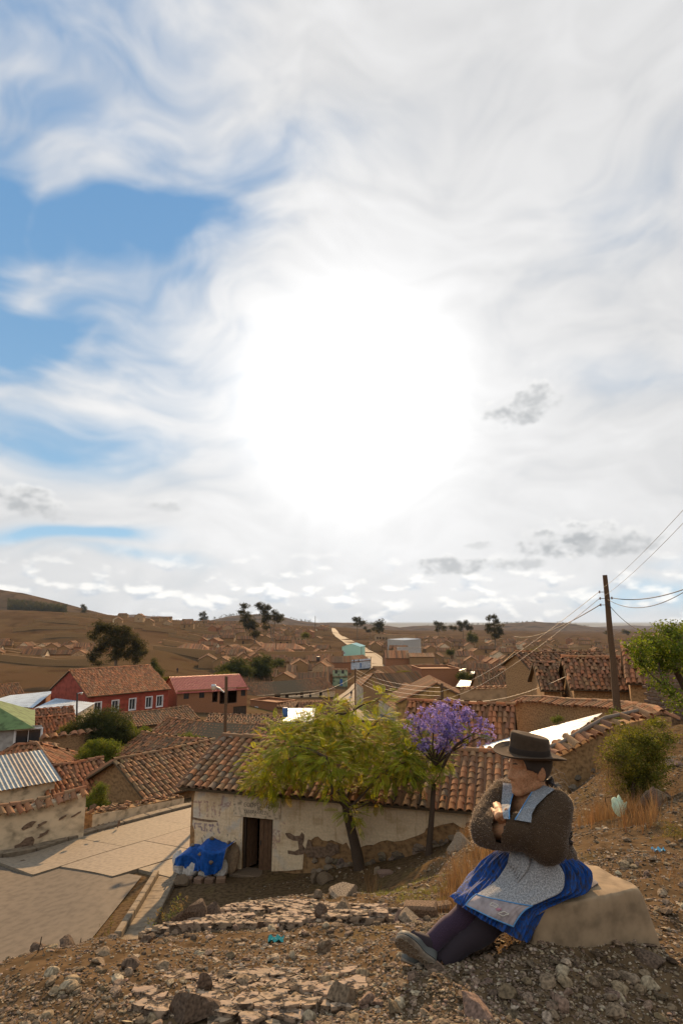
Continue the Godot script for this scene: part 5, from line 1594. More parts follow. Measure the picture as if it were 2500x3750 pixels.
	for k in 80:
		var q: Array = [[-31.0, -23.0, 210, 300], [-13.0, -1.0, 280, 800], [4.0, 22.0, 200, 800], [18.0, 30.0, 120, 700], [-28.0, -10.0, 330, 800]][k % 5]
		var d := r.randf_range(q[2], q[3])
		var az := deg_to_rad(r.randf_range(q[0], q[1]))
		var x := sin(az) * d
		var zz := -cos(az) * d
		if absf(x - street_x(-zz)) < 18.0: continue
		var ll := r.randf_range(12, 34) * (1.0 + d / 700.0)
		var t := r.randf_range(-0.35, 0.35)
		var p := []
		for j in 4:
			var xx := x + cos(t) * ll * (j / 3.0 - 0.5)
			var z2 := zz + sin(t) * ll * (j / 3.0 - 0.5)
			if absf(xx - street_x(-z2)) < 9.0: xx = street_x(-z2) + 9.0 * signf(x - street_x(-zz))
			p.append(Vector3(xx, gy(xx, z2), z2))
		var zone: String = ["on the dry slope at the far left", "among the houses left of the far street", "among the houses right of the far street", "on the plain at the right", "across the fields on the left ridge"][k % 5]
		var w := mud_wall("distant_mud_wall", "long low mud wall " + zone, p, [2.2, 2.3, 2.1, 2.2], 0.5, "adobe", {})
		w.set_meta("group", "low mud walls " + zone)
		w.set_meta("label", "long low mud wall")
		walls.append(w)
	by_landmark(walls)

const NTH := ["nearest", "second", "third", "fourth", "fifth", "sixth", "seventh", "eighth", "ninth", "tenth", "eleventh", "twelfth", "thirteenth", "fourteenth", "fifteenth", "sixteenth", "seventeenth", "eighteenth", "nineteenth", "twentieth"]

func by_landmark(list: Array) -> void:
	# tell far things apart by the landmark they stand nearest to
	var marks := [["the mint green house", sp(1288, 2400, 400)], ["the blue and white balcony house", sp(1320, 2450, 290)], ["the long grey three storey block", sp(1420, 2330, 565)], ["the tall windowless brick house", sp(1610, 2500, 132)], ["the long white row house", sp(1060, 2570, 160)],
		["the green corner house", sp(1245, 2540, 208)], ["the three left skyline gum trees", sp(960, 2345, 410)], ["the tallest gum tree on the right", sp(1812, 2345, 430)], ["the largest pale hip roof hall", sp(1010, 2395, 350)], ["the big gum tree on the bare field", sp(427, 2480, 140)],
		["the leaning power pole", sp(2240, 2500, 120)], ["the right skyline row of gum trees", sp(1690, 2320, 690)], ["the house with two barred windows", sp(1545, 2420, 235)], ["the wide dark tile roof", sp(1490, 2530, 122)], ["the plantation on the left hill", sp(140, 2400, 300)], ["the far end of the street", sp(1230, 2310, 800)]]
	var bins := {}
	for h in list:
		var best := 0
		for k in marks.size():
			var d := Vector2(h.position.x - marks[k][1].x, (h.position.z - marks[k][1].z) * 0.6).length()
			if d < Vector2(h.position.x - marks[best][1].x, (h.position.z - marks[best][1].z) * 0.6).length(): best = k
		var m: Vector3 = marks[best][1]
		var db := atan2(h.position.x, -h.position.z) - atan2(m.x, -m.z)
		var dd: float = -h.position.z + m.z
		var rel := ("left of " if db < 0 else "right of ") if absf(db) * absf(m.z) > absf(dd) * 0.5 else ("behind " if dd > 0 else "in front of ")
		var key: String = h.get_meta("label") + "|" + rel + marks[best][0]
		if not bins.has(key): bins[key] = []
		bins[key].append([h.position.distance_to(m), h])
	for key in bins:
		var l: Array = bins[key]
		l.sort_custom(func(p, q): return p[0] < q[0])
		var kk: PackedStringArray = key.split("|")
		for k in l.size():
			l[k][1].set_meta("label", kk[0] + ", " + (NTH[mini(k, 19)] + " " if l.size() > 1 else "") + kk[1])

func street_x(d: float) -> float:
	var t := [[110.0, 2.5], [150.0, 3.6], [200.0, 9.0], [260.0, 18.5], [330.0, 21.0], [400.0, 19.5], [480.0, 15.0], [560.0, 9.0], [800.0, -8.0], [1100.0, -16.0], [1600.0, -90.0], [2400.0, -220.0]]
	for k in t.size() - 1:
		if d <= t[k + 1][0]: return lerpf(t[k][1], t[k + 1][1], smoothstep(0.0, 1.0, clampf((d - t[k][0]) / (t[k + 1][0] - t[k][0]), 0, 1)) * 0.5 + clampf((d - t[k][0]) / (t[k + 1][0] - t[k][0]), 0, 1) * 0.5)
	return -220.0

func town_street() -> void:
	var mb := MB.new()
	var l := []
	var rr := []
	var rows := []
	var d := 105.0
	while d < 1300.0:
		var row := PackedVector3Array()
		for k in 5:
			var x := street_x(d) + (k - 2) * 2.2
			row.append(Vector3(x, broad_y(x, -d) + 0.22 + d * 0.0002, -d))
		rows.append(row)
		d *= 1.03
	mb.grid(rows)
	struct("town_street", mb.mesh(), M.street_worn, "pale concrete street running through the town and up the far slope")
	for s in [-1, 1]:
		var kb := MB.new()
		d = 105.0
		while d < 700.0:
			var d2 := d * 1.04
			var x0 = street_x(d) + s * 5.2
			var x1 = street_x(d2) + s * 5.2
			var a := Vector3(x0, broad_y(x0, -d) + 0.3, -d)
			var b := Vector3(x1, broad_y(x1, -d2) + 0.3, -d2)
			kb.box((a + b) / 2, Vector3(1.5, 0.36, a.distance_to(b)), Basis.looking_at(b - a))
			d = d2
		struct("pavement", kb.mesh(), M.street_worn, "raised pavement on the %s of the town street" % ["left", "", "right"][s + 1])

func far_hills() -> void:
	# ridges on the horizon
	var f := FastNoiseLite.new()
	f.seed = 17; f.frequency = 0.6; f.fractal_octaves = 4
	var hills := [ # label, sightings of the crest, distance, depth, material
		["bare brown hill on the far left", [[-900, 2260], [-500, 2180], [-150, 2150], [0, 2158], [90, 2172], [200, 2200], [320, 2232], [430, 2262], [520, 2284]], 1350.0, 700.0, "hill_near"],
		["low blue hill left of the gum trees", [[380, 2290], [440, 2252], [500, 2250], [560, 2258], [640, 2272], [720, 2290]], 4300.0, 1500.0, "hill_far"],
		["broad grey hill behind the middle of the town", [[700, 2300], [790, 2270], [850, 2256], [940, 2248], [1020, 2254], [1090, 2272], [1160, 2280], [1260, 2280], [1330, 2284], [1420, 2292], [1480, 2302]], 3300.0, 1500.0, "hill_far"],
		["long grey hill behind the right side of the town", [[1400, 2308], [1480, 2296], [1560, 2290], [1700, 2290], [1800, 2288], [1880, 2282], [1960, 2277], [2040, 2281], [2110, 2290], [2180, 2300], [2260, 2308]], 3600.0, 1400.0, "hill_far"],
		["far blue hills at the right edge of the plain", [[2120, 2306], [2220, 2296], [2300, 2290], [2380, 2294], [2460, 2288], [2600, 2280], [2900, 2290], [3300, 2300]], 6500.0, 2200.0, "hill_far"]]
	for h in hills:
		var rows := []
		var nseg := 90
		var p0 := sp(h[1][0][0], 2280, h[2])
		for j in 14:
			var t := j / 13.0           # from the near foot over the crest to the back
			var row := PackedVector3Array()
			for k in nseg + 1:
				var g = float(k) / nseg * (h[1].size() - 1)
				var q := mini(int(g), h[1].size() - 2)
				var u = g - q
				u = u * u * (3 - 2 * u) * 0.5 + u * 0.5
				var c := sp(lerpf(h[1][q][0], h[1][q + 1][0], u), lerpf(h[1][q][1], h[1][q + 1][1], u), h[2])
				var base := -75.0
				var s := sin(clampf(t / 0.55, 0, 1) * PI / 2) if t < 0.55 else cos((t - 0.55) / 0.45 * PI / 2)
				var y = lerpf(base, c.y, pow(s, 1.3)) + f.get_noise_2d(c.x * 0.01, t * 9) * h[2] * 0.0012 * (1.0 - absf(t - 0.55))
				row.append(Vector3(c.x, y, c.z - (t - 0.55) * h[3]))
			rows.append(row)
		var mb := MB.new()
		mb.grid(rows)
		struct("hill", mb.mesh(), M[h[4]], h[0])

# ---------------------------------------------------------------- trees and plants
func leaf_quad(mb: MB, a: Vector3, d: Vector3, w: Vector3) -> void:
	# a pointed leaf from a along d, two faces folded a little along the midrib
	var m := a + d * 0.45
	var up := w.cross(d).normalized() * w.length() * 0.3
	mb.tri(a, m + w + up, a + d); mb.tri(a, a + d, m - w + up)

func mesh_frond() -> ArrayMesh:
	# a drooping feathered leaf one metre long along +z
	var mb := MB.new()
	var n := 9
	for k in n:
		var f := (k + 0.5) / n
		var p := Vector3(0, -0.38 * f * f, f)
		var t := Vector3(0, -0.76 * f, 1).normalized()
		var len := 0.26 * sin(PI * clampf(f * 0.8 + 0.16, 0, 1)) + 0.05
		for s in [-1.0, 1.0]:
			var d := (Vector3(s, -0.25, 0) * 0.85 + t * 0.5).normalized() * len
			leaf_quad(mb, p, d, t * 0.045)
	mb.tri(Vector3(-0.012, 0, 0), Vector3(0.012, 0, 0), Vector3(0, -0.38, 1))
	return mb.mesh()

func mesh_sprig(sd: int, n: int, len: float, wid: float, droop: float) -> ArrayMesh:
	# a handful of leaves in a ball of half a metre radius
	var mb := MB.new()
	var r := RandomNumberGenerator.new()
	r.seed = sd
	for k in n:
		var p := Vector3(r.randfn(), r.randfn(), r.randfn()) * 0.26
		var d := (Vector3(r.randf_range(-1, 1), r.randf_range(-1, 1) - droop, r.randf_range(-1, 1))).normalized() * len * r.randf_range(0.7, 1.2)
		var w := d.cross(Vector3(r.randf_range(-1, 1), r.randf_range(-1, 1), r.randf_range(-1, 1))).normalized() * wid
		leaf_quad(mb, p, d, w)
	return mb.mesh()

func mesh_blade(sd: int) -> ArrayMesh:
	var mb := MB.new()
	var r := RandomNumberGenerator.new()
	r.seed = sd
	for k in 9:
		var a := r.randf() * TAU
		var lean := r.randf_range(0.05, 0.45)
		var o := Vector3(cos(a), 0, sin(a)) * r.randf_range(0, 0.08)
		var dir := Vector3(cos(a) * lean, 1, sin(a) * lean)
		var s := Vector3(-sin(a), 0, cos(a)) * 0.007
		var h := r.randf_range(0.5, 1.0)
		var m := o + dir * h * 0.55
		var e := o + dir * h + Vector3(cos(a), -0.3, sin(a)) * lean * h * 0.5
		mb.quad(o - s, o + s, m + s * 0.8, m - s * 0.8)
		mb.tri(m - s * 0.8, m + s * 0.8, e)
	return mb.mesh()

func limb(a: Vector3, b: Vector3, r: RandomNumberGenerator, sagk := 0.12) -> Array:
	var out := []
	var l := a.distance_to(b)
	var off := Vector3(r.randf_range(-1, 1), r.randf_range(-0.3, 1.0), r.randf_range(-1, 1)) * l * sagk
	for k in 6:
		var f := k / 5.0
		out.append(a.lerp(b, f) + off * sin(PI * f) + Vector3(r.randf_range(-1, 1), r.randf_range(-1, 1), r.randf_range(-1, 1)) * l * 0.012)
	return out

func plant(called: String, label: String, cat: String, trunk: Array, rad: float, clumps: Array, leaf: Mesh, m: Material, o := {}) -> Node3D:
	var base: Vector3 = trunk[0]
	var root := thing(called, label, cat, base, 0.0, o.get("group", ""))
	var r := RandomNumberGenerator.new()
	r.seed = int(absf(base.x * 71 + base.z * 29)) + 3
	var bark: Material = o.get("bark", M.bark)
	var nodes := []
	if rad > 0.0:
		var pts := []
		var rr := []
		var jit: float = o.get("jit", 0.0)
		var n := trunk.size()
		for k in n - 1:
			for q in 4:
				var f := q / 4.0
				var p: Vector3 = trunk[k].cubic_interpolate(trunk[k + 1], trunk[maxi(k - 1, 0)], trunk[mini(k + 2, n - 1)], f)
				pts.append(p - base); rr.append(rad * lerpf(1.15 if k == 0 and q == 0 else 1.0, 0.6, (k + f) / (n - 1)) * r.randf_range(0.94, 1.06))
		pts.append(trunk[n - 1] - base); rr.append(rad * 0.55)
		pts[0].y -= 0.3
		var mb := MB.new()
		mb.tube(pts, rr, 8)
		part("trunk", mb.mesh(), bark, root)
		for k in range(int(pts.size() * o.get("fork", 0.6)), pts.size()): nodes.append(pts[k])
	var order := clumps.duplicate()
	order.sort_custom(func(p, q): return p[0].distance_to(trunk[trunk.size() - 1]) < q[0].distance_to(trunk[trunk.size() - 1]))
	var xf := []
	var cols := []
	var pal: Array = o.get("cols", [Color(0.10, 0.14, 0.02), Color(0.14, 0.17, 0.02), Color(0.07, 0.10, 0.02)])
	var size: float = o.get("size", 0.35)
	var dens: float = o.get("dens", 60.0)
	for c in order:
		var ctr: Vector3 = c[0] - base
		var rx: float = c[1]; var ry: float = c[2]
		var rz: float = c[3] if c.size() > 3 else rx
		if rad > 0.0 and o.get("limbs", true):
			var best: Vector3 = nodes[0]
			for q in nodes:
				if q.distance_to(ctr) < best.distance_to(ctr): best = q
			var pts := limb(best, ctr, r)
			var l := best.distance_to(ctr)
			var r0 := clampf(l * 0.035, rad * 0.16, rad * 0.55)
			var mb := MB.new()
			mb.tube(pts, [r0, r0 * 0.85, r0 * 0.7, r0 * 0.55, r0 * 0.4, r0 * 0.2], 6)
			part("limb", mb.mesh(), bark, root)
			for q in [2, 3, 4, 5]: nodes.append(pts[q])
			for t in (3 if l > 0.5 else 1):
				var tb := MB.new()
				var e := ctr + Vector3(r.randf_range(-rx, rx), r.randf_range(-ry, ry), r.randf_range(-rz, rz)) * 0.8
				tb.tube(limb(pts[r.randi_range(2, 5)], e, r, 0.06), [r0 * 0.4, r0 * 0.3, r0 * 0.25, r0 * 0.2, r0 * 0.15, r0 * 0.08], 4)
				part("twig", tb.mesh(), bark, root)
		var n := int(dens * pow(rx * ry * rz, 0.6667) / (size * size) * (c[4] if c.size() > 4 else 1.0))
		for k in n:
			var d := Vector3(r.randfn(), r.randfn(), r.randfn()).normalized()
			var f := pow(r.randf(), 0.42)
			# an uneven outline: lobes of the clump swell and shrink
			var lob := 1.0 + 0.28 * sin(d.x * 5.1 + ctr.x * 7) * sin(d.y * 6.3 + ctr.z * 5) + 0.15 * sin(d.z * 11.0 + ctr.y * 9)
			var p := ctr + Vector3(d.x * rx, d.y * ry, d.z * rz) * f * lob
			var s := size * r.randf_range(0.65, 1.25)
			var bs: Basis
			if o.get("frond", false):
				var fw := (Vector3(d.x, d.y * 0.45 + r.randf_range(-0.3, 0.4), d.z) + Vector3(r.randf_range(-0.6, 0.6), 0, r.randf_range(-0.6, 0.6))).normalized()
				bs = Basis.looking_at(-fw, Vector3.UP if absf(fw.y) < 0.95 else Vector3.RIGHT)
				bs = bs.rotated(fw, r.randf_range(-0.5, 0.5))
			else:
				bs = Basis(Vector3.UP, r.randf() * TAU) * Basis(Vector3.RIGHT, r.randf_range(-0.5, 0.5))
			xf.append(Transform3D(bs.scaled(Vector3.ONE * s), p))
			var cc: Color = pal[r.randi() % pal.size()]
			cols.append(vary(cc, r, 0.25))
	if xf.size(): many(o.get("crown", "crown"), leaf, m, xf, cols, root)
	return root

func sc(list: Array, d: float, seed: int, spread := 0.9) -> Array:
	# clumps from sightings [x, y, half width, half height(, density)] at distance d, spread in depth
	var r := RandomNumberGenerator.new()
	r.seed = seed
	var out := []
	for q in list:
		var dd := d + r.randf_range(-spread, spread)
		var k := dd / 2124.0 * 1.06
		out.append([sp(q[0], q[1], dd), q[2] * k, q[3] * k, maxf(q[2], q[3]) * k * 0.9, q[4] if q.size() > 4 else 1.0])
	return out

func tp(list: Array, d: float) -> Array:
	var out := []
	for q in list: out.append(sp(q[0], q[1], d if q.size() < 3 else q[2]))
	return out

func near_trees() -> void:
	var frond := mesh_frond()
	var leafy: Material = M.leaf
	var t := tp([[1318, 3183], [1303, 3110], [1286, 3040], [1272, 2975], [1258, 2925], [1240, 2890]], 18.3)
	t[0].y = gy(t[0].x, t[0].z) - 0.05
	plant("feathery_green_tree", "feathery yellow green tree with leaning trunk before the long house wall", "tree", t, 0.17,
		sc([[985, 2800, 80, 60], [940, 2850, 45, 45], [1060, 2735, 95, 65], [1010, 2870, 80, 40], [1150, 2690, 95, 65], [1110, 2790, 100, 65], [1250, 2700, 95, 60], [1200, 2780, 85, 55], [1330, 2720, 95, 60], [1300, 2800, 80, 50, 0.7], [1420, 2750, 90, 65], [1400, 2830, 75, 45, 0.8], [1490, 2790, 65, 55], [1230, 2615, 65, 50], [1160, 2630, 50, 40], [1300, 2600, 50, 40, 0.7], [1395, 2560, 42, 40, 0.6], [1385, 2640, 60, 35, 0.6], [1440, 2660, 55, 40, 0.7], [1020, 2648, 42, 22], [1095, 2660, 45, 30],
			[1230, 2850, 60, 35, 0.6], [1290, 2890, 60, 35, 0.6], [1355, 2890, 45, 40, 0.5], [1215, 2905, 40, 25, 0.6], [1270, 2975, 24, 22, 0.6], [1305, 2990, 28, 34, 0.7], [1330, 2960, 28, 24, 0.4], [1370, 2930, 30, 22, 0.5]], 18.0, 5, 1.3),
		frond, leafy, {size = 0.32, dens = 58.0, frond = true, fork = 0.55, cols = [Color(0.32, 0.34, 0.016), Color(0.38, 0.37, 0.02), Color(0.24, 0.28, 0.016), Color(0.20, 0.24, 0.016), Color(0.34, 0.25, 0.02)]})
	t = tp([[1568, 3135], [1572, 3080], [1578, 3010], [1583, 2940], [1588, 2870]], 17.4)
	t[0].y = gy(t[0].x, t[0].z) - 0.05
	var jac := plant("purple_flowering_tree", "slim tree with purple blossom over green leaves at the right of the long house", "tree", t, 0.10,
		sc([[1500, 2700, 50, 50], [1470, 2780, 55, 60], [1545, 2770, 60, 45], [1600, 2770, 45, 45], [1520, 2840, 55, 28, 0.8], [1620, 2810, 26, 40, 0.6], [1590, 2700, 60, 40, 0.6], [1560, 2850, 40, 25, 0.5], [1730, 2690, 50, 20, 0.35]], 17.3, 6, 0.7),
		frond, leafy, {size = 0.3, dens = 56.0, frond = true, fork = 0.75, cols = [Color(0.24, 0.28, 0.016), Color(0.17, 0.21, 0.016), Color(0.12, 0.15, 0.014)]})
	var r := RandomNumberGenerator.new()
	r.seed = 61
	var xf := []
	var cols := []
	for c in sc([[1620, 2592, 45, 30], [1590, 2635, 85, 45], [1530, 2665, 55, 42], [1665, 2625, 70, 42], [1705, 2615, 34, 28], [1640, 2680, 60, 50], [1760, 2655, 38, 28], [1782, 2695, 26, 26], [1620, 2725, 40, 38], [1712, 2705, 15, 10], [1560, 2725, 48, 24], [1680, 2680, 30, 24], [1510, 2725, 22, 18]], 17.2, 9, 0.6):
		var ctr: Vector3 = c[0]
		var lb := MB.new()
		var from := sp(1592, 2800, 17.3)
		lb.tube(limb(from - jac.position, ctr - jac.position, r, 0.1), [0.03, 0.026, 0.022, 0.018, 0.012, 0.006], 5)
		part("limb", lb.mesh(), M.bark, jac)
		for k in int(c[1] * c[2] * 430):
			var d := Vector3(r.randfn(), r.randfn(), r.randfn()).normalized() * pow(r.randf(), 0.5)
			d *= 1.0 + 0.25 * sin(d.x * 9 + d.y * 7)
			xf.append(Transform3D(Basis(Vector3(r.randf(), r.randf(), r.randf()).normalized(), r.randf() * TAU).scaled(Vector3.ONE * r.randf_range(0.09, 0.17)), ctr - jac.position + Vector3(d.x * c[1], d.y * c[2], d.z * c[3])))
			cols.append(vary([Color(0.30, 0.235, 0.52), Color(0.22, 0.17, 0.42), Color(0.40, 0.33, 0.58), Color(0.17, 0.13, 0.3)][r.randi() % 4], r, 0.2))
	many("blossom", mesh_sprig(3, 9, 0.5, 0.13, 0.2), M.petal, xf, cols, jac)
	# the tree that leans in from the right
	var sprig := mesh_sprig(11, 14, 0.34, 0.09, 0.1)
	t = tp([[2590, 2760, 12.5], [2570, 2680, 12.4], [2545, 2600, 12.3], [2505, 2520, 12.2], [2470, 2450, 12.1]], 12.0)
	t[0].y = gy(t[0].x, t[0].z)
	plant("leaning_tree", "tree with thin bent limbs and bright green crown leaning in at the right edge", "tree", t, 0.09,
		sc([[2335, 2368, 48, 24], [2400, 2345, 62, 32], [2465, 2322, 50, 34], [2390, 2400, 70, 32], [2345, 2420, 42, 24], [2470, 2400, 60, 42], [2425, 2440, 60, 24], [2365, 2455, 26, 18], [2510, 2310, 50, 36], [2420, 2500, 34, 22], [2445, 2530, 26, 20], [2480, 2570, 34, 28], [2530, 2390, 60, 60], [2560, 2470, 60, 60], [2415, 2300, 26, 14]], 12.0, 13, 0.7),
		sprig, leafy, {size = 0.2, dens = 24.0, cols = [Color(0.12, 0.17, 0.02), Color(0.16, 0.20, 0.02), Color(0.09, 0.12, 0.015)]})
	# shrubs on the slope
	var base := Vector3(3.696, -0.864, -8.000)
	base.y = gy(base.x, base.z)
	plant("green_thorn_shrub", "big wild shrub of small green leaves on the slope right of the woman", "shrub", [base, base + Vector3(0.05, 0.3, 0), base + Vector3(0.1, 0.6, 0)], 0.03,
		sc([[2340, 2710, 85, 45], [2270, 2760, 60, 50], [2290, 2820, 75, 50], [2380, 2770, 70, 60], [2310, 2885, 75, 45], [2440, 2705, 32, 20], [2370, 2850, 60, 50], [2340, 2930, 60, 30, 0.6], [2410, 2650, 40, 22, 0.6]], 8.1, 15, 0.25),
		mesh_sprig(12, 16, 0.24, 0.07, 0.0), leafy, {size = 0.11, dens = 45.0, cols = [Color(0.14, 0.15, 0.02), Color(0.18, 0.17, 0.025), Color(0.10, 0.10, 0.02)]})
	plant("dry_thorn_shrub", "dry brown shrub merging into the left of the big green shrub", "shrub", [base + Vector3(-0.25, 0, 0), base + Vector3(-0.3, 0.12, 0), base + Vector3(-0.32, 0.22, 0)], 0.008,
		sc([[2235, 2790, 40, 50], [2225, 2850, 38, 50], [2265, 2910, 45, 50], [2300, 2960, 55, 30], [2240, 2975, 50, 24], [2330, 3000, 40, 40]], 8.0, 17, 0.25),
		mesh_sprig(14, 12, 0.4, 0.02, -0.3), M.dry_leaf, {size = 0.12, dens = 34.0, cols = [Color(0.24, 0.15, 0.08), Color(0.19, 0.12, 0.065), Color(0.28, 0.19, 0.1)]})
	var eb := Vector3(2.838, -0.392, -5.400)
	eb.y = gy(eb.x, eb.z)
	plant("edge_weed", "low rusty weed with yellow flowers at the right edge", "weed", [eb, eb + Vector3(0.02, 0.06, 0), eb + Vector3(0.03, 0.1, 0)], 0.006,
		sc([[2450, 3080, 32, 32], [2490, 3060, 36, 40], [2400, 3110, 24, 18], [2520, 3090, 30, 40], [2440, 3030, 22, 20]], 5.4, 19, 0.12),
		mesh_sprig(15, 12, 0.4, 0.03, -0.4), leafy, {size = 0.075, dens = 26.0, cols = [Color(0.14, 0.10, 0.04), Color(0.11, 0.10, 0.025), Color(0.2, 0.13, 0.04), Color(0.12, 0.12, 0.02)]})
	# weeds along the crest on the left
	var weeds := [["green weed clump with dry seed heads above the drain", 640, 3385, 7.6, [[600, 3350, 30, 24], [640, 3340, 38, 32], [690, 3350, 36, 22], [660, 3300, 24, 22], [560, 3375, 24, 14], [720, 3340, 18, 10]], [Color(0.13, 0.16, 0.03), Color(0.17, 0.14, 0.05), Color(0.2, 0.13, 0.06)], 0.09, false],
		["leafless twiggy weed with a few yellow leaves on the crest", 390, 3460, 4.8, [[385, 3400, 16, 26], [405, 3370, 14, 22], [370, 3430, 16, 14]], [Color(0.15, 0.13, 0.03), Color(0.2, 0.15, 0.04), Color(0.12, 0.09, 0.04)], 0.05, true],
		["small weed with yellow flowers by the crest stones on the left", 285, 3500, 4.2, [[270, 3475, 16, 14], [300, 3485, 20, 12], [310, 3460, 10, 10]], [Color(0.3, 0.22, 0.02), Color(0.14, 0.13, 0.03)], 0.05, true],
		["tiny bright green weed at the left bottom", 130, 3585, 3.5, [[120, 3570, 18, 10], [150, 3560, 12, 8], [60, 3600, 14, 8]], [Color(0.15, 0.2, 0.03)], 0.04, false]]
	for q in weeds:
		var b := sp(q[1], q[2], q[3])
		b.y = gy(b.x, b.z)
		plant("weed", q[0], "weed", [b, b + Vector3(0.01, 0.04, 0), b + Vector3(0.015, 0.08, 0)], 0.004, sc(q[4], q[3], 23, 0.1), mesh_sprig(16, 9, 0.45, 0.05, -0.5), leafy, {size = q[6], dens = 5.0 if q[7] else 8.0, cols = q[5]})
	# vines over the wall and the yard
	for q in [["vine hanging over the wall between red tile roof and adobe gable", 350, 2960, 29, [[350, 2925, 34, 26], [370, 2890, 24, 20], [325, 2945, 20, 22], [385, 2945, 18, 18]], "vine"], ["bush squeezed between white tin roof and tile wall at the power pole", 2230, 2680, 19, [[2200, 2660, 34, 22], [2235, 2640, 30, 22], [2180, 2690, 26, 14], [2300, 2650, 26, 18], [2250, 2610, 16, 12]], "bush"], ["young shoots growing on the edge of the yard wall", 2080, 2745, 15.2, [[2035, 2740, 7, 14], [2075, 2725, 7, 12], [2110, 2710, 10, 16], [2140, 2690, 10, 8]], "shoots"], ["weeds behind the white tin roof", 2040, 2640, 26, [[2030, 2637, 16, 9], [2050, 2632, 12, 8]], "weeds"]]:
		var b := sp(q[1], q[2], q[3])
		plant(q[5], q[0], "plant", [b, b + Vector3(0, 0.2, 0), b + Vector3(0, 0.4, 0)], 0.015, sc(q[4], q[3], 27, 0.3), sprig, leafy, {size = 0.16, dens = 34.0, cols = [Color(0.12, 0.15, 0.02), Color(0.09, 0.12, 0.02), Color(0.16, 0.17, 0.02)]})

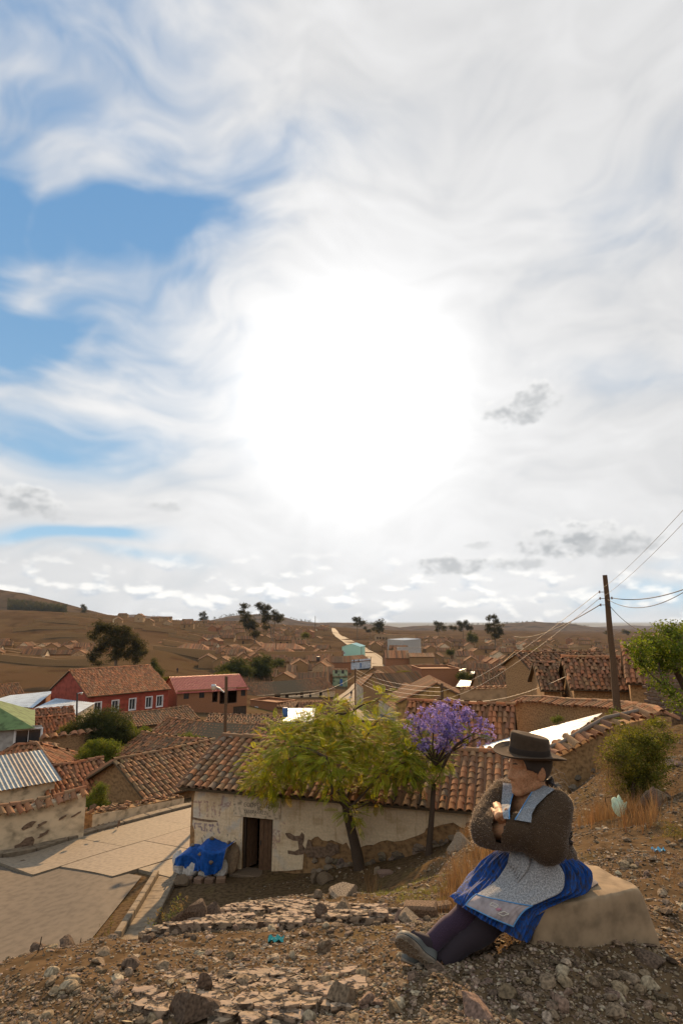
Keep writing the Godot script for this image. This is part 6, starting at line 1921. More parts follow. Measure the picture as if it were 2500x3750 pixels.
func town_trees() -> void:
	var gum := mesh_sprig(21, 16, 0.42, 0.07, 0.9)
	var bush := mesh_sprig(22, 18, 0.26, 0.10, 0.0)
	var dark := [Color(0.05, 0.06, 0.018), Color(0.07, 0.075, 0.02), Color(0.04, 0.05, 0.018)]
	# round and ragged bushes among the roofs on the left
	for q in [["large round dark green tree left of the lamp post", 370, 2745, 46, 0.25, [[330, 2665, 60, 50], [390, 2650, 70, 50], [430, 2680, 50, 50], [360, 2700, 80, 40], [300, 2690, 40, 40], [440, 2715, 40, 28]], 0, 0.3],
		["thin yellowish bush left of the large round dark tree", 245, 2735, 45, 0.05, [[240, 2690, 26, 30], [260, 2675, 20, 22], [225, 2710, 18, 22]], 1, 0.25],
		["loose bright green bush right of the large round tree", 500, 2740, 47, 0.06, [[495, 2700, 36, 24], [530, 2690, 22, 26], [470, 2665, 20, 20], [520, 2720, 30, 16]], 2, 0.25],
		["sprawling bright green bush in the yard below the round dark tree", 350, 2840, 39, 0.1, [[380, 2745, 50, 32], [330, 2780, 60, 40], [290, 2800, 50, 34], [380, 2790, 50, 40], [420, 2740, 26, 18], [340, 2730, 26, 14]], 2, 0.26],
		["low bright bush before the red tile roof", 240, 2850, 36, 0.05, [[225, 2825, 40, 20], [260, 2830, 24, 16], [200, 2835, 20, 12]], 2, 0.24],
		["small green bush beside the pale green roofed house", 95, 2800, 37, 0.05, [[80, 2780, 28, 18], [110, 2785, 20, 22], [20, 2790, 20, 9]], 2, 0.24],
		["flat green bush under the eave of the longest tile roof", 690, 2740, 50, 0.06, [[680, 2712, 34, 22], [720, 2718, 34, 16], [650, 2722, 22, 14], [740, 2728, 20, 10]], 2, 0.26],
		["broad dark domed tree behind the brick house", 860, 2480, 180, 0.3, [[835, 2455, 40, 22], [870, 2440, 40, 24], [890, 2460, 40, 22]], 0, 1.0],
		["tall dark domed tree right of the broad dome", 955, 2475, 195, 0.3, [[940, 2440, 34, 28], [970, 2430, 34, 28], [960, 2460, 40, 26]], 0, 1.0],
		["small domed tree right of the two dark domes", 1015, 2440, 230, 0.2, [[1015, 2428, 28, 14], [1000, 2434, 18, 10]], 0, 1.0],
		["bright topped round tree behind the lamp head", 825, 2500, 150, 0.2, [[815, 2482, 36, 18], [840, 2488, 26, 16]], 1, 0.8],
		["pointed dark conifer behind the red house", 567, 2490, 118, 0.15, [[563, 2430, 10, 14], [565, 2450, 18, 20], [575, 2470, 26, 22], [560, 2480, 26, 18]], 0, 0.5],
		["dark shrubs at the foot of the conifer", 640, 2510, 116, 0.1, [[610, 2490, 20, 8], [660, 2498, 34, 10], [710, 2500, 30, 8]], 1, 0.5],
		["dark bush right of the brick house", 1700, 2490, 110, 0.1, [[1690, 2478, 22, 16], [1720, 2482, 22, 14]], 0, 0.5],
		["leafy tree at the left end of the adobe houses", 1945, 2440, 70, 0.1, [[1942, 2405, 20, 20], [1925, 2425, 18, 16], [1960, 2395, 14, 14]], 1, 0.5],
		["flat grey bush on the plain behind the adobe houses", 2055, 2420, 130, 0.1, [[2050, 2405, 26, 12], [2075, 2408, 16, 10]], 0, 0.7],
		["hazy bush behind the leaning tree", 2335, 2400, 120, 0.1, [[2330, 2385, 24, 16], [2350, 2390, 20, 12]], 0, 0.7],
		["yellowish round tree on the left of the far town", 1118, 2340, 420, 0.2, [[1118, 2328, 16, 10]], 1, 1.6],
		["round dark bush in the middle of the right hand town", 1655, 2400, 300, 0.2, [[1648, 2390, 16, 10]], 0, 1.2],
		["green creeper on the dark tile roof", 1500, 2475, 140, 0.05, [[1490, 2467, 34, 6], [1530, 2470, 20, 5]], 1, 0.6],
		["two bluish trees before the gum trees on the right", 1730, 2355, 520, 0.3, [[1722, 2335, 14, 18], [1738, 2340, 12, 14]], 0, 2.0]]:
		var b := sp(q[1], q[2], q[3])
		b.y = broad_y(b.x, b.z)
		var cl := sc(q[5], q[3], 31, q[3] * 0.015)
		var top: Vector3 = cl[0][0]
		var pal: Array = [dark, [Color(0.11, 0.11, 0.02), Color(0.14, 0.12, 0.025), Color(0.08, 0.08, 0.02)], [Color(0.12, 0.15, 0.02), Color(0.09, 0.12, 0.02), Color(0.15, 0.16, 0.02)]][q[6]]
		plant("bush" if q[3] < 100 else "town_tree", q[0], "tree" if " tree" in q[0] or "conifer" in q[0] else "bush", [b, b.lerp(top, 0.4), b.lerp(top, 0.8)], q[4], cl, bush, M.leaf, {size = q[7], dens = 40.0, cols = pal, fork = 0.3})
	# gum trees
	for q in [["big gum tree on the bare field behind the red house", 427, 2483, 140, 0.45, [[370, 2290, 26, 20], [350, 2320, 22, 20], [395, 2300, 26, 20], [425, 2310, 30, 24], [460, 2310, 28, 22], [400, 2345, 36, 26], [445, 2350, 34, 26], [485, 2340, 28, 24], [510, 2365, 26, 24], [370, 2375, 26, 20], [345, 2400, 24, 20], [430, 2385, 34, 22], [480, 2390, 34, 22], [520, 2390, 18, 16], [410, 2410, 20, 14, 0.5], [500, 2415, 16, 14], [460, 2455, 14, 14, 0.6], [465, 2480, 10, 8, 0.5], [360, 2425, 16, 10]], 1.1, [[427, 2483], [424, 2440], [428, 2400], [425, 2350]]],
		["tall gum tree, leftmost of the three on the left skyline", 933, 2348, 400, 0.5, [[895, 2218, 16, 12], [885, 2240, 14, 14], [905, 2250, 16, 14], [915, 2270, 18, 16], [892, 2268, 14, 14], [925, 2290, 22, 16], [935, 2320, 20, 16], [905, 2290, 14, 12]], 2.4, [[933, 2348], [930, 2310], [905, 2270], [895, 2230]]],
		["forked gum tree in the middle of the left skyline three", 998, 2340, 410, 0.5, [[950, 2212, 14, 10], [962, 2225, 16, 12], [980, 2222, 14, 12], [968, 2245, 18, 14], [982, 2258, 16, 14], [968, 2270, 12, 12], [975, 2295, 14, 10]], 2.3, [[998, 2340], [990, 2300], [975, 2270], [966, 2235]]],
		["gum tree, rightmost of the three on the left skyline", 1000, 2345, 420, 0.4, [[1002, 2240, 10, 12], [1015, 2252, 14, 12], [1025, 2258, 14, 12], [1005, 2262, 12, 10], [1020, 2272, 10, 8]], 2.3, [[1000, 2345], [1002, 2310], [1008, 2275], [1012, 2255]]],
		["single gum tree left of the skyline three", 745, 2282, 760, 0.5, [[738, 2250, 9, 8], [748, 2246, 8, 8], [752, 2262, 10, 9], [738, 2265, 9, 8]], 2.8, [[745, 2282], [745, 2268], [744, 2255]]],
		["small tree on the crest of the bare left hill", 308, 2250, 1180, 0.6, [[305, 2220, 8, 9], [312, 2228, 8, 9], [307, 2238, 8, 8]], 3.0, [[308, 2250], [308, 2238], [307, 2225]]],
		["flat topped tree beside the far end of the town street", 1308, 2306, 700, 0.5, [[1300, 2265, 12, 8], [1312, 2270, 14, 10], [1322, 2280, 12, 9], [1302, 2285, 9, 6], [1333, 2278, 8, 7]], 3.0, [[1308, 2306], [1308, 2290], [1310, 2275]]],
		["dense round tree right of the far end of the town street", 1388, 2318, 640, 0.5, [[1382, 2285, 13, 14], [1394, 2282, 12, 14], [1388, 2302, 18, 12]], 3.0, [[1388, 2318], [1388, 2300], [1388, 2290]]],
		["small trees between the two at the end of the street", 1355, 2316, 680, 0.3, [[1336, 2300, 7, 6], [1352, 2308, 9, 5], [1366, 2304, 7, 8], [1346, 2310, 7, 5]], 2.2, [[1355, 2316], [1355, 2312], [1355, 2308]]],
		["pair of gum trees on the right skyline, left of the row", 1605, 2325, 700, 0.5, [[1596, 2282, 9, 8], [1604, 2296, 11, 10], [1612, 2284, 10, 9], [1622, 2298, 10, 10], [1600, 2306, 8, 8]], 2.9, [[1605, 2325], [1604, 2308], [1604, 2290]]],
		["row of gum trees in the middle of the right skyline", 1695, 2324, 690, 0.5, [[1652, 2296, 9, 8], [1664, 2300, 9, 8], [1680, 2280, 10, 9], [1692, 2290, 11, 10], [1704, 2278, 10, 9], [1712, 2294, 11, 10], [1722, 2300, 8, 9], [1684, 2302, 9, 8]], 2.8, [[1695, 2324], [1694, 2308], [1694, 2292]]],
		["tallest gum tree on the right skyline", 1812, 2350, 430, 0.5, [[1790, 2262, 10, 9], [1806, 2258, 12, 10], [1815, 2275, 14, 13], [1786, 2288, 12, 9], [1825, 2295, 14, 14], [1800, 2305, 22, 14], [1832, 2312, 12, 12], [1812, 2325, 18, 12]], 2.3, [[1812, 2350], [1810, 2325], [1808, 2295], [1806, 2268]]],
		["bushy tree low on the plain left of the power pole", 2235, 2330, 900, 0.4, [[2222, 2316, 9, 8], [2284, 2312, 8, 8], [2296, 2316, 8, 8]], 2.6, [[2250, 2330], [2250, 2325], [2250, 2320]]]]:
		var b := sp(q[1], q[2], q[3])
		b.y = minf(b.y, broad_y(b.x, b.z))
		var t := tp(q[7], q[3])
		t[0] = b
		plant("gum_tree", q[0], "tree", t, q[4], sc(q[5], q[3], 37, q[3] * 0.008), gum, M.leaf, {size = q[6], dens = 34.0, bark = M.bark_pale, cols = [Color(0.055, 0.05, 0.022), Color(0.075, 0.065, 0.025), Color(0.045, 0.042, 0.02)], fork = 0.4})
	# a plantation on the left hill and the specks of trees along the far crests, too many to count
	var r := RandomNumberGenerator.new()
	r.seed = 71
	var xf := []
	var cols := []
	for k in 1500:
		var sx := r.randf_range(30, 245)
		var b := sp(sx, lerpf(2190, 2214, (sx - 30) / 215) + 5.0 * nz_a.get_noise_2d(sx * 0.3, 2.0) + pow(r.randf(), 0.8) * lerpf(46, 30, (sx - 30) / 215), 1130 + r.randf_range(-20, 40))
		if r.randf() > 0.9 + nz_a.get_noise_2d(sx * 0.4, b.y * 0.2): continue
		xf.append(Transform3D(Basis(Vector3.UP, r.randf() * TAU).scaled(Vector3(5, 7, 5) * r.randf_range(0.7, 1.2)), b))
		cols.append(vary(Color(0.05, 0.05, 0.025), r, 0.3))
	many("plantation", gum, M.leaf, xf, cols, self, "dark band of planted trees on the left hill")
	xf = []
	cols = []
	for q in [[780, 910, 2262, 2244, 3300.0], [930, 1140, 2249, 2276, 3300.0], [1320, 1420, 2280, 2290, 3300.0], [1560, 1900, 2290, 2281, 3600.0], [1850, 1960, 2284, 2276, 3600.0], [2040, 2160, 2280, 2296, 3600.0], [560, 720, 2258, 2288, 4300.0]]:
		for k in 34:
			var f := r.randf()
			var b := sp(lerpf(q[0], q[1], f), lerpf(q[2], q[3], f) + r.randf_range(-3, 4), q[4] + 30)
			for e in 3:
				xf.append(Transform3D(Basis(Vector3.UP, r.randf() * TAU).scaled(Vector3(8, 10, 8) * r.randf_range(0.6, 1.3)), b + Vector3(r.randf_range(-5, 5), r.randf_range(-4, 8), 0)))
				cols.append(vary(Color(0.07, 0.07, 0.04), r, 0.3))
	many("crest_trees", gum, M.leaf, xf, cols, self, "specks of trees along the far crests")

func ground_cover() -> void:
	var r := RandomNumberGenerator.new()
	r.seed = 81
	var blade := mesh_blade(5)
	var xf := []
	var cols := []
	# tall dry grass behind the woman's knees and thin tufts elsewhere
	for q in [[1690, 3200, 60, 60, 5.6, 110, 0.30], [1780, 3100, 50, 60, 7.5, 90, 0.34], [1640, 3270, 40, 40, 5.2, 50, 0.18], [2200, 3000, 90, 30, 7.8, 160, 0.26], [2330, 3010, 60, 50, 6.8, 140, 0.3], [640, 3390, 120, 40, 6.6, 160, 0.12], [1350, 3150, 30, 20, 15.5, 50, 0.5], [2440, 3190, 60, 40, 4.4, 70, 0.09], [420, 3480, 200, 60, 4.2, 120, 0.05], [1720, 2980, 60, 50, 12.5, 90, 0.4]]:
		for k in q[5]:
			var d: float = q[4] * r.randf_range(0.9, 1.12)
			var p := sp(q[0] + r.randfn() * q[2] * 0.5, q[1], d)
			p = on(p.x, p.z + r.randfn() * q[3] * 0.004, -0.01)
			xf.append(Transform3D(Basis(Vector3.UP, r.randf() * TAU).scaled(Vector3(0.8, 1, 0.8) * q[6] * r.randf_range(0.5, 1.2)), p))
			cols.append(vary([Color(0.22, 0.13, 0.06), Color(0.16, 0.09, 0.045), Color(0.28, 0.18, 0.085)][r.randi() % 3], r, 0.2))
	many("dry_grass", blade, M.dry_leaf, xf, cols, self, "dry straw coloured grass on the slope")
	xf = []
	cols = []
	for k in 2600:
		var u := r.randf()
		var p := sp(lerpf(1270, 1720, u), 3300, lerpf(6.9, 5.6, u) + r.randfn() * 0.5)
		if nz_b.get_noise_2d(p.x * 1.3, p.z * 1.3) < 0.02: continue
		p = on(p.x, p.z, -0.005)
		xf.append(Transform3D(Basis(Vector3.UP, r.randf() * TAU).scaled(Vector3(0.09, 0.05, 0.09) * r.randf_range(0.5, 1.1)), p))
		cols.append(vary([Color(0.17, 0.19, 0.03), Color(0.25, 0.22, 0.06)][r.randi() % 2], r, 0.2))
	many("green_grass", blade, M.leaf, xf, cols, self, "thin patch of short green grass left of the woman")

# ---------------------------------------------------------------- stones, gravel, rubble
func half_plane(poly: Array, m: Vector2, n: Vector2) -> Array:
	# keep the part of the outline on the side n points away from
	var out := []
	for k in poly.size():
		var a: Vector2 = poly[k]
		var b: Vector2 = poly[(k + 1) % poly.size()]
		var da := (a - m).dot(n)
		var db := (b - m).dot(n)
		if da <= 0: out.append(a)
		if (da < 0 and db > 0) or (da > 0 and db < 0): out.append(a.lerp(b, da / (da - db)))
	return out

func bedrock(root: Node3D, o: Vector3, ux: Vector3, uz: Vector3, n: int, stretch: float, beds: Array, r: RandomNumberGenerator, tone: Color, thick: float, ragged: float) -> void:
	# broken beds of slate: irregular cells between cracks, standing at the heights of a few beds
	var w := ux.length()
	var h := uz.length()
	var pts := []
	var tries := 0
	var gap := sqrt(w / stretch * h / n) * 0.75
	while pts.size() < n and tries < n * 30:
		tries += 1
		var p := Vector2(r.randf() * w / stretch, r.randf() * h)
		var ok := true
		for q in pts:
			if q.distance_to(p) < gap * r.randf_range(0.6, 1.0): ok = false; break
		if ok: pts.append(p)
	for p in pts:
		var edge := Vector2((p.x * stretch / w - 0.5) * 2.0, (p.y / h - 0.5) * 2.0)
		var out := pow(absf(edge.x), 3.0) + pow(absf(edge.y), 3.0) + ragged * nz_b.get_noise_2d(p.x * 3.0 * stretch + o.x * 9, p.y * 3.0 + 5)
		if out > 0.86: continue
		var e := gap * 1.1
		var poly := [p + Vector2(-e, -e), p + Vector2(e, -e), p + Vector2(e, e), p + Vector2(-e, e)]
		for q in pts:
			if q == p or q.distance_to(p) > 0.6: continue
			var d: Vector2 = q - p
			poly = half_plane(poly, p + d * (0.5 - 0.0022 / d.length()), d)
		if poly.size() < 3: continue
		var g := PackedVector2Array()
		for k in poly.size():
			# the broken edge wanders between corners
			var a: Vector2 = poly[k]
			var b: Vector2 = poly[(k + 1) % poly.size()]
			g.append(Vector2((a.x - p.x) * stretch, -(a.y - p.y)))
			if a.distance_to(b) > 0.03:
				var m = a.lerp(b, r.randf_range(0.35, 0.65)) - p
				g.append(Vector2(m.x * stretch, -m.y) * r.randf_range(0.93, 0.99))
		var lvl: float = beds[clampi(int((nz_b.get_noise_2d(p.x * stretch * 1.6 + o.z, p.y * 2.4) * 0.9 + 0.5) * beds.size()), 0, beds.size() - 1)]
		var mb := MB.new()
		mb.col = vary(tone, r, 0.1)
		var lean := Basis(Vector3.RIGHT, r.randf_range(-0.02, 0.025)) * Basis(Vector3.BACK, r.randf_range(-0.02, 0.02))
		mb.poly(g, Transform3D(lean * Basis(Vector3(1, 0, 0), Vector3(0, 0, -1), Vector3(0, 1, 0)), Vector3.ZERO), thick)
		var at = o + ux.normalized() * (p.x * stretch) + uz.normalized() * p.y
		at.y = broad_y(at.x, at.z) + lvl + r.randf_range(-0.004, 0.004)
		part("slab", mb.mesh(), M.slate, root, at - root.position)

func outcrops() -> void:
	var r := RandomNumberGenerator.new()
	r.seed = 51
	var tone := Color(0.36, 0.265, 0.18)
	var a := on(-0.92, -3.3)
	var t := thing("bedrock_outcrop", "cracked flat bedrock plates breaking up at the bottom of the slope nearest the viewer", "rock", a)
	bedrock(t, a, Vector3(0.96, 0, 0.05), Vector3(0.04, 0, 0.66), 230, 1.8, [-0.01, 0.004, 0.008, 0.022, 0.026, 0.04], r, tone, 0.10, 0.7)
	var b := on(-1.95, -6.05)
	t = thing("bedrock_ledge", "long pale bedrock ledge running across the crest of the slope", "rock", b)
	bedrock(t, b, Vector3(1.9, 0, 0.72), Vector3(0.05, 0, 0.4), 170, 2.8, [0.0, 0.05, 0.06], r, tone, 0.14, 0.6)
	b = on(-1.65, -5.35)
	t = thing("bedrock_ledge", "lower pale bedrock ledge just in front of the long one", "rock", b)
	bedrock(t, b, Vector3(2.2, 0, 0.4), Vector3(0.05, 0, 0.5), 220, 2.8, [0.0, 0.02, 0.045, 0.05], r, tone, 0.12, 0.7)
	# single stones read from the picture: [label, sighting x, y, distance, size x, y, z, tone]
	for q in [["large dark angular boulder left of the near bedrock plates", 715, 3690, 2.72, 0.22, 0.13, 0.18, 0],
		["upright dark stone shard behind the large dark boulder", 745, 3605, 2.98, 0.08, 0.08, 0.05, 0],
		["rounded stone on the right of the near bedrock plates", 1250, 3660, 2.78, 0.16, 0.11, 0.13, 1],
		["pink grey stone cut off by the bottom edge", 1735, 3770, 2.5, 0.22, 0.055, 0.10, 2],
		["dark pointed stone at the left end of the ledges", 695, 3395, 5.2, 0.30, 0.24, 0.22, 0],
		["second dark stone beside the pointed one at the ledges", 775, 3395, 5.3, 0.22, 0.16, 0.2, 0],
		["flat pale slab lying on the crest", 1260, 3355, 5.6, 0.42, 0.12, 0.24, 3],
		["ragged brown stone in front of the flat pale slab", 1262, 3400, 4.9, 0.2, 0.17, 0.15, 1],
		["upright squared stone on the lower ledge", 1175, 3430, 4.75, 0.15, 0.13, 0.1, 0],
		["small squared stone left of the flat pale slab", 1165, 3368, 5.6, 0.1, 0.08, 0.08, 1],
		["pale bare boulder in the grass by the house footing", 1690, 3130, 10.4, 0.5, 0.36, 0.35, 3],
		["round stone left of the woman's shoes", 1495, 3395, 4.5, 0.17, 0.12, 0.14, 3],
		["reddish stone next to the round one", 1460, 3395, 4.55, 0.12, 0.10, 0.1, 2],
		["small reddish stone under the woman's stocking", 1530, 3400, 4.4, 0.08, 0.06, 0.06, 2],
		["red stone beside the woman's heel", 1705, 3548, 2.95, 0.055, 0.05, 0.045, 0],
		["dark flat slate at the right bottom", 2385, 3545, 2.9, 0.17, 0.05, 0.12, 0],
		["small dark stone below the slate at the right bottom", 2180, 3690, 2.62, 0.05, 0.045, 0.05, 1],
		["flat brown stone right of the shoes", 1600, 3590, 2.82, 0.1, 0.05, 0.07, 0],
		["pale flat stone low on the right", 2300, 3625, 2.75, 0.1, 0.05, 0.06, 3],
		["brown stone in the gravel at the centre left", 475, 3600, 3.15, 0.11, 0.06, 0.08, 0],
		["dark stone on the crest at the left", 240, 3520, 4.1, 0.16, 0.11, 0.12, 0],
		["squarish dark stone in the left gravel", 135, 3540, 3.8, 0.11, 0.08, 0.09, 0],
		["low dark stone above the gravel left of centre", 530, 3520, 3.9, 0.12, 0.06, 0.08, 0],
		["brown lump in the middle of the gravel", 1190, 3500, 3.75, 0.12, 0.09, 0.1, 1],
		["topmost purple stone of the pile by the big shrub", 2410, 2890, 8.4, 0.22, 0.14, 0.18, 2],
		["wide pinkish stone in the middle of the pile by the big shrub", 2415, 2925, 8.1, 0.36, 0.22, 0.26, 2],
		["grey stone low in the pile by the big shrub", 2400, 2965, 7.8, 0.34, 0.24, 0.26, 3],
		["pale right hand stone of the pile by the big shrub", 2430, 2975, 7.7, 0.2, 0.2, 0.2, 3],
		["split dark stone at the foot of the pile by the big shrub", 2375, 3010, 7.2, 0.26, 0.24, 0.2, 0],
		["leaning flat stone at the foot of the pile by the big shrub", 2405, 3015, 7.1, 0.14, 0.26, 0.14, 2],
		["dark corner stone left of the pile by the big shrub", 2365, 2945, 7.9, 0.24, 0.22, 0.2, 0],
		["flat purple stone on the upper right path", 2460, 2800, 9.6, 0.3, 0.12, 0.2, 2],
		["second flat stone on the upper right path", 2445, 2775, 10.2, 0.26, 0.1, 0.2, 3],
		["squared boulder in front of the house wall, left of two", 1152, 3220, 18.0, 0.42, 0.36, 0.34, 1],
		["squared boulder in front of the house wall, right of two", 1190, 3228, 17.8, 0.5, 0.34, 0.36, 1],
		["red brown stone by the house corner sacks", 665, 3180, 19.0, 0.7, 0.42, 0.5, 1],
		["pile stone on the left of the street mouth", 70, 3165, 22.4, 0.5, 0.2, 0.4, 0],
		["red brown stone right of the big tree's foot", 1405, 3190, 16.8, 0.5, 0.26, 0.3, 2],
		["pale stone beside the big tree's foot", 1380, 3165, 17.4, 0.3, 0.2, 0.24, 3]]:
		var p := sp(q[1], q[2], q[3])
		p.y = gy(p.x, p.z) + q[5] * 0.22
		var mb := MB.new()
		mb.col = [Color(0.17, 0.115, 0.075), Color(0.26, 0.185, 0.115), Color(0.30, 0.195, 0.14), Color(0.37, 0.28, 0.185)][q[7]]
		mb.rock(Transform3D(Basis(Vector3.UP, r.randf() * TAU), Vector3.ZERO).scaled_local(Vector3.ONE) * Transform3D(Basis().scaled(Vector3(q[4], q[5] * 1.1, q[6]) * 1.12), Vector3.ZERO), r, 11, 0.06, 2)
		solo("stone", q[0], "stone", mb.mesh(), M.stone, p)
	# squared adobe bricks left about
	for q in [["old adobe brick under the woman's knees", 1738, 3500, 3.05, 0.155, 0.11, 0.12, 0.15], ["adobe brick on edge in the green grass", 1540, 3375, 4.7, 0.24, 0.10, 0.12, -0.25], ["small pinkish brick in the grass beside the woman's knee", 1620, 3325, 5.0, 0.15, 0.08, 0.1, 0.2]]:
		var p := sp(q[1], q[2], q[3])
		p.y = gy(p.x, p.z) + q[5] * 0.4
		var mb := MB.new()
		mb.col = Color(0.26, 0.165, 0.1)
		mb.box(Vector3.ZERO, Vector3(q[4], q[5], q[6]), Basis(Vector3.UP, q[7]) * Basis(Vector3.BACK, 0.05), 0.014)
		for k in mb.v.size(): mb.v[k] += Vector3(nz_c.get_noise_3dv(mb.v[k] * 6), nz_c.get_noise_3dv(mb.v[k] * 6 + Vector3(9, 9, 9)), 0) * 0.012
		solo("adobe_brick", q[0], "brick", mb.mesh(), M.stone, p)

func gravel() -> void:
	var r := RandomNumberGenerator.new()
	r.seed = 52
	var chips := []
	for k in 4:
		var mb := MB.new()
		mb.rock(Transform3D(Basis().scaled(Vector3(1.15, [0.45, 0.7, 0.3, 0.55][k], 0.85)), Vector3.ZERO), r, 9, 0.0, 1)
		chips.append(mb.mesh())
	var pal := [Color(0.36, 0.265, 0.165), Color(0.28, 0.20, 0.12), Color(0.20, 0.142, 0.085), Color(0.50, 0.395, 0.27), Color(0.32, 0.215, 0.145), Color(0.15, 0.105, 0.065)]
	for k in 4:
		var xf := []
		var cols := []
		var n := 40000
		for q in n:
			var d := 2.2 + 9.0 * pow(r.randf(), 1.7)
			var az := r.randf_range(-0.62, 0.62)
			var x := tan(az) * d
			var dens := 0.55 + nz_a.get_noise_2d(x * 2.0 + 20, d * 2.0) * 0.7
			if r.randf() > dens: continue
			if d > 7.6 and x < 0.4: continue
			var p := on(x, -d)
			var s := 0.0055 + 0.014 * pow(r.randf(), 3.0) + (0.03 if r.randf() < 0.012 else 0.0)
			s *= 0.8 + d * 0.07
			xf.append(Transform3D((Basis(Vector3.UP, r.randf() * TAU) * Basis(Vector3.RIGHT, r.randf_range(-0.5, 0.5))).scaled(Vector3.ONE * s * 1.4), p + Vector3(0, s * 0.15, 0)))
			cols.append(vary(pal[r.randi() % 6], r, 0.25))
		many("gravel", chips[k], M.stone, xf, cols, self, "small angular stone chips covering the slope")
	var xf := []
	var cols := []
	for q in 9000:
		var f := r.randf()
		var d := lerpf(8.0, 19.5, f)
		var x := r.randf_range(-2.5, 8.5)
		if r.randf() > 0.35 + nz_a.get_noise_2d(x * 1.5, d * 1.5) + smoothstep(1.0, 5.0, x) * 0.3: continue
		var p := on(x, -d)
		var s := 0.015 + 0.05 * pow(r.randf(), 4.0)
		xf.append(Transform3D((Basis(Vector3.UP, r.randf() * TAU) * Basis(Vector3.RIGHT, r.randf_range(-0.5, 0.5))).scaled(Vector3.ONE * s * 1.4), p))
		cols.append(vary(pal[r.randi() % 6], r, 0.25))
	many("gravel", chips[1], M.stone, xf, cols, self, "stones scattered on the bank and the yard before the house")
	# loose stones of hand size, each its own
	var protos := []
	for k in 8:
		var mb := MB.new()
		mb.col = vary(pal[k % 6], r, 0.15)
		mb.rock(Transform3D(Basis().scaled(Vector3(1.2, r.randf_range(0.4, 0.8), 0.9)), Vector3.ZERO), r, 10, 0.03, 2)
		protos.append(mb.mesh())
	var zone := [["in the gravel at the left bottom", 40, 620, 3480, 3740, 3.3], ["in the gravel at the bottom centre", 800, 1600, 3480, 3740, 3.1], ["in the gravel at the right bottom", 1700, 2480, 3560, 3740, 2.8], ["among the bedrock ledges", 760, 1400, 3320, 3420, 5.4], ["on the slope right of the concrete block", 2150, 2500, 3050, 3350, 4.6], ["on the bank before the house footing", 1150, 1700, 3180, 3260, 14.0]]
	for z in zone.size():
		var q: Array = zone[z]
		var row := []
		for k in 15:
			var sx := r.randf_range(q[1], q[2])
			var sy := r.randf_range(q[3], q[4])
			var d: float = q[5]
			for it in 8:      # walk to where the sight line meets the slope
				var t := sp(sx, sy, d)
				var h := t.y - gy(t.x, t.z)
				d += clampf(h * 1.6, -0.6, 0.6)
			var p := sp(sx, sy, d)
			var s := r.randf_range(0.02, 0.052) * (1.0 + d * 0.06)
			p.y = gy(p.x, p.z) + s * 0.18
			var kind := ["flat brown", "angular brown", "dark", "pale", "reddish", "blackish", "thin pale", "blocky brown"][r.randi() % 8] as String
			var o := solo("loose_stone", kind, "stone", protos[["flat brown", "angular brown", "dark", "pale", "reddish", "blackish", "thin pale", "blocky brown"].find(kind)], M.stone, p, "loose stones " + q[0])
			o.rotation = Vector3(r.randf_range(-0.3, 0.3), r.randf() * TAU, r.randf_range(-0.3, 0.3))
			o.scale = Vector3.ONE * s * 1.5
			row.append(o)
		row.sort_custom(func(p, t): return p.position.x / -p.position.z < t.position.x / -t.position.z)
		for k in row.size(): row[k].set_meta("label", "%s loose stone, %s from the left %s" % [row[k].get_meta("label"), "first" if k == 0 else NTH[k], q[0]])

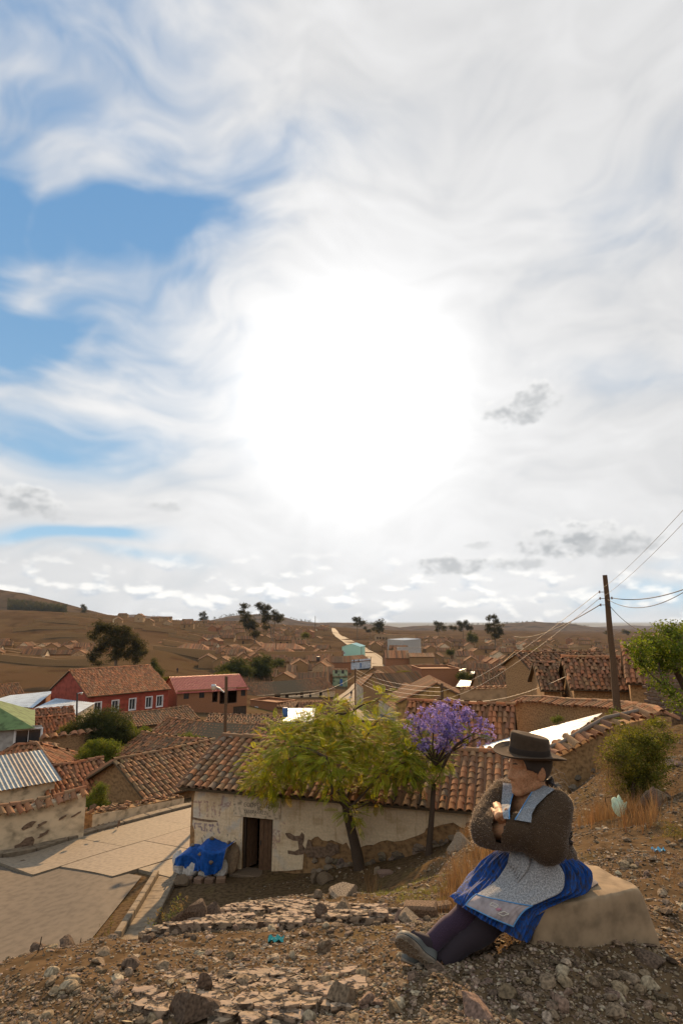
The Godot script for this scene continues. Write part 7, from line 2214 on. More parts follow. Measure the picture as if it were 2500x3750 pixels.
# ---------------------------------------------------------------- the woman
class Field:
	# a smooth union of tapered capsules and ellipsoids sampled on a grid
	var org: Vector3
	var cell: float
	var n: Vector3i
	var s := PackedFloat32Array()
	var k: float
	func _init(lo: Vector3, hi: Vector3, c: float, sharp: float) -> void:
		org = lo; cell = c; k = sharp
		n = Vector3i(((hi - lo) / c).ceil()) + Vector3i.ONE
		s.resize(n.x * n.y * n.z)
	func span(lo: Vector3, hi: Vector3) -> Array:
		var a := Vector3i(((lo - org) / cell).floor()).clamp(Vector3i.ZERO, n - Vector3i.ONE)
		var b := Vector3i(((hi - org) / cell).ceil()).clamp(Vector3i.ZERO, n - Vector3i.ONE)
		return [a, b]
	func cap(a: Vector3, b: Vector3, ra: float, rb: float) -> void:
		var m := maxf(ra, rb) + 5.0 / k
		var sp := span(a.min(b) - Vector3.ONE * m, a.max(b) + Vector3.ONE * m)
		var d := b - a
		var l2 := maxf(d.length_squared(), 1e-9)
		for z in range(sp[0].z, sp[1].z + 1):
			for y in range(sp[0].y, sp[1].y + 1):
				var o := (z * n.y + y) * n.x
				for x in range(sp[0].x, sp[1].x + 1):
					var p := org + Vector3(x, y, z) * cell
					var t := clampf((p - a).dot(d) / l2, 0, 1)
					s[o + x] += exp(-k * (p.distance_to(a + d * t) - lerpf(ra, rb, t)))
	func ell(c: Vector3, r: Vector3, bs := Basis()) -> void:
		var m := maxf(r.x, maxf(r.y, r.z)) + 5.0 / k
		var sp := span(c - Vector3.ONE * m, c + Vector3.ONE * m)
		var iv := bs.inverse()
		var mn := minf(r.x, minf(r.y, r.z))
		for z in range(sp[0].z, sp[1].z + 1):
			for y in range(sp[0].y, sp[1].y + 1):
				var o := (z * n.y + y) * n.x
				for x in range(sp[0].x, sp[1].x + 1):
					var q := iv * (org + Vector3(x, y, z) * cell - c)
					var l := (q / r).length()
					var g := (q / (r * r)).length()
					s[o + x] += exp(-k * (l * (l - 1.0) / maxf(g, 1e-6)))
	func val(p: Vector3) -> float:
		var q := (p - org) / cell
		var i := Vector3i(q.floor())
		if i.x < 0 or i.y < 0 or i.z < 0 or i.x >= n.x - 1 or i.y >= n.y - 1 or i.z >= n.z - 1: return 1.0
		var f := q - Vector3(i)
		var r := 0.0
		for c in 8:
			var x := i.x + (c & 1); var y := i.y + ((c >> 1) & 1); var z := i.z + (c >> 2)
			var w := (f.x if c & 1 else 1.0 - f.x) * (f.y if c & 2 else 1.0 - f.y) * (f.z if c & 4 else 1.0 - f.z)
			r += w * maxf(s[(z * n.y + y) * n.x + x], 1e-12)
		return -log(r) / k
	func mesh(mb: MB, origin: Vector3, skip = null) -> void:
		# surface nets: one vertex in each cell that the surface crosses
		var f := PackedFloat32Array()
		f.resize(s.size())
		for q in s.size(): f[q] = -log(maxf(s[q], 1e-9)) / k
		var id := PackedInt32Array()
		id.resize(s.size())
		id.fill(-1)
		var sx := 1; var sy := n.x; var sz := n.x * n.y
		var pts := PackedVector3Array()
		var offs := [0, sx, sy, sx + sy, sz, sx + sz, sy + sz, sx + sy + sz]
		var edges := [[0, 1], [2, 3], [4, 5], [6, 7], [0, 2], [1, 3], [4, 6], [5, 7], [0, 4], [1, 5], [2, 6], [3, 7]]
		for z in n.z - 1:
			for y in n.y - 1:
				for x in n.x - 1:
					var o := z * sz + y * sy + x
					var neg := 0
					for c in 8:
						if f[o + offs[c]] < 0: neg += 1
					if neg == 0 or neg == 8: continue
					var sum := Vector3.ZERO
					var cnt := 0
					for e in edges:
						var a := f[o + offs[e[0]]]
						var b := f[o + offs[e[1]]]
						if (a < 0) == (b < 0): continue
						var t := a / (a - b)
						var pa := Vector3(e[0] & 1, (e[0] >> 1) & 1, e[0] >> 2)
						var pb := Vector3(e[1] & 1, (e[1] >> 1) & 1, e[1] >> 2)
						sum += pa.lerp(pb, t)
						cnt += 1
					id[o] = pts.size()
					pts.append(org + (Vector3(x, y, z) + sum / cnt) * cell)
		var quads := []
		for z in range(1, n.z - 1):
			for y in range(1, n.y - 1):
				for x in range(1, n.x - 1):
					var o := z * sz + y * sy + x
					var here := f[o] < 0
					for ax in 3:
						var st: int = [sx, sy, sz][ax]
						if here == (f[o + st] < 0): continue
						var u: int = [sy, sz, sx][ax]
						var v: int = [sz, sx, sy][ax]
						var q := [id[o - u - v], id[o - v], id[o], id[o - u]]
						if q.has(-1): continue
						if not here: q.reverse()
						quads.append(q)
		var nn := PackedVector3Array()
		nn.resize(pts.size())
		for q in quads:
			var x := (pts[q[2]] - pts[q[0]]).cross(pts[q[3]] - pts[q[1]])
			for e in q: nn[e] += x
		var base := mb.v.size()
		for q in pts.size(): mb.vert(pts[q] - origin, nn[q].normalized())
		for q in quads:
			if skip != null and skip.call((pts[q[0]] + pts[q[2]]) / 2.0): continue
			for e in [0, 2, 1, 0, 3, 2]: mb.i.append(base + q[e])

func cloth_tex(key: String, c0: Color, c1: Color, freq: float, sd: int) -> Texture2D:
	return ntex(key, sd, freq, [c0.linear_to_srgb(), c1.linear_to_srgb()], [0.35, 0.65], 3)

func hit(f: Field, sx: float, sy: float, off := 0.005, from := 2.5, to := 3.6) -> Vector3:
	# where a line of sight meets the cloth
	var d := from
	while d < to:
		var p := sp(sx, sy, d)
		var v := f.val(p)
		if v < off: return p
		d += clampf(v * 0.6, 0.002, 0.04)
	return sp(sx, sy, 3.05)

func woman() -> void:
	var feet := Vector3(0.62, gy(0.62, -2.95), -2.95)
	var o := feet
	var root := thing("person", "old woman in felt hat, brown cardigan, grey apron and blue skirt, arms folded", "person", o)
	# joints
	var N := Vector3(0.944, 0.727, -3.080)
	var SL := Vector3(1.023, 0.700, -2.990)
	var SR := Vector3(0.831, 0.688, -3.200)
	var EL := Vector3(0.956, 0.525, -2.930)
	var WL := Vector3(0.777, 0.606, -2.980)
	var ER := Vector3(0.690, 0.553, -3.050)
	var WR := Vector3(0.804, 0.622, -2.880)
	var HR := Vector3(0.894, 0.591, -2.970)
	var C0 := Vector3(0.947, 0.634, -3.120)
	var C1 := Vector3(0.954, 0.527, -3.120)
	var C2 := Vector3(0.990, 0.412, -3.130)
	var H := Vector3(1.005, 0.339, -3.130)
	var KF := Vector3(0.637, 0.280, -3.010)
	var KN := Vector3(0.710, 0.260, -2.950)
	var AF := Vector3(0.394, 0.128, -2.920)
	var AN := Vector3(0.450, 0.070, -2.900)
	var F := Vector3(-0.965, -0.03, 0.26).normalized()      # the way the face looks
	var U := Vector3(0.03, 1, 0.0)
	var R := F.cross(U).normalized()
	U = R.cross(F)
	var K := Vector3(0.924, 0.859, -3.060)
	var hl := func(f: float, u: float, s: float) -> Vector3: return K + F * f + U * u + R * s
	# ---- one continuous body
	var skin := MB.new()
	var fb := Field.new(Vector3(0.25, -0.05, -3.5), Vector3(1.5, 1.15, -2.6), 0.014, 75.0)
	fb.cap(N, hl.call(-0.02, -0.07, 0.0), 0.052, 0.05)
	fb.cap(SL, SR, 0.04, 0.04); fb.cap(N, C0, 0.062, 0.10); fb.cap(C0, C1, 0.102, 0.10); fb.cap(C1, C2, 0.12, 0.13); fb.cap(C2, H, 0.13, 0.15)
	fb.cap(SL, EL, 0.05, 0.04); fb.cap(EL, WL, 0.04, 0.027); fb.cap(SR, ER, 0.05, 0.04); fb.cap(ER, WR, 0.042, 0.032)
	for e in [[KF, AF], [KN, AN]]:
		fb.cap(H, e[0] + Vector3(0.03, -0.02, -0.02), 0.06, 0.03)
		var calf: Vector3 = e[0].lerp(e[1], 0.3) + Vector3(0.01, -0.012, 0)
		fb.cap(e[0], calf, 0.038, 0.036); fb.cap(calf, e[1], 0.036, 0.024)
	fb.mesh(skin, o)
	var fh := Field.new(K - Vector3(0.2, 0.22, 0.2), K + Vector3(0.2, 0.16, 0.2), 0.004, 170.0)
	var hb := Basis(F, U, R)
	fh.ell(hl.call(-0.012, 0.012, 0.0), Vector3(0.098, 0.103, 0.076), hb)
	fh.ell(hl.call(0.036, -0.05, 0.0), Vector3(0.054, 0.082, 0.058), hb)
	for s in [-1.0, 1.0]:
		fh.cap(hl.call(-0.012, -0.078, s * 0.05), hl.call(0.062, -0.116, s * 0.012), 0.02, 0.02)
		fh.cap(hl.call(0.08, 0.012, s * 0.012), hl.call(0.066, 0.013, s * 0.045), 0.011, 0.010)
		fh.ell(hl.call(0.054, -0.04, s * 0.04), Vector3(0.026, 0.022, 0.02), hb)
		fh.ell(hl.call(0.089, -0.052, s * 0.013), Vector3(0.012, 0.009, 0.009), hb)
		fh.cap(hl.call(0.079, -0.075, 0.0), hl.call(0.066, -0.078, s * 0.024), 0.011, 0.007)
		fh.cap(hl.call(0.078, -0.088, 0.0), hl.call(0.064, -0.086, s * 0.022), 0.012, 0.007)
		fh.ell(hl.call(-0.022, -0.03, s * 0.077), Vector3(0.019, 0.032, 0.008), Basis(F, U, R).rotated(U, s * 0.35))
		fh.cap(hl.call(0.07, -0.062, s * 0.03), hl.call(0.056, -0.1, s * 0.038), 0.009, 0.008)
	fh.cap(hl.call(0.081, 0.004, 0.0), hl.call(0.104, -0.046, 0.0), 0.010, 0.0125)
	fh.cap(hl.call(0.072, -0.118, -0.008), hl.call(0.072, -0.118, 0.008), 0.019, 0.019)
	fh.cap(hl.call(-0.02, -0.07, 0.0), N, 0.052, 0.054)
	fh.cap(hl.call(0.02, -0.10, 0.012), N + F * 0.03, 0.022, 0.026)
	fh.mesh(skin, o)
	# ---- cardigan, drawn before the hands so that they can rest on it
	var fs := Field.new(Vector3(0.55, 0.2, -3.5), Vector3(1.5, 1.05, -2.6), 0.011, 60.0)
	fs.cap(SL, SR, 0.05, 0.05); fs.cap(N - Vector3(0, 0.045, 0), C0, 0.07, 0.118); fs.cap(C0, C1, 0.122, 0.126); fs.cap(C1, C2, 0.126, 0.140)
	fs.cap(C2, C2 + Vector3(0.015, -0.03, 0), 0.15, 0.15)
	fs.cap(SL, EL, 0.060, 0.056); fs.cap(EL, EL.lerp(WL, 0.9), 0.056, 0.042); fs.cap(SR, ER, 0.058, 0.052); fs.cap(ER, ER.lerp(WR, 0.93), 0.054, 0.045)
	var fr := FastNoiseLite.new()
	fr.seed = 6; fr.frequency = 9.0; fr.fractal_octaves = 3
	# folds at the elbows and under the arms
	for e in [[SL, EL, 5, 0.06], [ER, WR, 5, 0.052], [SR, ER, 4, 0.058], [EL, WL, 4, 0.052]]:
		for q in e[2]:
			var c: Vector3 = e[0].lerp(e[1], (q + 0.6) / e[2])
			fs.ell(c + Vector3(0, 0.004, 0), Vector3(e[3] * 1.18, e[3] * 1.12, 0.016), Basis.looking_at((e[1] - e[0]).normalized().rotated(Vector3.BACK, 0.5 - 0.25 * q), Vector3.UP))
	var lat := (SL - SR); lat.y = 0; lat = lat.normalized()
	var fw := Vector3.UP.cross(lat).normalized()
	if fw.z < 0: fw = -fw
	var vneck := func(p: Vector3) -> bool:
		var q := p - N
		if q.dot(fw) < 0.0 and q.y < 0.0: return false
		var h := q.y + 0.17
		if h < 0.0: return false
		return absf(q.dot(lat) + 0.012) < 0.012 + h * 0.30 and q.dot(fw) > -0.05
	var sw := MB.new()
	fs.mesh(sw, o, vneck)
	for k in sw.v.size():
		var nz := fr.get_noise_3dv(sw.v[k] * 2.0)
		sw.v[k] += sw.n[k] * (nz * 0.006 + 0.002 * fr.get_noise_3dv(sw.v[k] * 9.0))
	part("cardigan", sw.mesh(), M.wool, root)
	# wool fuzz that catches the light along the outline
	var r := RandomNumberGenerator.new()
	r.seed = 91
	var hx := []
	var hair := MB.new()
	hair.tri(Vector3(-0.035, 0, 0), Vector3(0.035, 0, 0), Vector3(0.15, 1, 0))
	for k in 9000:
		var q := r.randi() % sw.v.size()
		var nn := sw.n[q]
		if nn.length_squared() < 0.5 or vneck.call(sw.v[q] + o): continue
		var t := (nn + Vector3(r.randfn(), r.randfn(), r.randfn()) * 0.5).normalized()
		var sd := t.cross(Vector3(r.randf(), r.randf(), 1)).normalized()
		hx.append(Transform3D(Basis(sd, t, sd.cross(t)).scaled_local(Vector3(0.010, r.randf_range(0.006, 0.014), 0.01)), sw.v[q] + Vector3(r.randf_range(-0.006, 0.006), r.randf_range(-0.006, 0.006), 0)))
	many("wool_fuzz", hair.mesh(), M.wool_fuzz, hx, [], root)
	# ---- hands, part of the body
	var tips := [[1799, 2962], [1807, 2944], [1816, 2940], [1826, 2943]]
	var base := [[1818, 2992], [1825, 2984], [1832, 2982], [1838, 2984]]
	var pc := sp(1836, 3000, 0.0 + 2.95)
	var fl := Field.new(pc - Vector3(0.13, 0.09, 0.14), pc + Vector3(0.09, 0.16, 0.12), 0.003, 330.0)
	var pbase := []
	for q in 4:
		var a := hit(fs, base[q][0], base[q][1], 0.006)
		var b := hit(fs, tips[q][0], tips[q][1], 0.004)
		var m := a.lerp(b, 0.5) + Vector3(0, 0.002, 0.006)
		pbase.append(a)
		fl.cap(a, m, 0.0092, 0.0088); fl.cap(m, b, 0.0086, 0.0068)
	var wrist := WL
	for q in 4: fl.cap(pbase[q], wrist.lerp(pbase[q], 0.35), 0.0105, 0.015)
	fl.cap(pbase[3] + Vector3(0.008, -0.02, -0.006), pbase[3] + Vector3(0.022, -0.002, -0.004), 0.0105, 0.009)
	fl.cap(pbase[3] + Vector3(0.022, -0.002, -0.004), pbase[3] + Vector3(0.02, 0.02, -0.008), 0.009, 0.0072)
	fl.mesh(skin, o)
	var fr2 := Field.new(HR - Vector3(0.14, 0.09, 0.12), HR + Vector3(0.15, 0.09, 0.12), 0.003, 300.0)
	var dirh := (HR - WR).normalized()
	fr2.cap(WR - dirh * 0.02, WR + dirh * 0.03, 0.030, 0.030)
	for q in 4:
		var off := Vector3(0, 0.024 - q * 0.015, 0.004)
		var kn := WR + dirh * 0.075 + off
		fr2.cap(WR + dirh * 0.02 + off * 0.7, kn, 0.016, 0.0115)
		var m = kn + dirh * [0.034, 0.04, 0.038, 0.028][q] + Vector3(0, 0, -0.006)
		fr2.cap(kn, m, 0.0098, 0.009); fr2.cap(m, m + dirh * [0.026, 0.03, 0.028, 0.022][q] + Vector3(0, 0, -0.014), 0.0088, 0.007)
	fr2.cap(WR + dirh * 0.02 + Vector3(0, 0.024, 0), WR + dirh * 0.06 + Vector3(0, 0.042, 0.004), 0.014, 0.0095)
	fr2.cap(WR + dirh * 0.06 + Vector3(0, 0.042, 0.004), WR + dirh * 0.085 + Vector3(0, 0.042, -0.004), 0.0095, 0.0078)
	fr2.mesh(skin, o)
	part("body", skin.mesh(), M.skin, root)
	# ---- eyes and brows
	for s in [-1.0, 1.0]:
		var eb := MB.new()
		eb.lathe([Vector2(0.0005, -0.0105), Vector2(0.007, -0.0078), Vector2(0.0103, -0.002), Vector2(0.0103, 0.002), Vector2(0.007, 0.0078), Vector2(0.0005, 0.0105)], 12)
		var e := part("eye", eb.mesh(), M.eye_dark, root, hl.call(0.0675, -0.008, s * 0.031) - o)
		var lb := MB.new()
		lb.tube([hl.call(0.083, 0.002, s * 0.018) - o, hl.call(0.079, -0.001, s * 0.03) - o, hl.call(0.066, -0.003, s * 0.044) - o], [0.003, 0.0042, 0.003], 6)
		part("eyelid", lb.mesh(), M.skin, e, -e.position)
		var bb := MB.new()
		bb.tube([hl.call(0.093, 0.014, s * 0.014) - o, hl.call(0.087, 0.018, s * 0.03) - o, hl.call(0.070, 0.014, s * 0.047) - o], [0.0025, 0.0036, 0.002], 5)
		part("eyebrow", bb.mesh(), M.hair, root)
	var mb := MB.new()
	mb.tube([hl.call(0.062, -0.082, -0.026) - o, hl.call(0.0885, -0.0812, 0) - o, hl.call(0.062, -0.082, 0.026) - o], [0.0012, 0.0026, 0.0012], 5)
	part("mouth_line", mb.mesh(), M.lip, root)
	# ---- hair: grey at the temples, dark behind, two long braids
	var hm := MB.new()
	var rows := []
	for j in 17:
		var row := PackedVector3Array()
		for k in 32:
			var a := TAU * k / 32
			var pol := PI * j / 16.0
			var f := -cos(pol)      # from the back of the head to the hairline
			var ring := sin(pol)
			var q := Vector3(-0.014 - f * -0.112, 0.012 + cos(a) * ring * 0.108, sin(a) * ring * 0.083)
			q.x = minf(q.x, 0.052 + 0.022 * cos(a))
			if cos(a) < -0.25: q.x = minf(q.x, lerpf(0.03, -0.045, smoothstep(-0.25, -0.55, cos(a))))
			row.append(hl.call(q.x, q.y, -q.z) - o)
		rows.append(row)
	hm.grid(rows, true)
	for k in hm.v.size(): hm.v[k] += hm.n[k] * 0.0016 * sin(hm.v[k].y * 900.0 + hm.v[k].z * 300.0)
	part("hair", hm.mesh(), M.hair, root)
	for q in 26:
		var tb := MB.new()
		var a0 := r.randf_range(-0.5, 0.5)
		tb.tube([hl.call(0.058 - q * 0.002, 0.03 - q * 0.0013, 0.072 + 0.0003 * q) - o, hl.call(0.02, -0.004 - q * 0.0012, 0.0805) - o, hl.call(-0.03, -0.022 - q * 0.001 + a0 * 0.01, 0.0805) - o, hl.call(-0.08, -0.03 + a0 * 0.02, 0.05) - o], [0.0012, 0.0018, 0.0018, 0.001], 4)
		if q % 2 == 0: part("hair_strand", tb.mesh(), M.hair_grey, root)
	for b in 2:
		var pts := []
		var rad := []
		var path: Array = [[Vector3(1.031, 0.785, -3.100), Vector3(1.047, 0.726, -3.060), Vector3(1.083, 0.627, -3.060), Vector3(1.098, 0.550, -3.050), Vector3(1.097, 0.477, -3.050), Vector3(1.110, 0.404, -3.060)], [Vector3(1.055, 0.760, -3.160), Vector3(1.097, 0.686, -3.160), Vector3(1.127, 0.580, -3.150), Vector3(1.131, 0.496, -3.140), Vector3(1.123, 0.425, -3.130)]][b]
		var n := 60
		for k in n + 1:
			var f = float(k) / n * (path.size() - 1)
			var q := mini(int(f), path.size() - 2)
			var p: Vector3 = path[q].cubic_interpolate(path[q + 1], path[maxi(q - 1, 0)], path[mini(q + 2, path.size() - 1)], f - q)
			pts.append(p + Vector3(0.004 * sin(k * 0.9), 0, 0.005 * cos(k * 0.9)) - o)
			rad.append(lerpf(0.019, 0.009, float(k) / n) * (1.0 + 0.22 * sin(k * 1.8)))
		var tb := MB.new()
		tb.tube(pts, rad, 8)
		part("braid", tb.mesh(), M.hair_dark, root)
	var fly := MB.new()
	for q in 34:
		var p := hl.call(-0.11, r.randf_range(-0.13, 0.0), r.randf_range(-0.04, 0.05)) as Vector3
		var e := p + Vector3(r.randf_range(0.02, 0.09), r.randf_range(-0.12, 0.02), r.randf_range(-0.03, 0.03))
		fly.tube([p - o, p.lerp(e, 0.5) + Vector3(0.01, 0.015, 0) - o, e - o], [0.0006, 0.0006, 0.0004], 3, false)
	part("loose_hair", fly.mesh(), M.hair_grey, root)
	# ---- hat
	var hx0 := Vector3(0.933, 0.907, -3.060)
	var hroot := Transform3D(Basis(F, U, R).rotated(Vector3.BACK, deg_to_rad(-6.0)).rotated(Vector3(1, 0, 0), 0.02), hx0 - o)
	var hatm := MB.new()
	var prof := []
	for q in [[0.088, -0.004], [0.115, -0.008], [0.15, -0.008], [0.176, -0.001], [0.179, 0.002], [0.176, 0.005], [0.15, -0.002], [0.115, 0.0], [0.104, 0.004], [0.101, 0.012], [0.100, 0.04], [0.099, 0.08], [0.096, 0.094], [0.087, 0.1005], [0.06, 0.097], [0.03, 0.09], [0.0, 0.088]]: prof.append(q)
	var hrows := []
	for q in prof:
		var row := PackedVector3Array()
		for k in 48:
			var a := TAU * k / 48
			var x = cos(a) * q[0]
			var z = sin(a) * q[0] * (0.84 if q[0] < 0.12 and q[1] > 0.003 else 0.93)
			var y: float = q[1]
			if y > 0.015: y *= 1.0 + 0.14 * (x / 0.1) - 0.06
			if q[0] > 0.11: y += 0.022 * pow(absf(z) / 0.17, 2.2) - 0.012 * pow(maxf(-x, 0) / 0.17, 2.0) * 1.0
			row.append(hroot * Vector3(x, y, -z))
		hrows.append(row)
	hatm.grid(hrows, true, true)
	var hat := part("hat", hatm.mesh(), M.felt, root)
	var band := MB.new()
	var br := []
	for q in [[0.1025, 0.006], [0.1035, 0.012], [0.103, 0.03], [0.1015, 0.034]]:
		var row := PackedVector3Array()
		for k in 48:
			var a := TAU * k / 48
			row.append(hroot * Vector3(cos(a) * q[0], q[1], -sin(a) * q[0] * 0.845))
		br.append(row)
	band.grid(br, true, true)
	part("hat_band", band.mesh(), M.felt_dark, hat)
	# ---- skirt: rings from waist to hem, seen silhouettes left and right with depth between
	var ring := [[1855, 3090, 2066, 3118, 3.12, 0.13], [1825, 3112, 2098, 3140, 3.12, 0.165], [1790, 3140, 2140, 3172, 3.12, 0.19], [1765, 3165, 2154, 3205, 3.12, 0.20], [1735, 3200, 2140, 3255, 3.10, 0.20], [1708, 3232, 2060, 3288, 3.06, 0.19], [1690, 3258, 1990, 3320, 3.01, 0.17], [1675, 3278, 1950, 3375, 2.97, 0.15], [1663, 3296, 1922, 3440, 2.95, 0.135]]
	var at := func(t: float, a: float, out: float, pleat: float) -> Vector3:
		var q := mini(int(t), ring.size() - 2)
		var u := t - q
		var e := []
		for k in 6:
			var p0: float = ring[maxi(q - 1, 0)][k]; var p1: float = ring[q][k]; var p2: float = ring[q + 1][k]; var p3: float = ring[mini(q + 2, ring.size() - 1)][k]
			e.append(cubic_interpolate(p1, p2, p0, p3, u))
		var A := sp(e[0], e[1], e[4] + 0.03)
		var B := sp(e[2], e[3], e[4] - 0.02)
		var c := (A + B) / 2
		var ux := (B - A) / 2
		var fwd := Vector3(-0.12, 0.25, 1).normalized()
		fwd = (fwd - ux * fwd.dot(ux) / ux.length_squared()).normalized()
		var pl := 0.0075 * sin(a * 58.0 + sin(t * 0.8) * 2.0) * smoothstep(0.2, 1.6, t) + 0.010 * sin(a * 13.0 + t * 1.3) * smoothstep(1.0, 6.0, t) + 0.008 * sin(a * 23.0 - t * 0.9) * smoothstep(0.5, 3.0, t)
		pl *= pleat
		var rr := 1.0 + (out + pl) / 0.2
		return c + ux * -cos(a) * (1.0 + (out + pl) / ux.length()) + fwd * sin(a) * e[5] * rr
	var sk := MB.new()
	var srows := []
	var nt := 46
	for j in range(nt, -1, -1):
		var t := j / float(nt) * (ring.size() - 1.001)
		var row := PackedVector3Array()
		for k in 300:
			var a := TAU * k / 300
			var p: Vector3 = at.call(t, a, 0.0, 1.0)
			# the cloth lies on the block where it would sink into it
			row.append(p - o)
		srows.append(row)
	sk.grid(srows, true, true)
	part("skirt", sk.mesh(), M.skirt, root)
	# lining edge inside the hem
	var li := MB.new()
	var lr := []
	for j in 6:
		var row := PackedVector3Array()
		for k in 150:
			row.append((at.call((ring.size() - 1.001) - j * 0.5, TAU * k / 150, -0.012, 1.0) as Vector3) - o)
		lr.append(row)
	li.grid(lr, true, false)
	part("petticoat", li.mesh(), M.skirt_dark, root)
	# ---- apron over the lap with its paler embroidered border
	var ap := func(t: float, f: float, out: float) -> Vector3:
		# f from its left edge to its right edge
		var c0 := lerpf(0.62, 0.80, smoothstep(0.0, 5.5, t)) * -1.0
		c0 = lerpf(-0.62, -0.72, t / 7.0)
		var c1 := lerpf(0.28, 0.36, smoothstep(0.0, 6.0, t))
		var cc := lerpf(c0, c1, f)
		var a := acos(clampf(-cc, -1, 1))
		var rip := 0.004 * sin(f * 9.0 + t * 1.2) + 0.003 * sin(f * 31.0 - t) * smoothstep(3.5, 0.5, t) + 0.012 * exp(-pow((f - 0.12) * 7.0, 2)) * smoothstep(3.5, 1.0, t)
		return at.call(t, a, out + 0.02 + rip, 0.18)
	for piece in [["apron", 0.0, 5.6, M.apron], ["apron_border", 5.6, 7.35, M.apron_border]]:
		var am := MB.new()
		for side in 2:
			var rws := []
			for j in 31:
				var t: float = lerpf(piece[2], piece[1], j / 30.0)
				var row := PackedVector3Array()
				for k in 41: row.append((ap.call(t, k / 40.0, 0.0 if side == 0 else -0.004) as Vector3) - o)
				rws.append(row)
			am.grid(rws, false, side == 1)
		var p := part(piece[0], am.mesh(), piece[3], root)
		for e in ([[piece[2], true], [0.0, false], [1.0, false]] if piece[0] == "apron_border" else [[piece[2], true]]):
			var tb := MB.new()
			var pts := []
			var rad := []
			for k in 25:
				if e[1]: pts.append((ap.call(e[0], k / 24.0, 0.003) as Vector3) - o)
				else: pts.append((ap.call(lerpf(piece[1], piece[2], k / 24.0), e[0], 0.002) as Vector3) - o)
				rad.append(0.0028)
			tb.tube(pts, rad, 5)
			part("piping", tb.mesh(), M.piping, p)
		if piece[0] == "apron_border":
			# embroidered leaves and a small pink flower, stitched cords
			for e in [[6.25, 0.42, 0.5, M.thread_pale], [6.75, 0.68, -0.7, M.thread_pale]]:
				var pts := []
				var rad := []
				for k in 25:
					var a := TAU * k / 24
					var rr := 1.0 + 0.22 * sin(a * 4)
					pts.append((ap.call(e[0] + (0.22 * cos(a) * sin(e[2]) + 0.14 * sin(a) * cos(e[2])) * rr, e[1] + (0.085 * cos(a) * cos(e[2]) - 0.06 * sin(a) * sin(e[2])) * rr, 0.003) as Vector3) - o)
					rad.append(0.0016)
				var tb := MB.new()
				tb.tube(pts, rad, 4, false)
				part("embroidery", tb.mesh(), e[3], p)
			for k in 6:
				var tb := MB.new()
				var a := TAU * k / 6
				tb.tube([(ap.call(6.5, 0.55, 0.004) as Vector3) - o, (ap.call(6.5 + 0.16 * sin(a), 0.55 + 0.05 * cos(a), 0.004) as Vector3) - o], [0.0018, 0.0018], 4)
				part("embroidery", tb.mesh(), M.thread_pink, p)
	# bunched cloth at the lap
	var bun := MB.new()
	for q in 7:
		var pts := []
		var rad := []
		for k in 8:
			var f := k / 7.0
			pts.append((ap.call(lerpf(0.1, 2.2 + 0.25 * q, f), 0.03 + q * 0.055 * (1.0 - 0.2 * f), 0.006) as Vector3) - o)
			rad.append(0.012 * sin(PI * clampf(f * 0.9 + 0.1, 0, 1)) + 0.003)
		bun.tube(pts, rad, 7)
	part("apron_folds", bun.mesh(), M.apron, root)
	# ---- bib straps lying on the cardigan
	for e in 2:
		var l := [[[1840, 2866], [1838, 2900], [1834, 2940], [1837, 2970], [1843, 2998]], [[1972, 2868], [1945, 2902], [1918, 2945], [1898, 2980], [1884, 3002]]][e] as Array
		var rt := [[[1884, 2872], [1879, 2900], [1868, 2940], [1863, 2970], [1864, 3000]], [[2030, 2890], [2000, 2912], [1962, 2950], [1946, 2980], [1943, 3012]]][e] as Array
		var bm := MB.new()
		for side in 2:
			var rws := []
			for j in range(24, -1, -1):
				var f := j / 24.0 * 4
				var q := mini(int(f), 3)
				var row := PackedVector3Array()
				for k in 9:
					var g := k / 8.0
					var ax := lerpf(lerpf(l[q][0], l[q + 1][0], f - q), lerpf(rt[q][0], rt[q + 1][0], f - q), g)
					var ay := lerpf(lerpf(l[q][1], l[q + 1][1], f - q), lerpf(rt[q][1], rt[q + 1][1], f - q), g)
					row.append(hit(fs, ax, ay, 0.011 if side == 0 else 0.006) - o)
				rws.append(row)
			bm.grid(rws, false, side == 1)
		var p := part("apron_strap", bm.mesh(), M.strap, root)
		var pts := []
		var rad := []
		var edge: Array = rt if e == 0 else l
		for j in 17:
			var f := j / 16.0 * 4
			var q := mini(int(f), 3)
			pts.append(hit(fs, lerpf(edge[q][0], edge[q + 1][0], f - q), lerpf(edge[q][1], edge[q + 1][1], f - q), 0.012) - o)
			rad.append(0.0028)
		var tb := MB.new()
		tb.tube(pts, rad, 5)
		part("piping", tb.mesh(), M.piping, p)
	# ---- stockings
	for e in [[KF, AF, M.stocking_sunlit], [KN, AN, M.stocking]]:  # far leg: sunlight painted in as a lighter, purple copy of the stocking
		var tb := MB.new()
		var pts := []
		var rad := []
		for k in 15:
			var f := k / 14.0
			pts.append(e[0].lerp(e[1], f * 1.06 - 0.06) + Vector3(0.012, -0.014, 0) * sin(PI * clampf(f * 1.5, 0, 1)) - o)
			rad.append(lerpf(0.058, 0.04, f) + 0.008 * sin(PI * clampf(f * 1.7, 0, 1)) + 0.0012 * sin(k * 3.1))
		tb.tube(pts, rad, 18)
		part("stocking", tb.mesh(), e[2], root)
	# ---- shoes
	shoe(root, o, Vector3(0.408, 0.083, -2.860), Vector3(0.243, 0.200, -2.860), Vector3(-0.30, -0.42, 0.85), true, AF)
	shoe(root, o, Vector3(0.416, 0.022, -2.950), Vector3(0.273, 0.064, -2.970), Vector3(-0.45, -0.8, 0.25), false, AN)

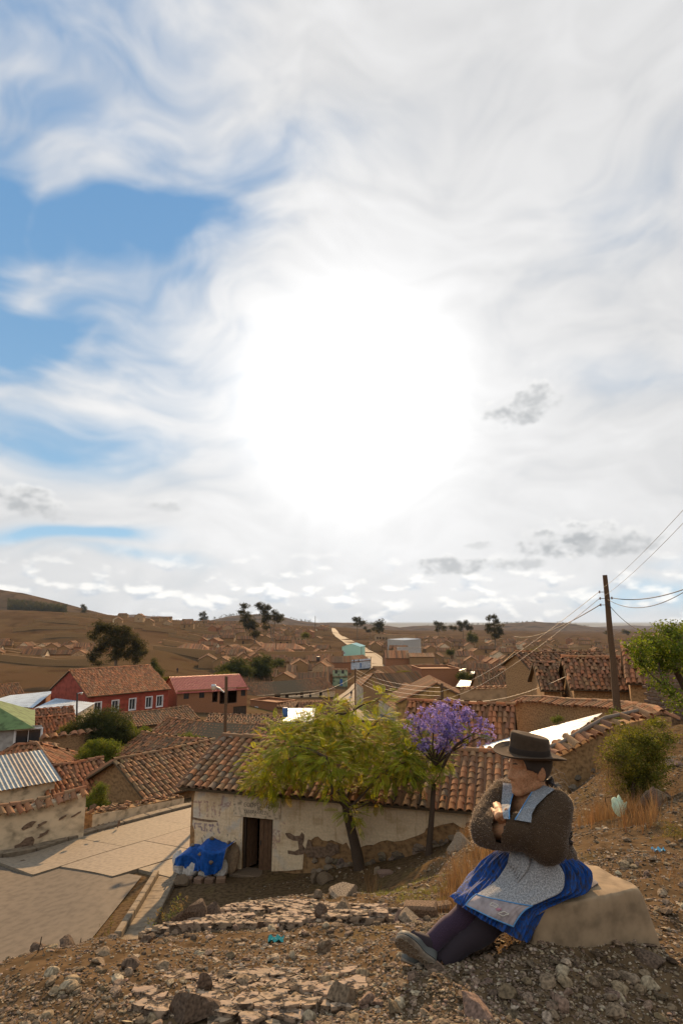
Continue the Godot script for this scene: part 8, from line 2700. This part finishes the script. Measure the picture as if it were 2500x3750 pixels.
func shoe(root: Node3D, o: Vector3, heel: Vector3, toe: Vector3, down: Vector3, tread: bool, ankle: Vector3) -> void:
	var d := (toe - heel).normalized()
	var n := (down - d * down.dot(d)).normalized()     # out of the sole
	var s := d.cross(n).normalized()
	var L := heel.distance_to(toe)
	var wid := func(f: float) -> float:
		var w := lerpf(0.033, 0.047, smoothstep(0.1, 0.72, f)) - 0.008 * exp(-pow((f - 0.36) / 0.14, 2))
		return w * sqrt(maxf(0.02, 1.0 - pow(maxf(0.0, (f - 0.72) / 0.28), 2.6))) * sqrt(maxf(0.06, 1.0 - pow(maxf(0.0, (0.14 - f) / 0.14), 2.4)))
	var mb := MB.new()
	var rows := []
	for j in 25:
		var f := j / 24.0
		var w: float = wid.call(f)
		var row := PackedVector3Array()
		for k in 20:
			var a := TAU * k / 20
			var y := sin(a) * 0.011
			row.append(heel + d * (L * f) + s * cos(a) * w + n * (0.010 + y) - o)
		rows.append(row)
	mb.grid(rows, true)
	for e in [0, 24]:
		for k in 20:
			var c: Vector3 = heel + d * (L * (0.0 if e == 0 else 1.0)) + n * 0.01 - o
			mb.tri(c, rows[e][k], rows[e][(k + 1) % 20])
	var shoe_sole := part("shoe_sole", mb.mesh(), M.rubber, root)
	var ub := MB.new()
	rows = []
	for j in 25:
		var f := j / 24.0
		var w: float = wid.call(f) * 0.96
		var h := lerpf(0.062, 0.036, smoothstep(0.25, 0.95, f)) + 0.012 * exp(-pow((f - 0.4) / 0.16, 2))
		h *= sqrt(maxf(0.05, 1.0 - pow(maxf(0.0, (f - 0.82) / 0.18), 2.2)))
		var row := PackedVector3Array()
		for k in 15:
			var a := PI * k / 14
			row.append(heel + d * (L * f) + s * cos(a) * w - n * (sin(a) * h - 0.004) - o)
		rows.append(row)
	ub.grid(rows, false, true)
	for k in 14: ub.tri(heel - o, rows[0][k], rows[0][k + 1])
	part("shoe_upper", ub.mesh(), M.shoe, root)
	var tb := MB.new()
	tb.tube([ankle - o, heel + d * 0.07 - n * 0.05 - o, heel + d * 0.13 - n * 0.034 - o], [0.04, 0.036, 0.03], 12)
	part("stocking_foot", tb.mesh(), M.stocking, root)
	if tread:
		for q in [[0.10, -0.3], [0.10, 0.45], [0.24, 0.0], [0.38, -0.05], [0.56, -0.42], [0.56, 0.42], [0.68, -0.46], [0.68, 0.4], [0.79, -0.42], [0.79, 0.42], [0.90, -0.36], [0.90, 0.38]]:
			var pb := MB.new()
			var c: Vector3 = heel + d * (L * q[0]) + s * (q[1] * (wid.call(q[0]) as float)) + n * 0.021 - o
			pb.lathe([Vector2(0.0145, -0.002), Vector2(0.0145, 0.003), Vector2(0.0105, 0.0035), Vector2(0.0095, 0.0), Vector2(0.005, 0.0), Vector2(0.0045, 0.003), Vector2(0.0005, 0.0035)], 14, Transform3D(Basis(d, n, d.cross(n)), c))
			part("tread_stud", pb.mesh(), M.tread, shoe_sole)

func seat_block() -> void:
	var top := [Vector3(0.871, 0.305, -2.920), Vector3(0.975, 0.301, -2.940), Vector3(1.099, 0.297, -2.970), Vector3(1.264, 0.286, -3.030), Vector3(1.420, 0.271, -3.100), Vector3(1.439, 0.261, -3.160), Vector3(1.421, 0.259, -3.200), Vector3(1.375, 0.265, -3.280), Vector3(1.313, 0.266, -3.400), Vector3(1.200, 0.262, -3.450), Vector3(1.072, 0.260, -3.420), Vector3(0.945, 0.273, -3.250), Vector3(0.884, 0.293, -3.050)]
	var c := Vector3.ZERO
	for p in top: c += p
	c /= top.size()
	var yt: float = 0.285
	var rows := []
	var lev := [[1.12, -0.36], [1.08, -0.2], [1.035, -0.07], [1.018, -0.028], [1.008, -0.01], [0.985, -0.001], [0.93, 0.002], [0.5, 0.004], [0.02, 0.005]]
	for q in lev:
		var row := PackedVector3Array()
		for k in 78:
			var f := k / 6.0
			var i := int(f) % 13
			var p: Vector3 = top[i].cubic_interpolate(top[(i + 1) % 13], top[(i + 12) % 13], top[(i + 2) % 13], f - int(f))
			var rr: float = q[0]
			var out := p - c
			out.y = 0
			var pos := c + out * rr
			# the right end flares out towards its foot
			if rr > 1.0: pos.x += (rr - 1.0) * 0.7 * smoothstep(0.1, 0.3, out.x)
			pos.y = yt + q[1] + 0.012 * nz_b.get_noise_3dv(pos * 4.0) * (1.0 if q[1] < 0.0 else 0.3)
			pos += out.normalized() * 0.012 * nz_c.get_noise_3dv(pos * 1.3)
			row.append(pos - c)
		rows.append(row)
	var mb := MB.new()
	mb.grid(rows, true, true)
	solo("concrete_block", "low rough concrete block with rounded edges that the woman sits on", "block", mb.mesh(), M.block, c)
	# folded cloth she sits on
	for e in 2:
		var mm := MB.new()
		var cr := [[Vector3(1.049, 0.286, -2.990), Vector3(1.253, 0.277, -3.120), Vector3(1.259, 0.265, -3.270), Vector3(1.079, 0.262, -3.200)], [Vector3(0.925, 0.292, -2.960), Vector3(1.111, 0.298, -3.000), Vector3(1.154, 0.262, -3.200), Vector3(0.981, 0.270, -3.150)]][e] as Array
		for side in 2:
			var rws := []
			for j in 13:
				var row := PackedVector3Array()
				for k in 17:
					var p: Vector3 = cr[0].lerp(cr[1], k / 16.0).lerp(cr[3].lerp(cr[2], k / 16.0), j / 12.0)
					p.y = yt + 0.014 + e * 0.012 + 0.004 * sin(k * 0.9 + j * 0.5) - (0.006 if side == 1 else 0.0)
					row.append(p)
				rws.append(row)
			mm.grid(rws, false, side == 1)
		for k in mm.v.size(): mm.v[k] -= cr[0]
		solo("seat_cloth", ["folded grey sitting cloth sticking out on the right of the skirt", "dark patterned sitting cloth under the woman's skirt"][e], "cloth", mm.mesh(), [M.cloth_grey, M.cloth_dark][e], cr[0])

# ---------------------------------------------------------------- poles, wires, people, litter
func pole(called: String, label: String, a: Vector3, b: Vector3, r0: float, r1: float, m: Material, cat := "pole") -> Node3D:
	var root := thing(called, label, cat, a)
	var mb := MB.new()
	var pts := []
	var rad := []
	for k in 9:
		pts.append(a.lerp(b, k / 8.0) - a + Vector3(0.01 * sin(k * 2.0), 0, 0.01 * cos(k * 3.0)) * (1.0 if k > 0 else 0.0))
		rad.append(lerpf(r0, r1, k / 8.0))
	mb.tube(pts, rad, 10)
	part("pole_shaft", mb.mesh(), m, root)
	return root

func wire(label: String, pts: Array, rad: float, m: Material, group := "") -> void:
	var mb := MB.new()
	var p := []
	var rr := []
	var o: Vector3 = pts[0]
	var a: Vector3 = pts[0]
	var b: Vector3 = pts[1]
	var sag: float = pts[2]
	for k in 25:
		var f := k / 24.0
		p.append(a.lerp(b, f) - Vector3.UP * sag * 4.0 * f * (1.0 - f) - o)
		rr.append(rad)
	mb.tube(p, rr, 4)
	solo("wire", label, "wire", mb.mesh(), m, o, group)

func insulators(root: Node3D, at: Vector3, n: int, step: float, side: Vector3) -> Array:
	var out := []
	for k in n:
		var mb := MB.new()
		var p := at - Vector3.UP * step * k - root.position
		mb.tube([p, p + side * 0.22], [0.012, 0.012], 5)
		var br := part("bracket", mb.mesh(), M.iron, root)
		var ib := MB.new()
		ib.lathe([Vector2(0.0, -0.05), Vector2(0.035, -0.045), Vector2(0.02, -0.02), Vector2(0.04, 0.0), Vector2(0.02, 0.02), Vector2(0.035, 0.045), Vector2(0.0, 0.05)], 10, Transform3D(Basis(), p + side * 0.22))
		part("insulator", ib.mesh(), M.porcelain, br)
		out.append(p + side * 0.25 + root.position)
	return out

func poles_and_wires() -> void:
	var base := Vector3(10.002, -2.405, -22.000)
	base.y = gy(base.x, base.z) - 0.3
	var big := pole("power_pole", "tall leaning wooden power pole rising above the adobe houses on the right", base, Vector3(9.948, 3.317, -22.000), 0.15, 0.085, M.pole_wood)
	var hi := insulators(big, Vector3(9.904, 2.682, -22.000), 3, 0.24, Vector3(-0.95, 0, 0.1).normalized())
	var hr := insulators(big, Vector3(9.906, 2.458, -22.000), 1, 0.24, Vector3(0.9, 0, 0.1).normalized())
	var b2 := Vector3(9.267, -7.327, -56.000)
	b2.y = gy(b2.x, b2.z) - 0.3
	var mid := pole("power_pole", "wooden power pole behind the purple tree where the four street wires end", b2, Vector3(9.325, -3.987, -56.000), 0.14, 0.11, M.pole_wood)
	var hm := insulators(mid, Vector3(9.313, -4.378, -56.000), 4, 0.36, Vector3(-0.8, 0, 0.3).normalized())
	var b3 := Vector3(2.806, -14.382, -122.000)
	b3.y = gy(b3.x, b3.z) - 0.5
	var strp := pole("power_pole", "power pole at the corner of the town street", b3, Vector3(2.781, -7.618, -122.000), 0.17, 0.13, M.pole_wood)
	var hs := insulators(strp, Vector3(2.780, -7.833, -122.000), 4, 0.62, Vector3(0.8, 0, 0.3).normalized())
	for k in 4: wire(["top", "second", "third", "lowest"][k] + " pale wire between the street corner pole and the pole behind the purple tree", [hs[k], hm[k], 0.7 + k * 0.1], 0.015, M.wire_pale, "street wires")
	wire("upper wire from the leaning power pole down to the pole behind the purple tree", [hi[0], hm[1], 0.6], 0.011, M.wire_pale)
	wire("lower wire from the leaning power pole down to the pole behind the purple tree", [hi[1], hm[3], 0.7], 0.011, M.wire_pale)
	wire("dark cable from the leaning power pole towards the far houses", [hi[2], Vector3(17.406, 0.198, -60.000), 0.5], 0.02, M.wire_dark)
	wire("sagging thin wire from the pole behind the purple tree across to the adobe houses", [Vector3(9.689, -5.157, -55.000), Vector3(11.558, -1.189, -31.000), 0.7], 0.012, M.wire_pale)
	wire("dark cable leaving the leaning power pole to the right edge", [hr[0], Vector3(9.004, 2.662, -14.000), 0.25], 0.014, M.wire_dark)
	wire("short dark cable bowed below the one to the right edge", [Vector3(9.925, 2.438, -22.000), Vector3(7.737, 2.660, -12.000), 0.55], 0.010, M.wire_dark)
	wire("cable from the leaning power pole down behind the leaning tree", [Vector3(9.915, 2.327, -22.000), Vector3(9.532, 1.144, -18.000), 0.25], 0.014, M.wire_dark)
	wire("left of two thin wires rising to the right edge of the sky", [Vector3(9.879, 2.866, -22.000), Vector3(5.689, 3.598, -9.000), 0.1], 0.006, M.wire_pale)
	wire("right of two thin wires rising to the right edge of the sky", [Vector3(9.894, 2.560, -22.000), Vector3(5.760, 3.465, -9.000), 0.1], 0.006, M.wire_pale)
	wire("long pale wire from the street corner pole to the lamp post side", [Vector3(2.663, -9.068, -122.000), Vector3(-7.727, -9.230, -90.000), 0.9], 0.02, M.wire_pale)
	# street lamps
	var l0 := Vector3(-5.652, -4.249, -30.000)
	l0.y = gy(l0.x, l0.z) - 0.2
	var lp := pole("street_lamp", "square wooden lamp post with white lamp head standing behind the long house", l0, Vector3(-5.743, -1.074, -30.000), 0.085, 0.075, M.pole_wood, "street lamp")
	lamp_head(lp, Vector3(-5.814, -1.743, -30.000), Vector3(-6.351, -1.560, -30.000), 0.30)
	var l1 := Vector3(-26.872, -9.123, -62.000)
	l1.y = gy(l1.x, l1.z) - 0.2
	var lq := pole("street_lamp", "thin dark street lamp in front of the lower blue tin roof", l1, Vector3(-27.095, -5.526, -62.000), 0.10, 0.08, M.iron, "street lamp")
	lamp_head(lq, Vector3(-27.095, -5.526, -62.000), Vector3(-26.644, -5.553, -62.000), 0.28)
	for q in [["slender mast on the far skyline left of the street", 1154, 2310, 2256, 900.0, 0.5], ["short wooden post by the mint house", 1323, 2405, 2367, 330.0, 0.18], ["post in front of the compound halls", 1010, 2395, 2340, 310.0, 0.2], ["pole among the roofs on the right", 1861, 2590, 2440, 60.0, 0.05], ["pole in the far town on the right", 1694, 2400, 2348, 300.0, 0.2], ["post beside the balcony house", 1357, 2480, 2405, 250.0, 0.16]]:
		var b := sp(q[1], q[2], q[4])
		pole("post", q[0], b, sp(q[1], q[3], q[4]), q[5], q[5] * 0.7, M.pole_wood, "post")

func lamp_head(root: Node3D, a: Vector3, b: Vector3, s: float) -> void:
	var mb := MB.new()
	mb.tube([a - root.position - Vector3(0, 0.12, 0), a.lerp(b, 0.5) - root.position, b - root.position], [0.04, 0.05, 0.05], 6)
	var arm := part("lamp_arm", mb.mesh(), M.galvanised, root)
	var hd := MB.new()
	hd.lathe([Vector2(0.0, 0.34), Vector2(0.35, 0.3), Vector2(0.42, 0.1), Vector2(0.46, 0.0), Vector2(0.4, -0.02), Vector2(0.0, -0.03)], 14, Transform3D(Basis().scaled(Vector3.ONE * s), b - root.position))
	part("lamp_head", hd.mesh(), M.galvanised, root)
	var gl := MB.new()
	gl.lathe([Vector2(0.0, -0.62), Vector2(0.26, -0.58), Vector2(0.36, -0.3), Vector2(0.4, 0.0)], 14, Transform3D(Basis().scaled(Vector3.ONE * s), b - root.position))
	part("lamp_glass", gl.mesh(), M.lamp_glass, root)
	arm.name = "lamp_arm"

func small_things() -> void:
	# people far off in the street
	for q in [["person in pale shirt walking in the town street", 1281, 2552, 150.0, M.white_paint], ["person in dark clothes at the corner of the white row house", 1286, 2526, 168.0, M.stocking], ["person walking on the field track behind the brick house", 650, 2460, 190.0, M.stocking]]:
		var b := sp(q[1], q[2], q[3])
		b.y = broad_y(b.x, b.z) + 0.3
		var root := thing("person", q[0], "person", b)
		var f := Field.new(Vector3(-0.5, -0.05, -0.4), Vector3(0.5, 1.8, 0.4), 0.05, 30.0)
		f.cap(Vector3(-0.09, 0.05, 0.08), Vector3(-0.08, 0.82, 0), 0.06, 0.09); f.cap(Vector3(0.09, 0.05, -0.1), Vector3(0.08, 0.82, 0), 0.06, 0.09)
		f.cap(Vector3(0, 0.85, 0), Vector3(0, 1.35, 0), 0.15, 0.17)
		f.cap(Vector3(-0.2, 1.38, 0), Vector3(-0.26, 0.85, 0.06), 0.06, 0.045); f.cap(Vector3(0.2, 1.38, 0), Vector3(0.27, 0.86, -0.04), 0.06, 0.045)
		f.cap(Vector3(0, 1.42, 0), Vector3(0, 1.5, 0), 0.06, 0.06)
		f.ell(Vector3(0, 1.6, 0), Vector3(0.09, 0.12, 0.1))
		var mb := MB.new()
		f.mesh(mb, Vector3.ZERO)
		part("body", mb.mesh(), q[4], root)
		var hb := MB.new()
		hb.lathe([Vector2(0.1, 1.58), Vector2(0.105, 1.66), Vector2(0.07, 1.72), Vector2(0.0, 1.735)], 10)
		part("hair", hb.mesh(), M.hair_dark, root)
	# crumpled green bag
	var r := RandomNumberGenerator.new()
	r.seed = 66
	var bp := Vector3(3.104, -0.717, -7.000)
	bp.y = gy(bp.x, bp.z) + 0.02
	var mb := MB.new()
	var fn := FastNoiseLite.new()
	fn.seed = 3; fn.frequency = 7.0
	var rows := []
	for j in 13:
		var row := PackedVector3Array()
		for k in 18:
			var a := -TAU * k / 18
			var t := PI * j / 12.0
			var d := Vector3(sin(t) * cos(a) * 0.075, -cos(t) * 0.10 + 0.09, sin(t) * sin(a) * 0.05)
			row.append(d * (1.0 + 0.5 * fn.get_noise_3dv(d * 2.2)))
		rows.append(row)
	mb.grid(rows, true)
	solo("plastic_bag", "crumpled pale green plastic bag lying under the shrub right of the woman", "bag", mb.mesh(), M.bag, bp)
	for q in [["scrap of turquoise plastic on the bedrock", 1010, 3462, 4.2, 0.05, Color(0.05, 0.3, 0.3)], ["blue plastic scrap in the gravel at the right edge", 2415, 3160, 5.0, 0.05, Color(0.1, 0.35, 0.5)], ["white paper scrap below the seat block on the far right", 2260, 3275, 3.9, 0.05, Color(0.6, 0.58, 0.55)]]:
		var p := sp(q[1], q[2], q[3])
		p.y = gy(p.x, p.z) + 0.012
		var sb := MB.new()
		var rws := []
		for j in 6:
			var row := PackedVector3Array()
			for k in 8: row.append(Vector3((k / 7.0 - 0.5) * q[4] * 2.0, 0.012 * sin(k * 1.9 + j) + 0.01 * cos(j * 2.3), (j / 5.0 - 0.5) * q[4]))
			rws.append(row)
		sb.grid(rws, false, true)
		var m := mat("scrap_" + str(q[1]), q[5], 0.5)
		solo("litter", q[0], "litter", sb.mesh(), m, p)
	# blue barrel and a water tank on the roofs
	for q in [["blue barrel between the roofs right of the lamp post", 1044, 2625, 62.0, 0.28, 0.9, M.blue_paint], ["black water tank on a roof in the middle of town", 1165, 2420, 240.0, 0.7, 1.7, M.iron], ["squat grey vent on the ridge of the red house", 367, 2486, 80.0, 0.45, 0.35, M.galvanised]]:
		var p := sp(q[1], q[2], q[3])
		var tb := MB.new()
		var rr: float = q[4]
		var h: float = q[5]
		tb.lathe([Vector2(0.0, 0.0), Vector2(rr, 0.0), Vector2(rr * 1.04, h * 0.33), Vector2(rr, h * 0.36), Vector2(rr * 1.04, h * 0.66), Vector2(rr, h * 0.7), Vector2(rr, h * 0.96), Vector2(rr * 0.9, h), Vector2(0.0, h)], 16)
		solo("tank", q[0], "tank", tb.mesh(), q[6], p)
	# parked truck seen end on in the town street
	var tp0 := Vector3(street_x(252.0) + 1.6, 0, -252.0)
	tp0.y = broad_y(tp0.x, tp0.z) + 0.4
	var tr := thing("truck", "dark truck parked on the town street below the mint house", "truck", tp0, 0.25)
	var bb := MB.new()
	bb.box(Vector3(0, 1.5, 0), Vector3(2.2, 1.5, 4.2), Basis(), 0.06)
	part("cargo_bed", bb.mesh(), M.old_wood, tr)
	var cb := MB.new()
	cb.box(Vector3(0, 1.55, -2.9), Vector3(2.1, 1.9, 1.5), Basis(), 0.15)
	part("cab", cb.mesh(), M.blue_paint, tr)
	for k in 4:
		var wb := MB.new()
		wb.lathe([Vector2(0.0, -0.12), Vector2(0.4, -0.12), Vector2(0.45, -0.06), Vector2(0.45, 0.06), Vector2(0.4, 0.12), Vector2(0.0, 0.12)], 14, Transform3D(Basis(Vector3.BACK, PI / 2), Vector3(-1.0 if k % 2 == 0 else 1.0, 0.45, -2.7 if k < 2 else 1.3)))
		part("wheel", wb.mesh(), M.void_dark, tr)

func haze_smoke() -> void:
	# a thin plume of chimney smoke in the far town
	var f := FogVolume.new()
	f.name = "smoke"
	f.shape = RenderingServer.FOG_VOLUME_SHAPE_ELLIPSOID
	f.size = Vector3(5.0, 9.0, 5.0)
	var m := FogMaterial.new()
	m.density = 0.12
	m.albedo = Color(0.9, 0.9, 0.92)
	f.material = m
	add_child(f)
	f.position = Vector3(41.355, -9.863, -325.000)
	f.set_meta("kind", "stuff")
	f.set_meta("label", "small puff of pale smoke over the far town")

func make_materials() -> void:
	var mot = ntex("mottle", 3, 0.012, [0.72, 0.86, 0.93, 1.0], [0.15, 0.42, 0.6, 0.9], 6)
	var grain = ntex("grain", 4, 0.09, [0.5, 0.8, 1.0], [0.2, 0.5, 0.85], 4)
	var rel = ntex("relief", 6, 0.03, [0.0, 1.0], [], 5)
	var stain = ntex("stain", 8, 0.012, [0.6, 0.84, 0.95, 1.0], [0.15, 0.36, 0.52, 0.9], 6)
	var soil = ntex("soil", 20, 0.02, [0.6, 0.82, 0.92, 1.0], [0.12, 0.38, 0.58, 0.9], 7)
	mat("earth", Color.WHITE, 0.95, {spec = 0.0, vc = true, tex = soil, scale = 0.6})
	mat("scar", Color(0.25, 0.165, 0.105), 0.95, {tex = soil, scale = 0.8, hmap = soil, hs = 2.0})
	mat("adobe", Color(0.37, 0.22, 0.10), 0.95, {tex = soil, scale = 0.5})
	mat("adobe_bare", Color(0.46, 0.27, 0.12), 0.95, {tex = soil, scale = 0.8, hmap = soil, hs = 0.5})
	mat("adobe_dark", Color(0.1, 0.07, 0.05), 0.95)
	mat("mud", Color(0.34, 0.205, 0.10), 0.95, {tex = soil, scale = 0.8, hmap = soil, hs = 0.5})
	mat("brick_mud", Color.WHITE, 0.95, {vc = true, tex = grain, scale = 1.5})
	mat("whitewash", Color(0.74, 0.575, 0.365), 0.9, {tex = stain, scale = 0.3})
	mat("whitewash_ochre", Color(0.6, 0.5, 0.35), 0.9, {tex = stain, scale = 0.1})
	mat("plaster_grey", Color(0.48, 0.45, 0.40), 0.9, {tex = mot, scale = 0.3})
	mat("plaster_brown", Color(0.46, 0.30, 0.16), 0.9, {tex = mot, scale = 0.2})
	mat("red_paint", Color(0.36, 0.075, 0.045), 0.75, {tex = mot, scale = 0.2})
	mat("brick", Color(0.47, 0.215, 0.105), 0.9, {tex = grain, scale = 0.4})
	mat("ochre", Color(0.46, 0.28, 0.10), 0.9, {tex = mot, scale = 0.2})
	mat("green_wash", Color(0.30, 0.36, 0.22), 0.9, {tex = stain, scale = 0.1})
	mat("mint", Color(0.36, 0.58, 0.45), 0.85)
	mat("white_blue", Color(0.58, 0.62, 0.66), 0.85, {tex = mot, scale = 0.1})
	mat("green_paint", Color(0.08, 0.22, 0.12), 0.6)
	mat("blue_paint", Color(0.06, 0.14, 0.3), 0.6)
	mat("rust_wood", Color(0.2, 0.09, 0.05), 0.8)
	mat("white_paint", Color(0.72, 0.71, 0.68), 0.6)
	mat("old_wood", Color(0.11, 0.075, 0.05), 0.85, {tex = grain, scale = Vector3(6, 0.8, 6)})
	mat("door_wood", Color(0.17, 0.095, 0.05), 0.8, {tex = mot, scale = Vector3(4, 0.7, 4)})
	mat("grey_wood", Color(0.30, 0.24, 0.19), 0.9, {tex = grain, scale = Vector3(1, 4, 4)})
	mat("iron", Color(0.08, 0.075, 0.07), 0.6, {metal = 0.7})
	mat("dark_glass", Color(0.03, 0.035, 0.04), 0.12, {spec = 0.5})
	mat("void_dark", Color(0.02, 0.015, 0.012), 1.0)
	mat("clay", Color.WHITE, 0.88, {vc = true, tex = grain, scale = 1.1})
	mat("reed", Color(0.2, 0.15, 0.09), 0.95, {tex = grain, scale = Vector3(8, 0.6, 0.6)})
	mat("stone", Color.WHITE, 0.92, {vc = true, tex = grain, scale = 1.3})
	mat("stone_plain", Color(0.28, 0.20, 0.13), 0.92, {tex = grain, scale = 1.0})
	mat("sign_wash", Color(0.74, 0.59, 0.40), 0.95, {tex = stain, scale = 0.9})
	mat("faded_ink", Color(0.13, 0.11, 0.095), 0.9)
	mat("street_worn", Color(0.27, 0.23, 0.175), 0.8, {tex = mot, scale = 0.1, spec = 0.12})
	mat("asphalt", Color(0.125, 0.102, 0.076), 0.8, {tex = ntex("road", 19, 0.02, [0.8, 0.9, 0.95, 1.0], [0.1, 0.4, 0.55, 0.9], 7), scale = Vector3(0.3, 0.3, 0.2)})
	mat("concrete", Color(0.26, 0.21, 0.148), 0.7, {tex = T.road, scale = 0.45, vc = true})
	mat("concrete_dark", Color(0.25, 0.195, 0.13), 0.85, {tex = mot, scale = 0.5})
	mat("tin", Color(0.42, 0.52, 0.60), 0.4, {metal = 0.55, tex = mot, scale = 0.12})
	mat("tin_pale", Color(0.62, 0.68, 0.70), 0.4, {metal = 0.4, tex = mot, scale = 0.12})
	mat("tin_white", Color(0.70, 0.73, 0.74), 0.35, {metal = 0.5, tex = stain, scale = 0.3})
	mat("tin_old", Color(0.6, 0.6, 0.6), 0.7, {metal = 0.3, vc = true, tex = mot, scale = 0.5})
	mat("tin_green", Color(0.12, 0.19, 0.075), 0.9, {metal = 0.0, tex = stain, scale = 0.2})
	mat("tin_red", Color(0.42, 0.10, 0.075), 0.5, {metal = 0.1, vc = true, tex = mot, scale = 0.4})
	mat("tin_mint", Color(0.5, 0.7, 0.62), 0.5, {metal = 0.1})
	mat("sack", Color(0.62, 0.57, 0.50), 0.85, {tex = mot, scale = 1.5})
	mat("sack_brown", Color(0.36, 0.25, 0.15), 0.9, {tex = mot, scale = 1.5})
	mat("tarp", Color(0.012, 0.10, 0.40), 0.5, {tex = mot, scale = 1.2, back = 0.2})
	mat("bark", Color(0.13, 0.09, 0.06), 0.95, {tex = grain, scale = Vector3(4, 1, 4)})
	mat("bark_pale", Color(0.24, 0.18, 0.12), 0.95, {tex = mot, scale = 0.5})
	mat("leaf", Color.WHITE, 0.6, {vc = true, back = Color(1, 1, 0.55), spec = 0.35})
	mat("dry_leaf", Color.WHITE, 0.8, {vc = true, back = Color(0.8, 0.75, 0.6)})
	mat("petal", Color.WHITE, 0.7, {vc = true, back = Color(0.9, 0.85, 1.0)})
	mat("slate", Color.WHITE, 0.85, {vc = true, tex = ntex("slate", 18, 0.02, [0.45, 0.8, 0.95, 1.0], [0.3, 0.42, 0.55, 0.9], 6), scale = 1.3, hmap = T.slate, hs = 2.5})
	var tweed = cloth_tex("tweed", Color(0.16, 0.165, 0.17), Color(0.42, 0.42, 0.41), 0.16, 13)
	var fleck = ntex("fleck", 14, 0.16, [0.35, 0.7, 1.0], [0.25, 0.5, 0.8], 5)
	mat("skin", Color(0.52, 0.27, 0.14), 0.6, {tex = ntex("pores", 15, 0.06, [0.78, 0.92, 1.0], [0.2, 0.5, 0.85], 4), scale = 3.0, sss = 0.12})
	mat("lip", Color(0.2, 0.08, 0.055), 0.6)
	mat("eye_dark", Color(0.05, 0.035, 0.03), 0.15, {spec = 0.5})
	mat("hair", Color(0.055, 0.045, 0.038), 0.6)
	mat("hair_dark", Color(0.02, 0.016, 0.014), 0.5)
	mat("hair_grey", Color(0.30, 0.27, 0.24), 0.6)
	mat("wool", Color(0.13, 0.087, 0.053), 0.98, {tex = fleck, scale = 3.0, rim = 0.6, spec = 0.1})
	mat("wool_fuzz", Color(0.17, 0.12, 0.08), 0.9, {back = Color(1, 0.9, 0.8)})
	mat("felt", Color(0.075, 0.052, 0.034), 0.95, {tex = ntex("felt", 16, 0.03, [0.8, 1.0], [], 5), scale = 2.0, rim = 0.5, spec = 0.15})
	mat("felt_dark", Color(0.035, 0.026, 0.02), 0.9)
	mat("skirt", Color.WHITE, 0.75, {tex = ntex("skirt", 17, 0.05, [lin(0.008, 0.06, 0.27), lin(0.010, 0.085, 0.36), lin(0.05, 0.038, 0.035), lin(0.008, 0.06, 0.25), lin(0.045, 0.036, 0.04)], [0.3, 0.46, 0.5, 0.55, 0.66], 4), scale = Vector3(2.6, 0.8, 2.6)})
	mat("skirt_dark", Color(0.03, 0.025, 0.03), 0.9)
	mat("apron", Color.WHITE, 0.9, {tex = tweed, scale = 1.6})
	mat("strap", Color(0.86, 0.93, 1.0), 0.9, {tex = tweed, scale = 1.6})
	mat("apron_border", Color(0.40, 0.345, 0.335), 0.8, {tex = mot, scale = 3.0})
	mat("piping", Color(0.10, 0.26, 0.48), 0.7)
	mat("thread_pale", Color(0.62, 0.58, 0.48), 0.8)
	mat("thread_pink", Color(0.5, 0.22, 0.28), 0.8)
	mat("stocking", Color(0.030, 0.022, 0.026), 0.9, {rim = 0.5})
	mat("stocking_sunlit", Color(0.085, 0.05, 0.085), 0.9, {tex = fleck, scale = 5.0, rim = 0.8})
	mat("rubber", Color(0.26, 0.215, 0.16), 0.8, {tex = mot, scale = 3.0})
	mat("tread", Color(0.16, 0.125, 0.085), 0.85)
	mat("shoe", Color(0.10, 0.105, 0.095), 0.6)
	mat("block", Color(0.38, 0.275, 0.165), 0.9, {tex = mot, scale = 1.2})
	mat("cloth_grey", Color(0.40, 0.36, 0.34), 0.9, {tex = fleck, scale = 4.0})
	mat("cloth_dark", Color(0.13, 0.09, 0.06), 0.95, {tex = fleck, scale = 5.0})
	mat("pole_wood", Color(0.19, 0.115, 0.065), 0.9, {tex = grain, scale = Vector3(3, 0.6, 3)})
	mat("porcelain", Color(0.2, 0.12, 0.08), 0.35)
	mat("wire_pale", Color(0.42, 0.40, 0.37), 0.6, {metal = 0.3})
	mat("wire_dark", Color(0.05, 0.05, 0.05), 0.7)
	mat("galvanised", Color(0.5, 0.5, 0.5), 0.5, {metal = 0.4})
	mat("lamp_glass", Color(0.55, 0.48, 0.36), 0.35)
	mat("bag", Color(0.36, 0.58, 0.44), 0.5, {back = 0.6})
	mat("hill_near", Color(0.13, 0.086, 0.05), 0.95, {spec = 0.0, tex = stain, scale = 0.004})
	mat("hill_far", Color(0.13, 0.09, 0.055), 0.95, {spec = 0.0, tex = stain, scale = 0.0016})

func _ready() -> void:
	rng.seed = 7
	make_view()
	make_materials()
	make_heights()
	make_ground()
	far_hills()
	lower_street()
	town_street()
	long_house()
	left_walls()
	houses_left()
	houses_center()
	houses_right()
	town_fill()
	sacks()
	seat_block()
	woman()
	near_trees()
	town_trees()
	outcrops()
	gravel()
	ground_cover()
	poles_and_wires()
	small_things()
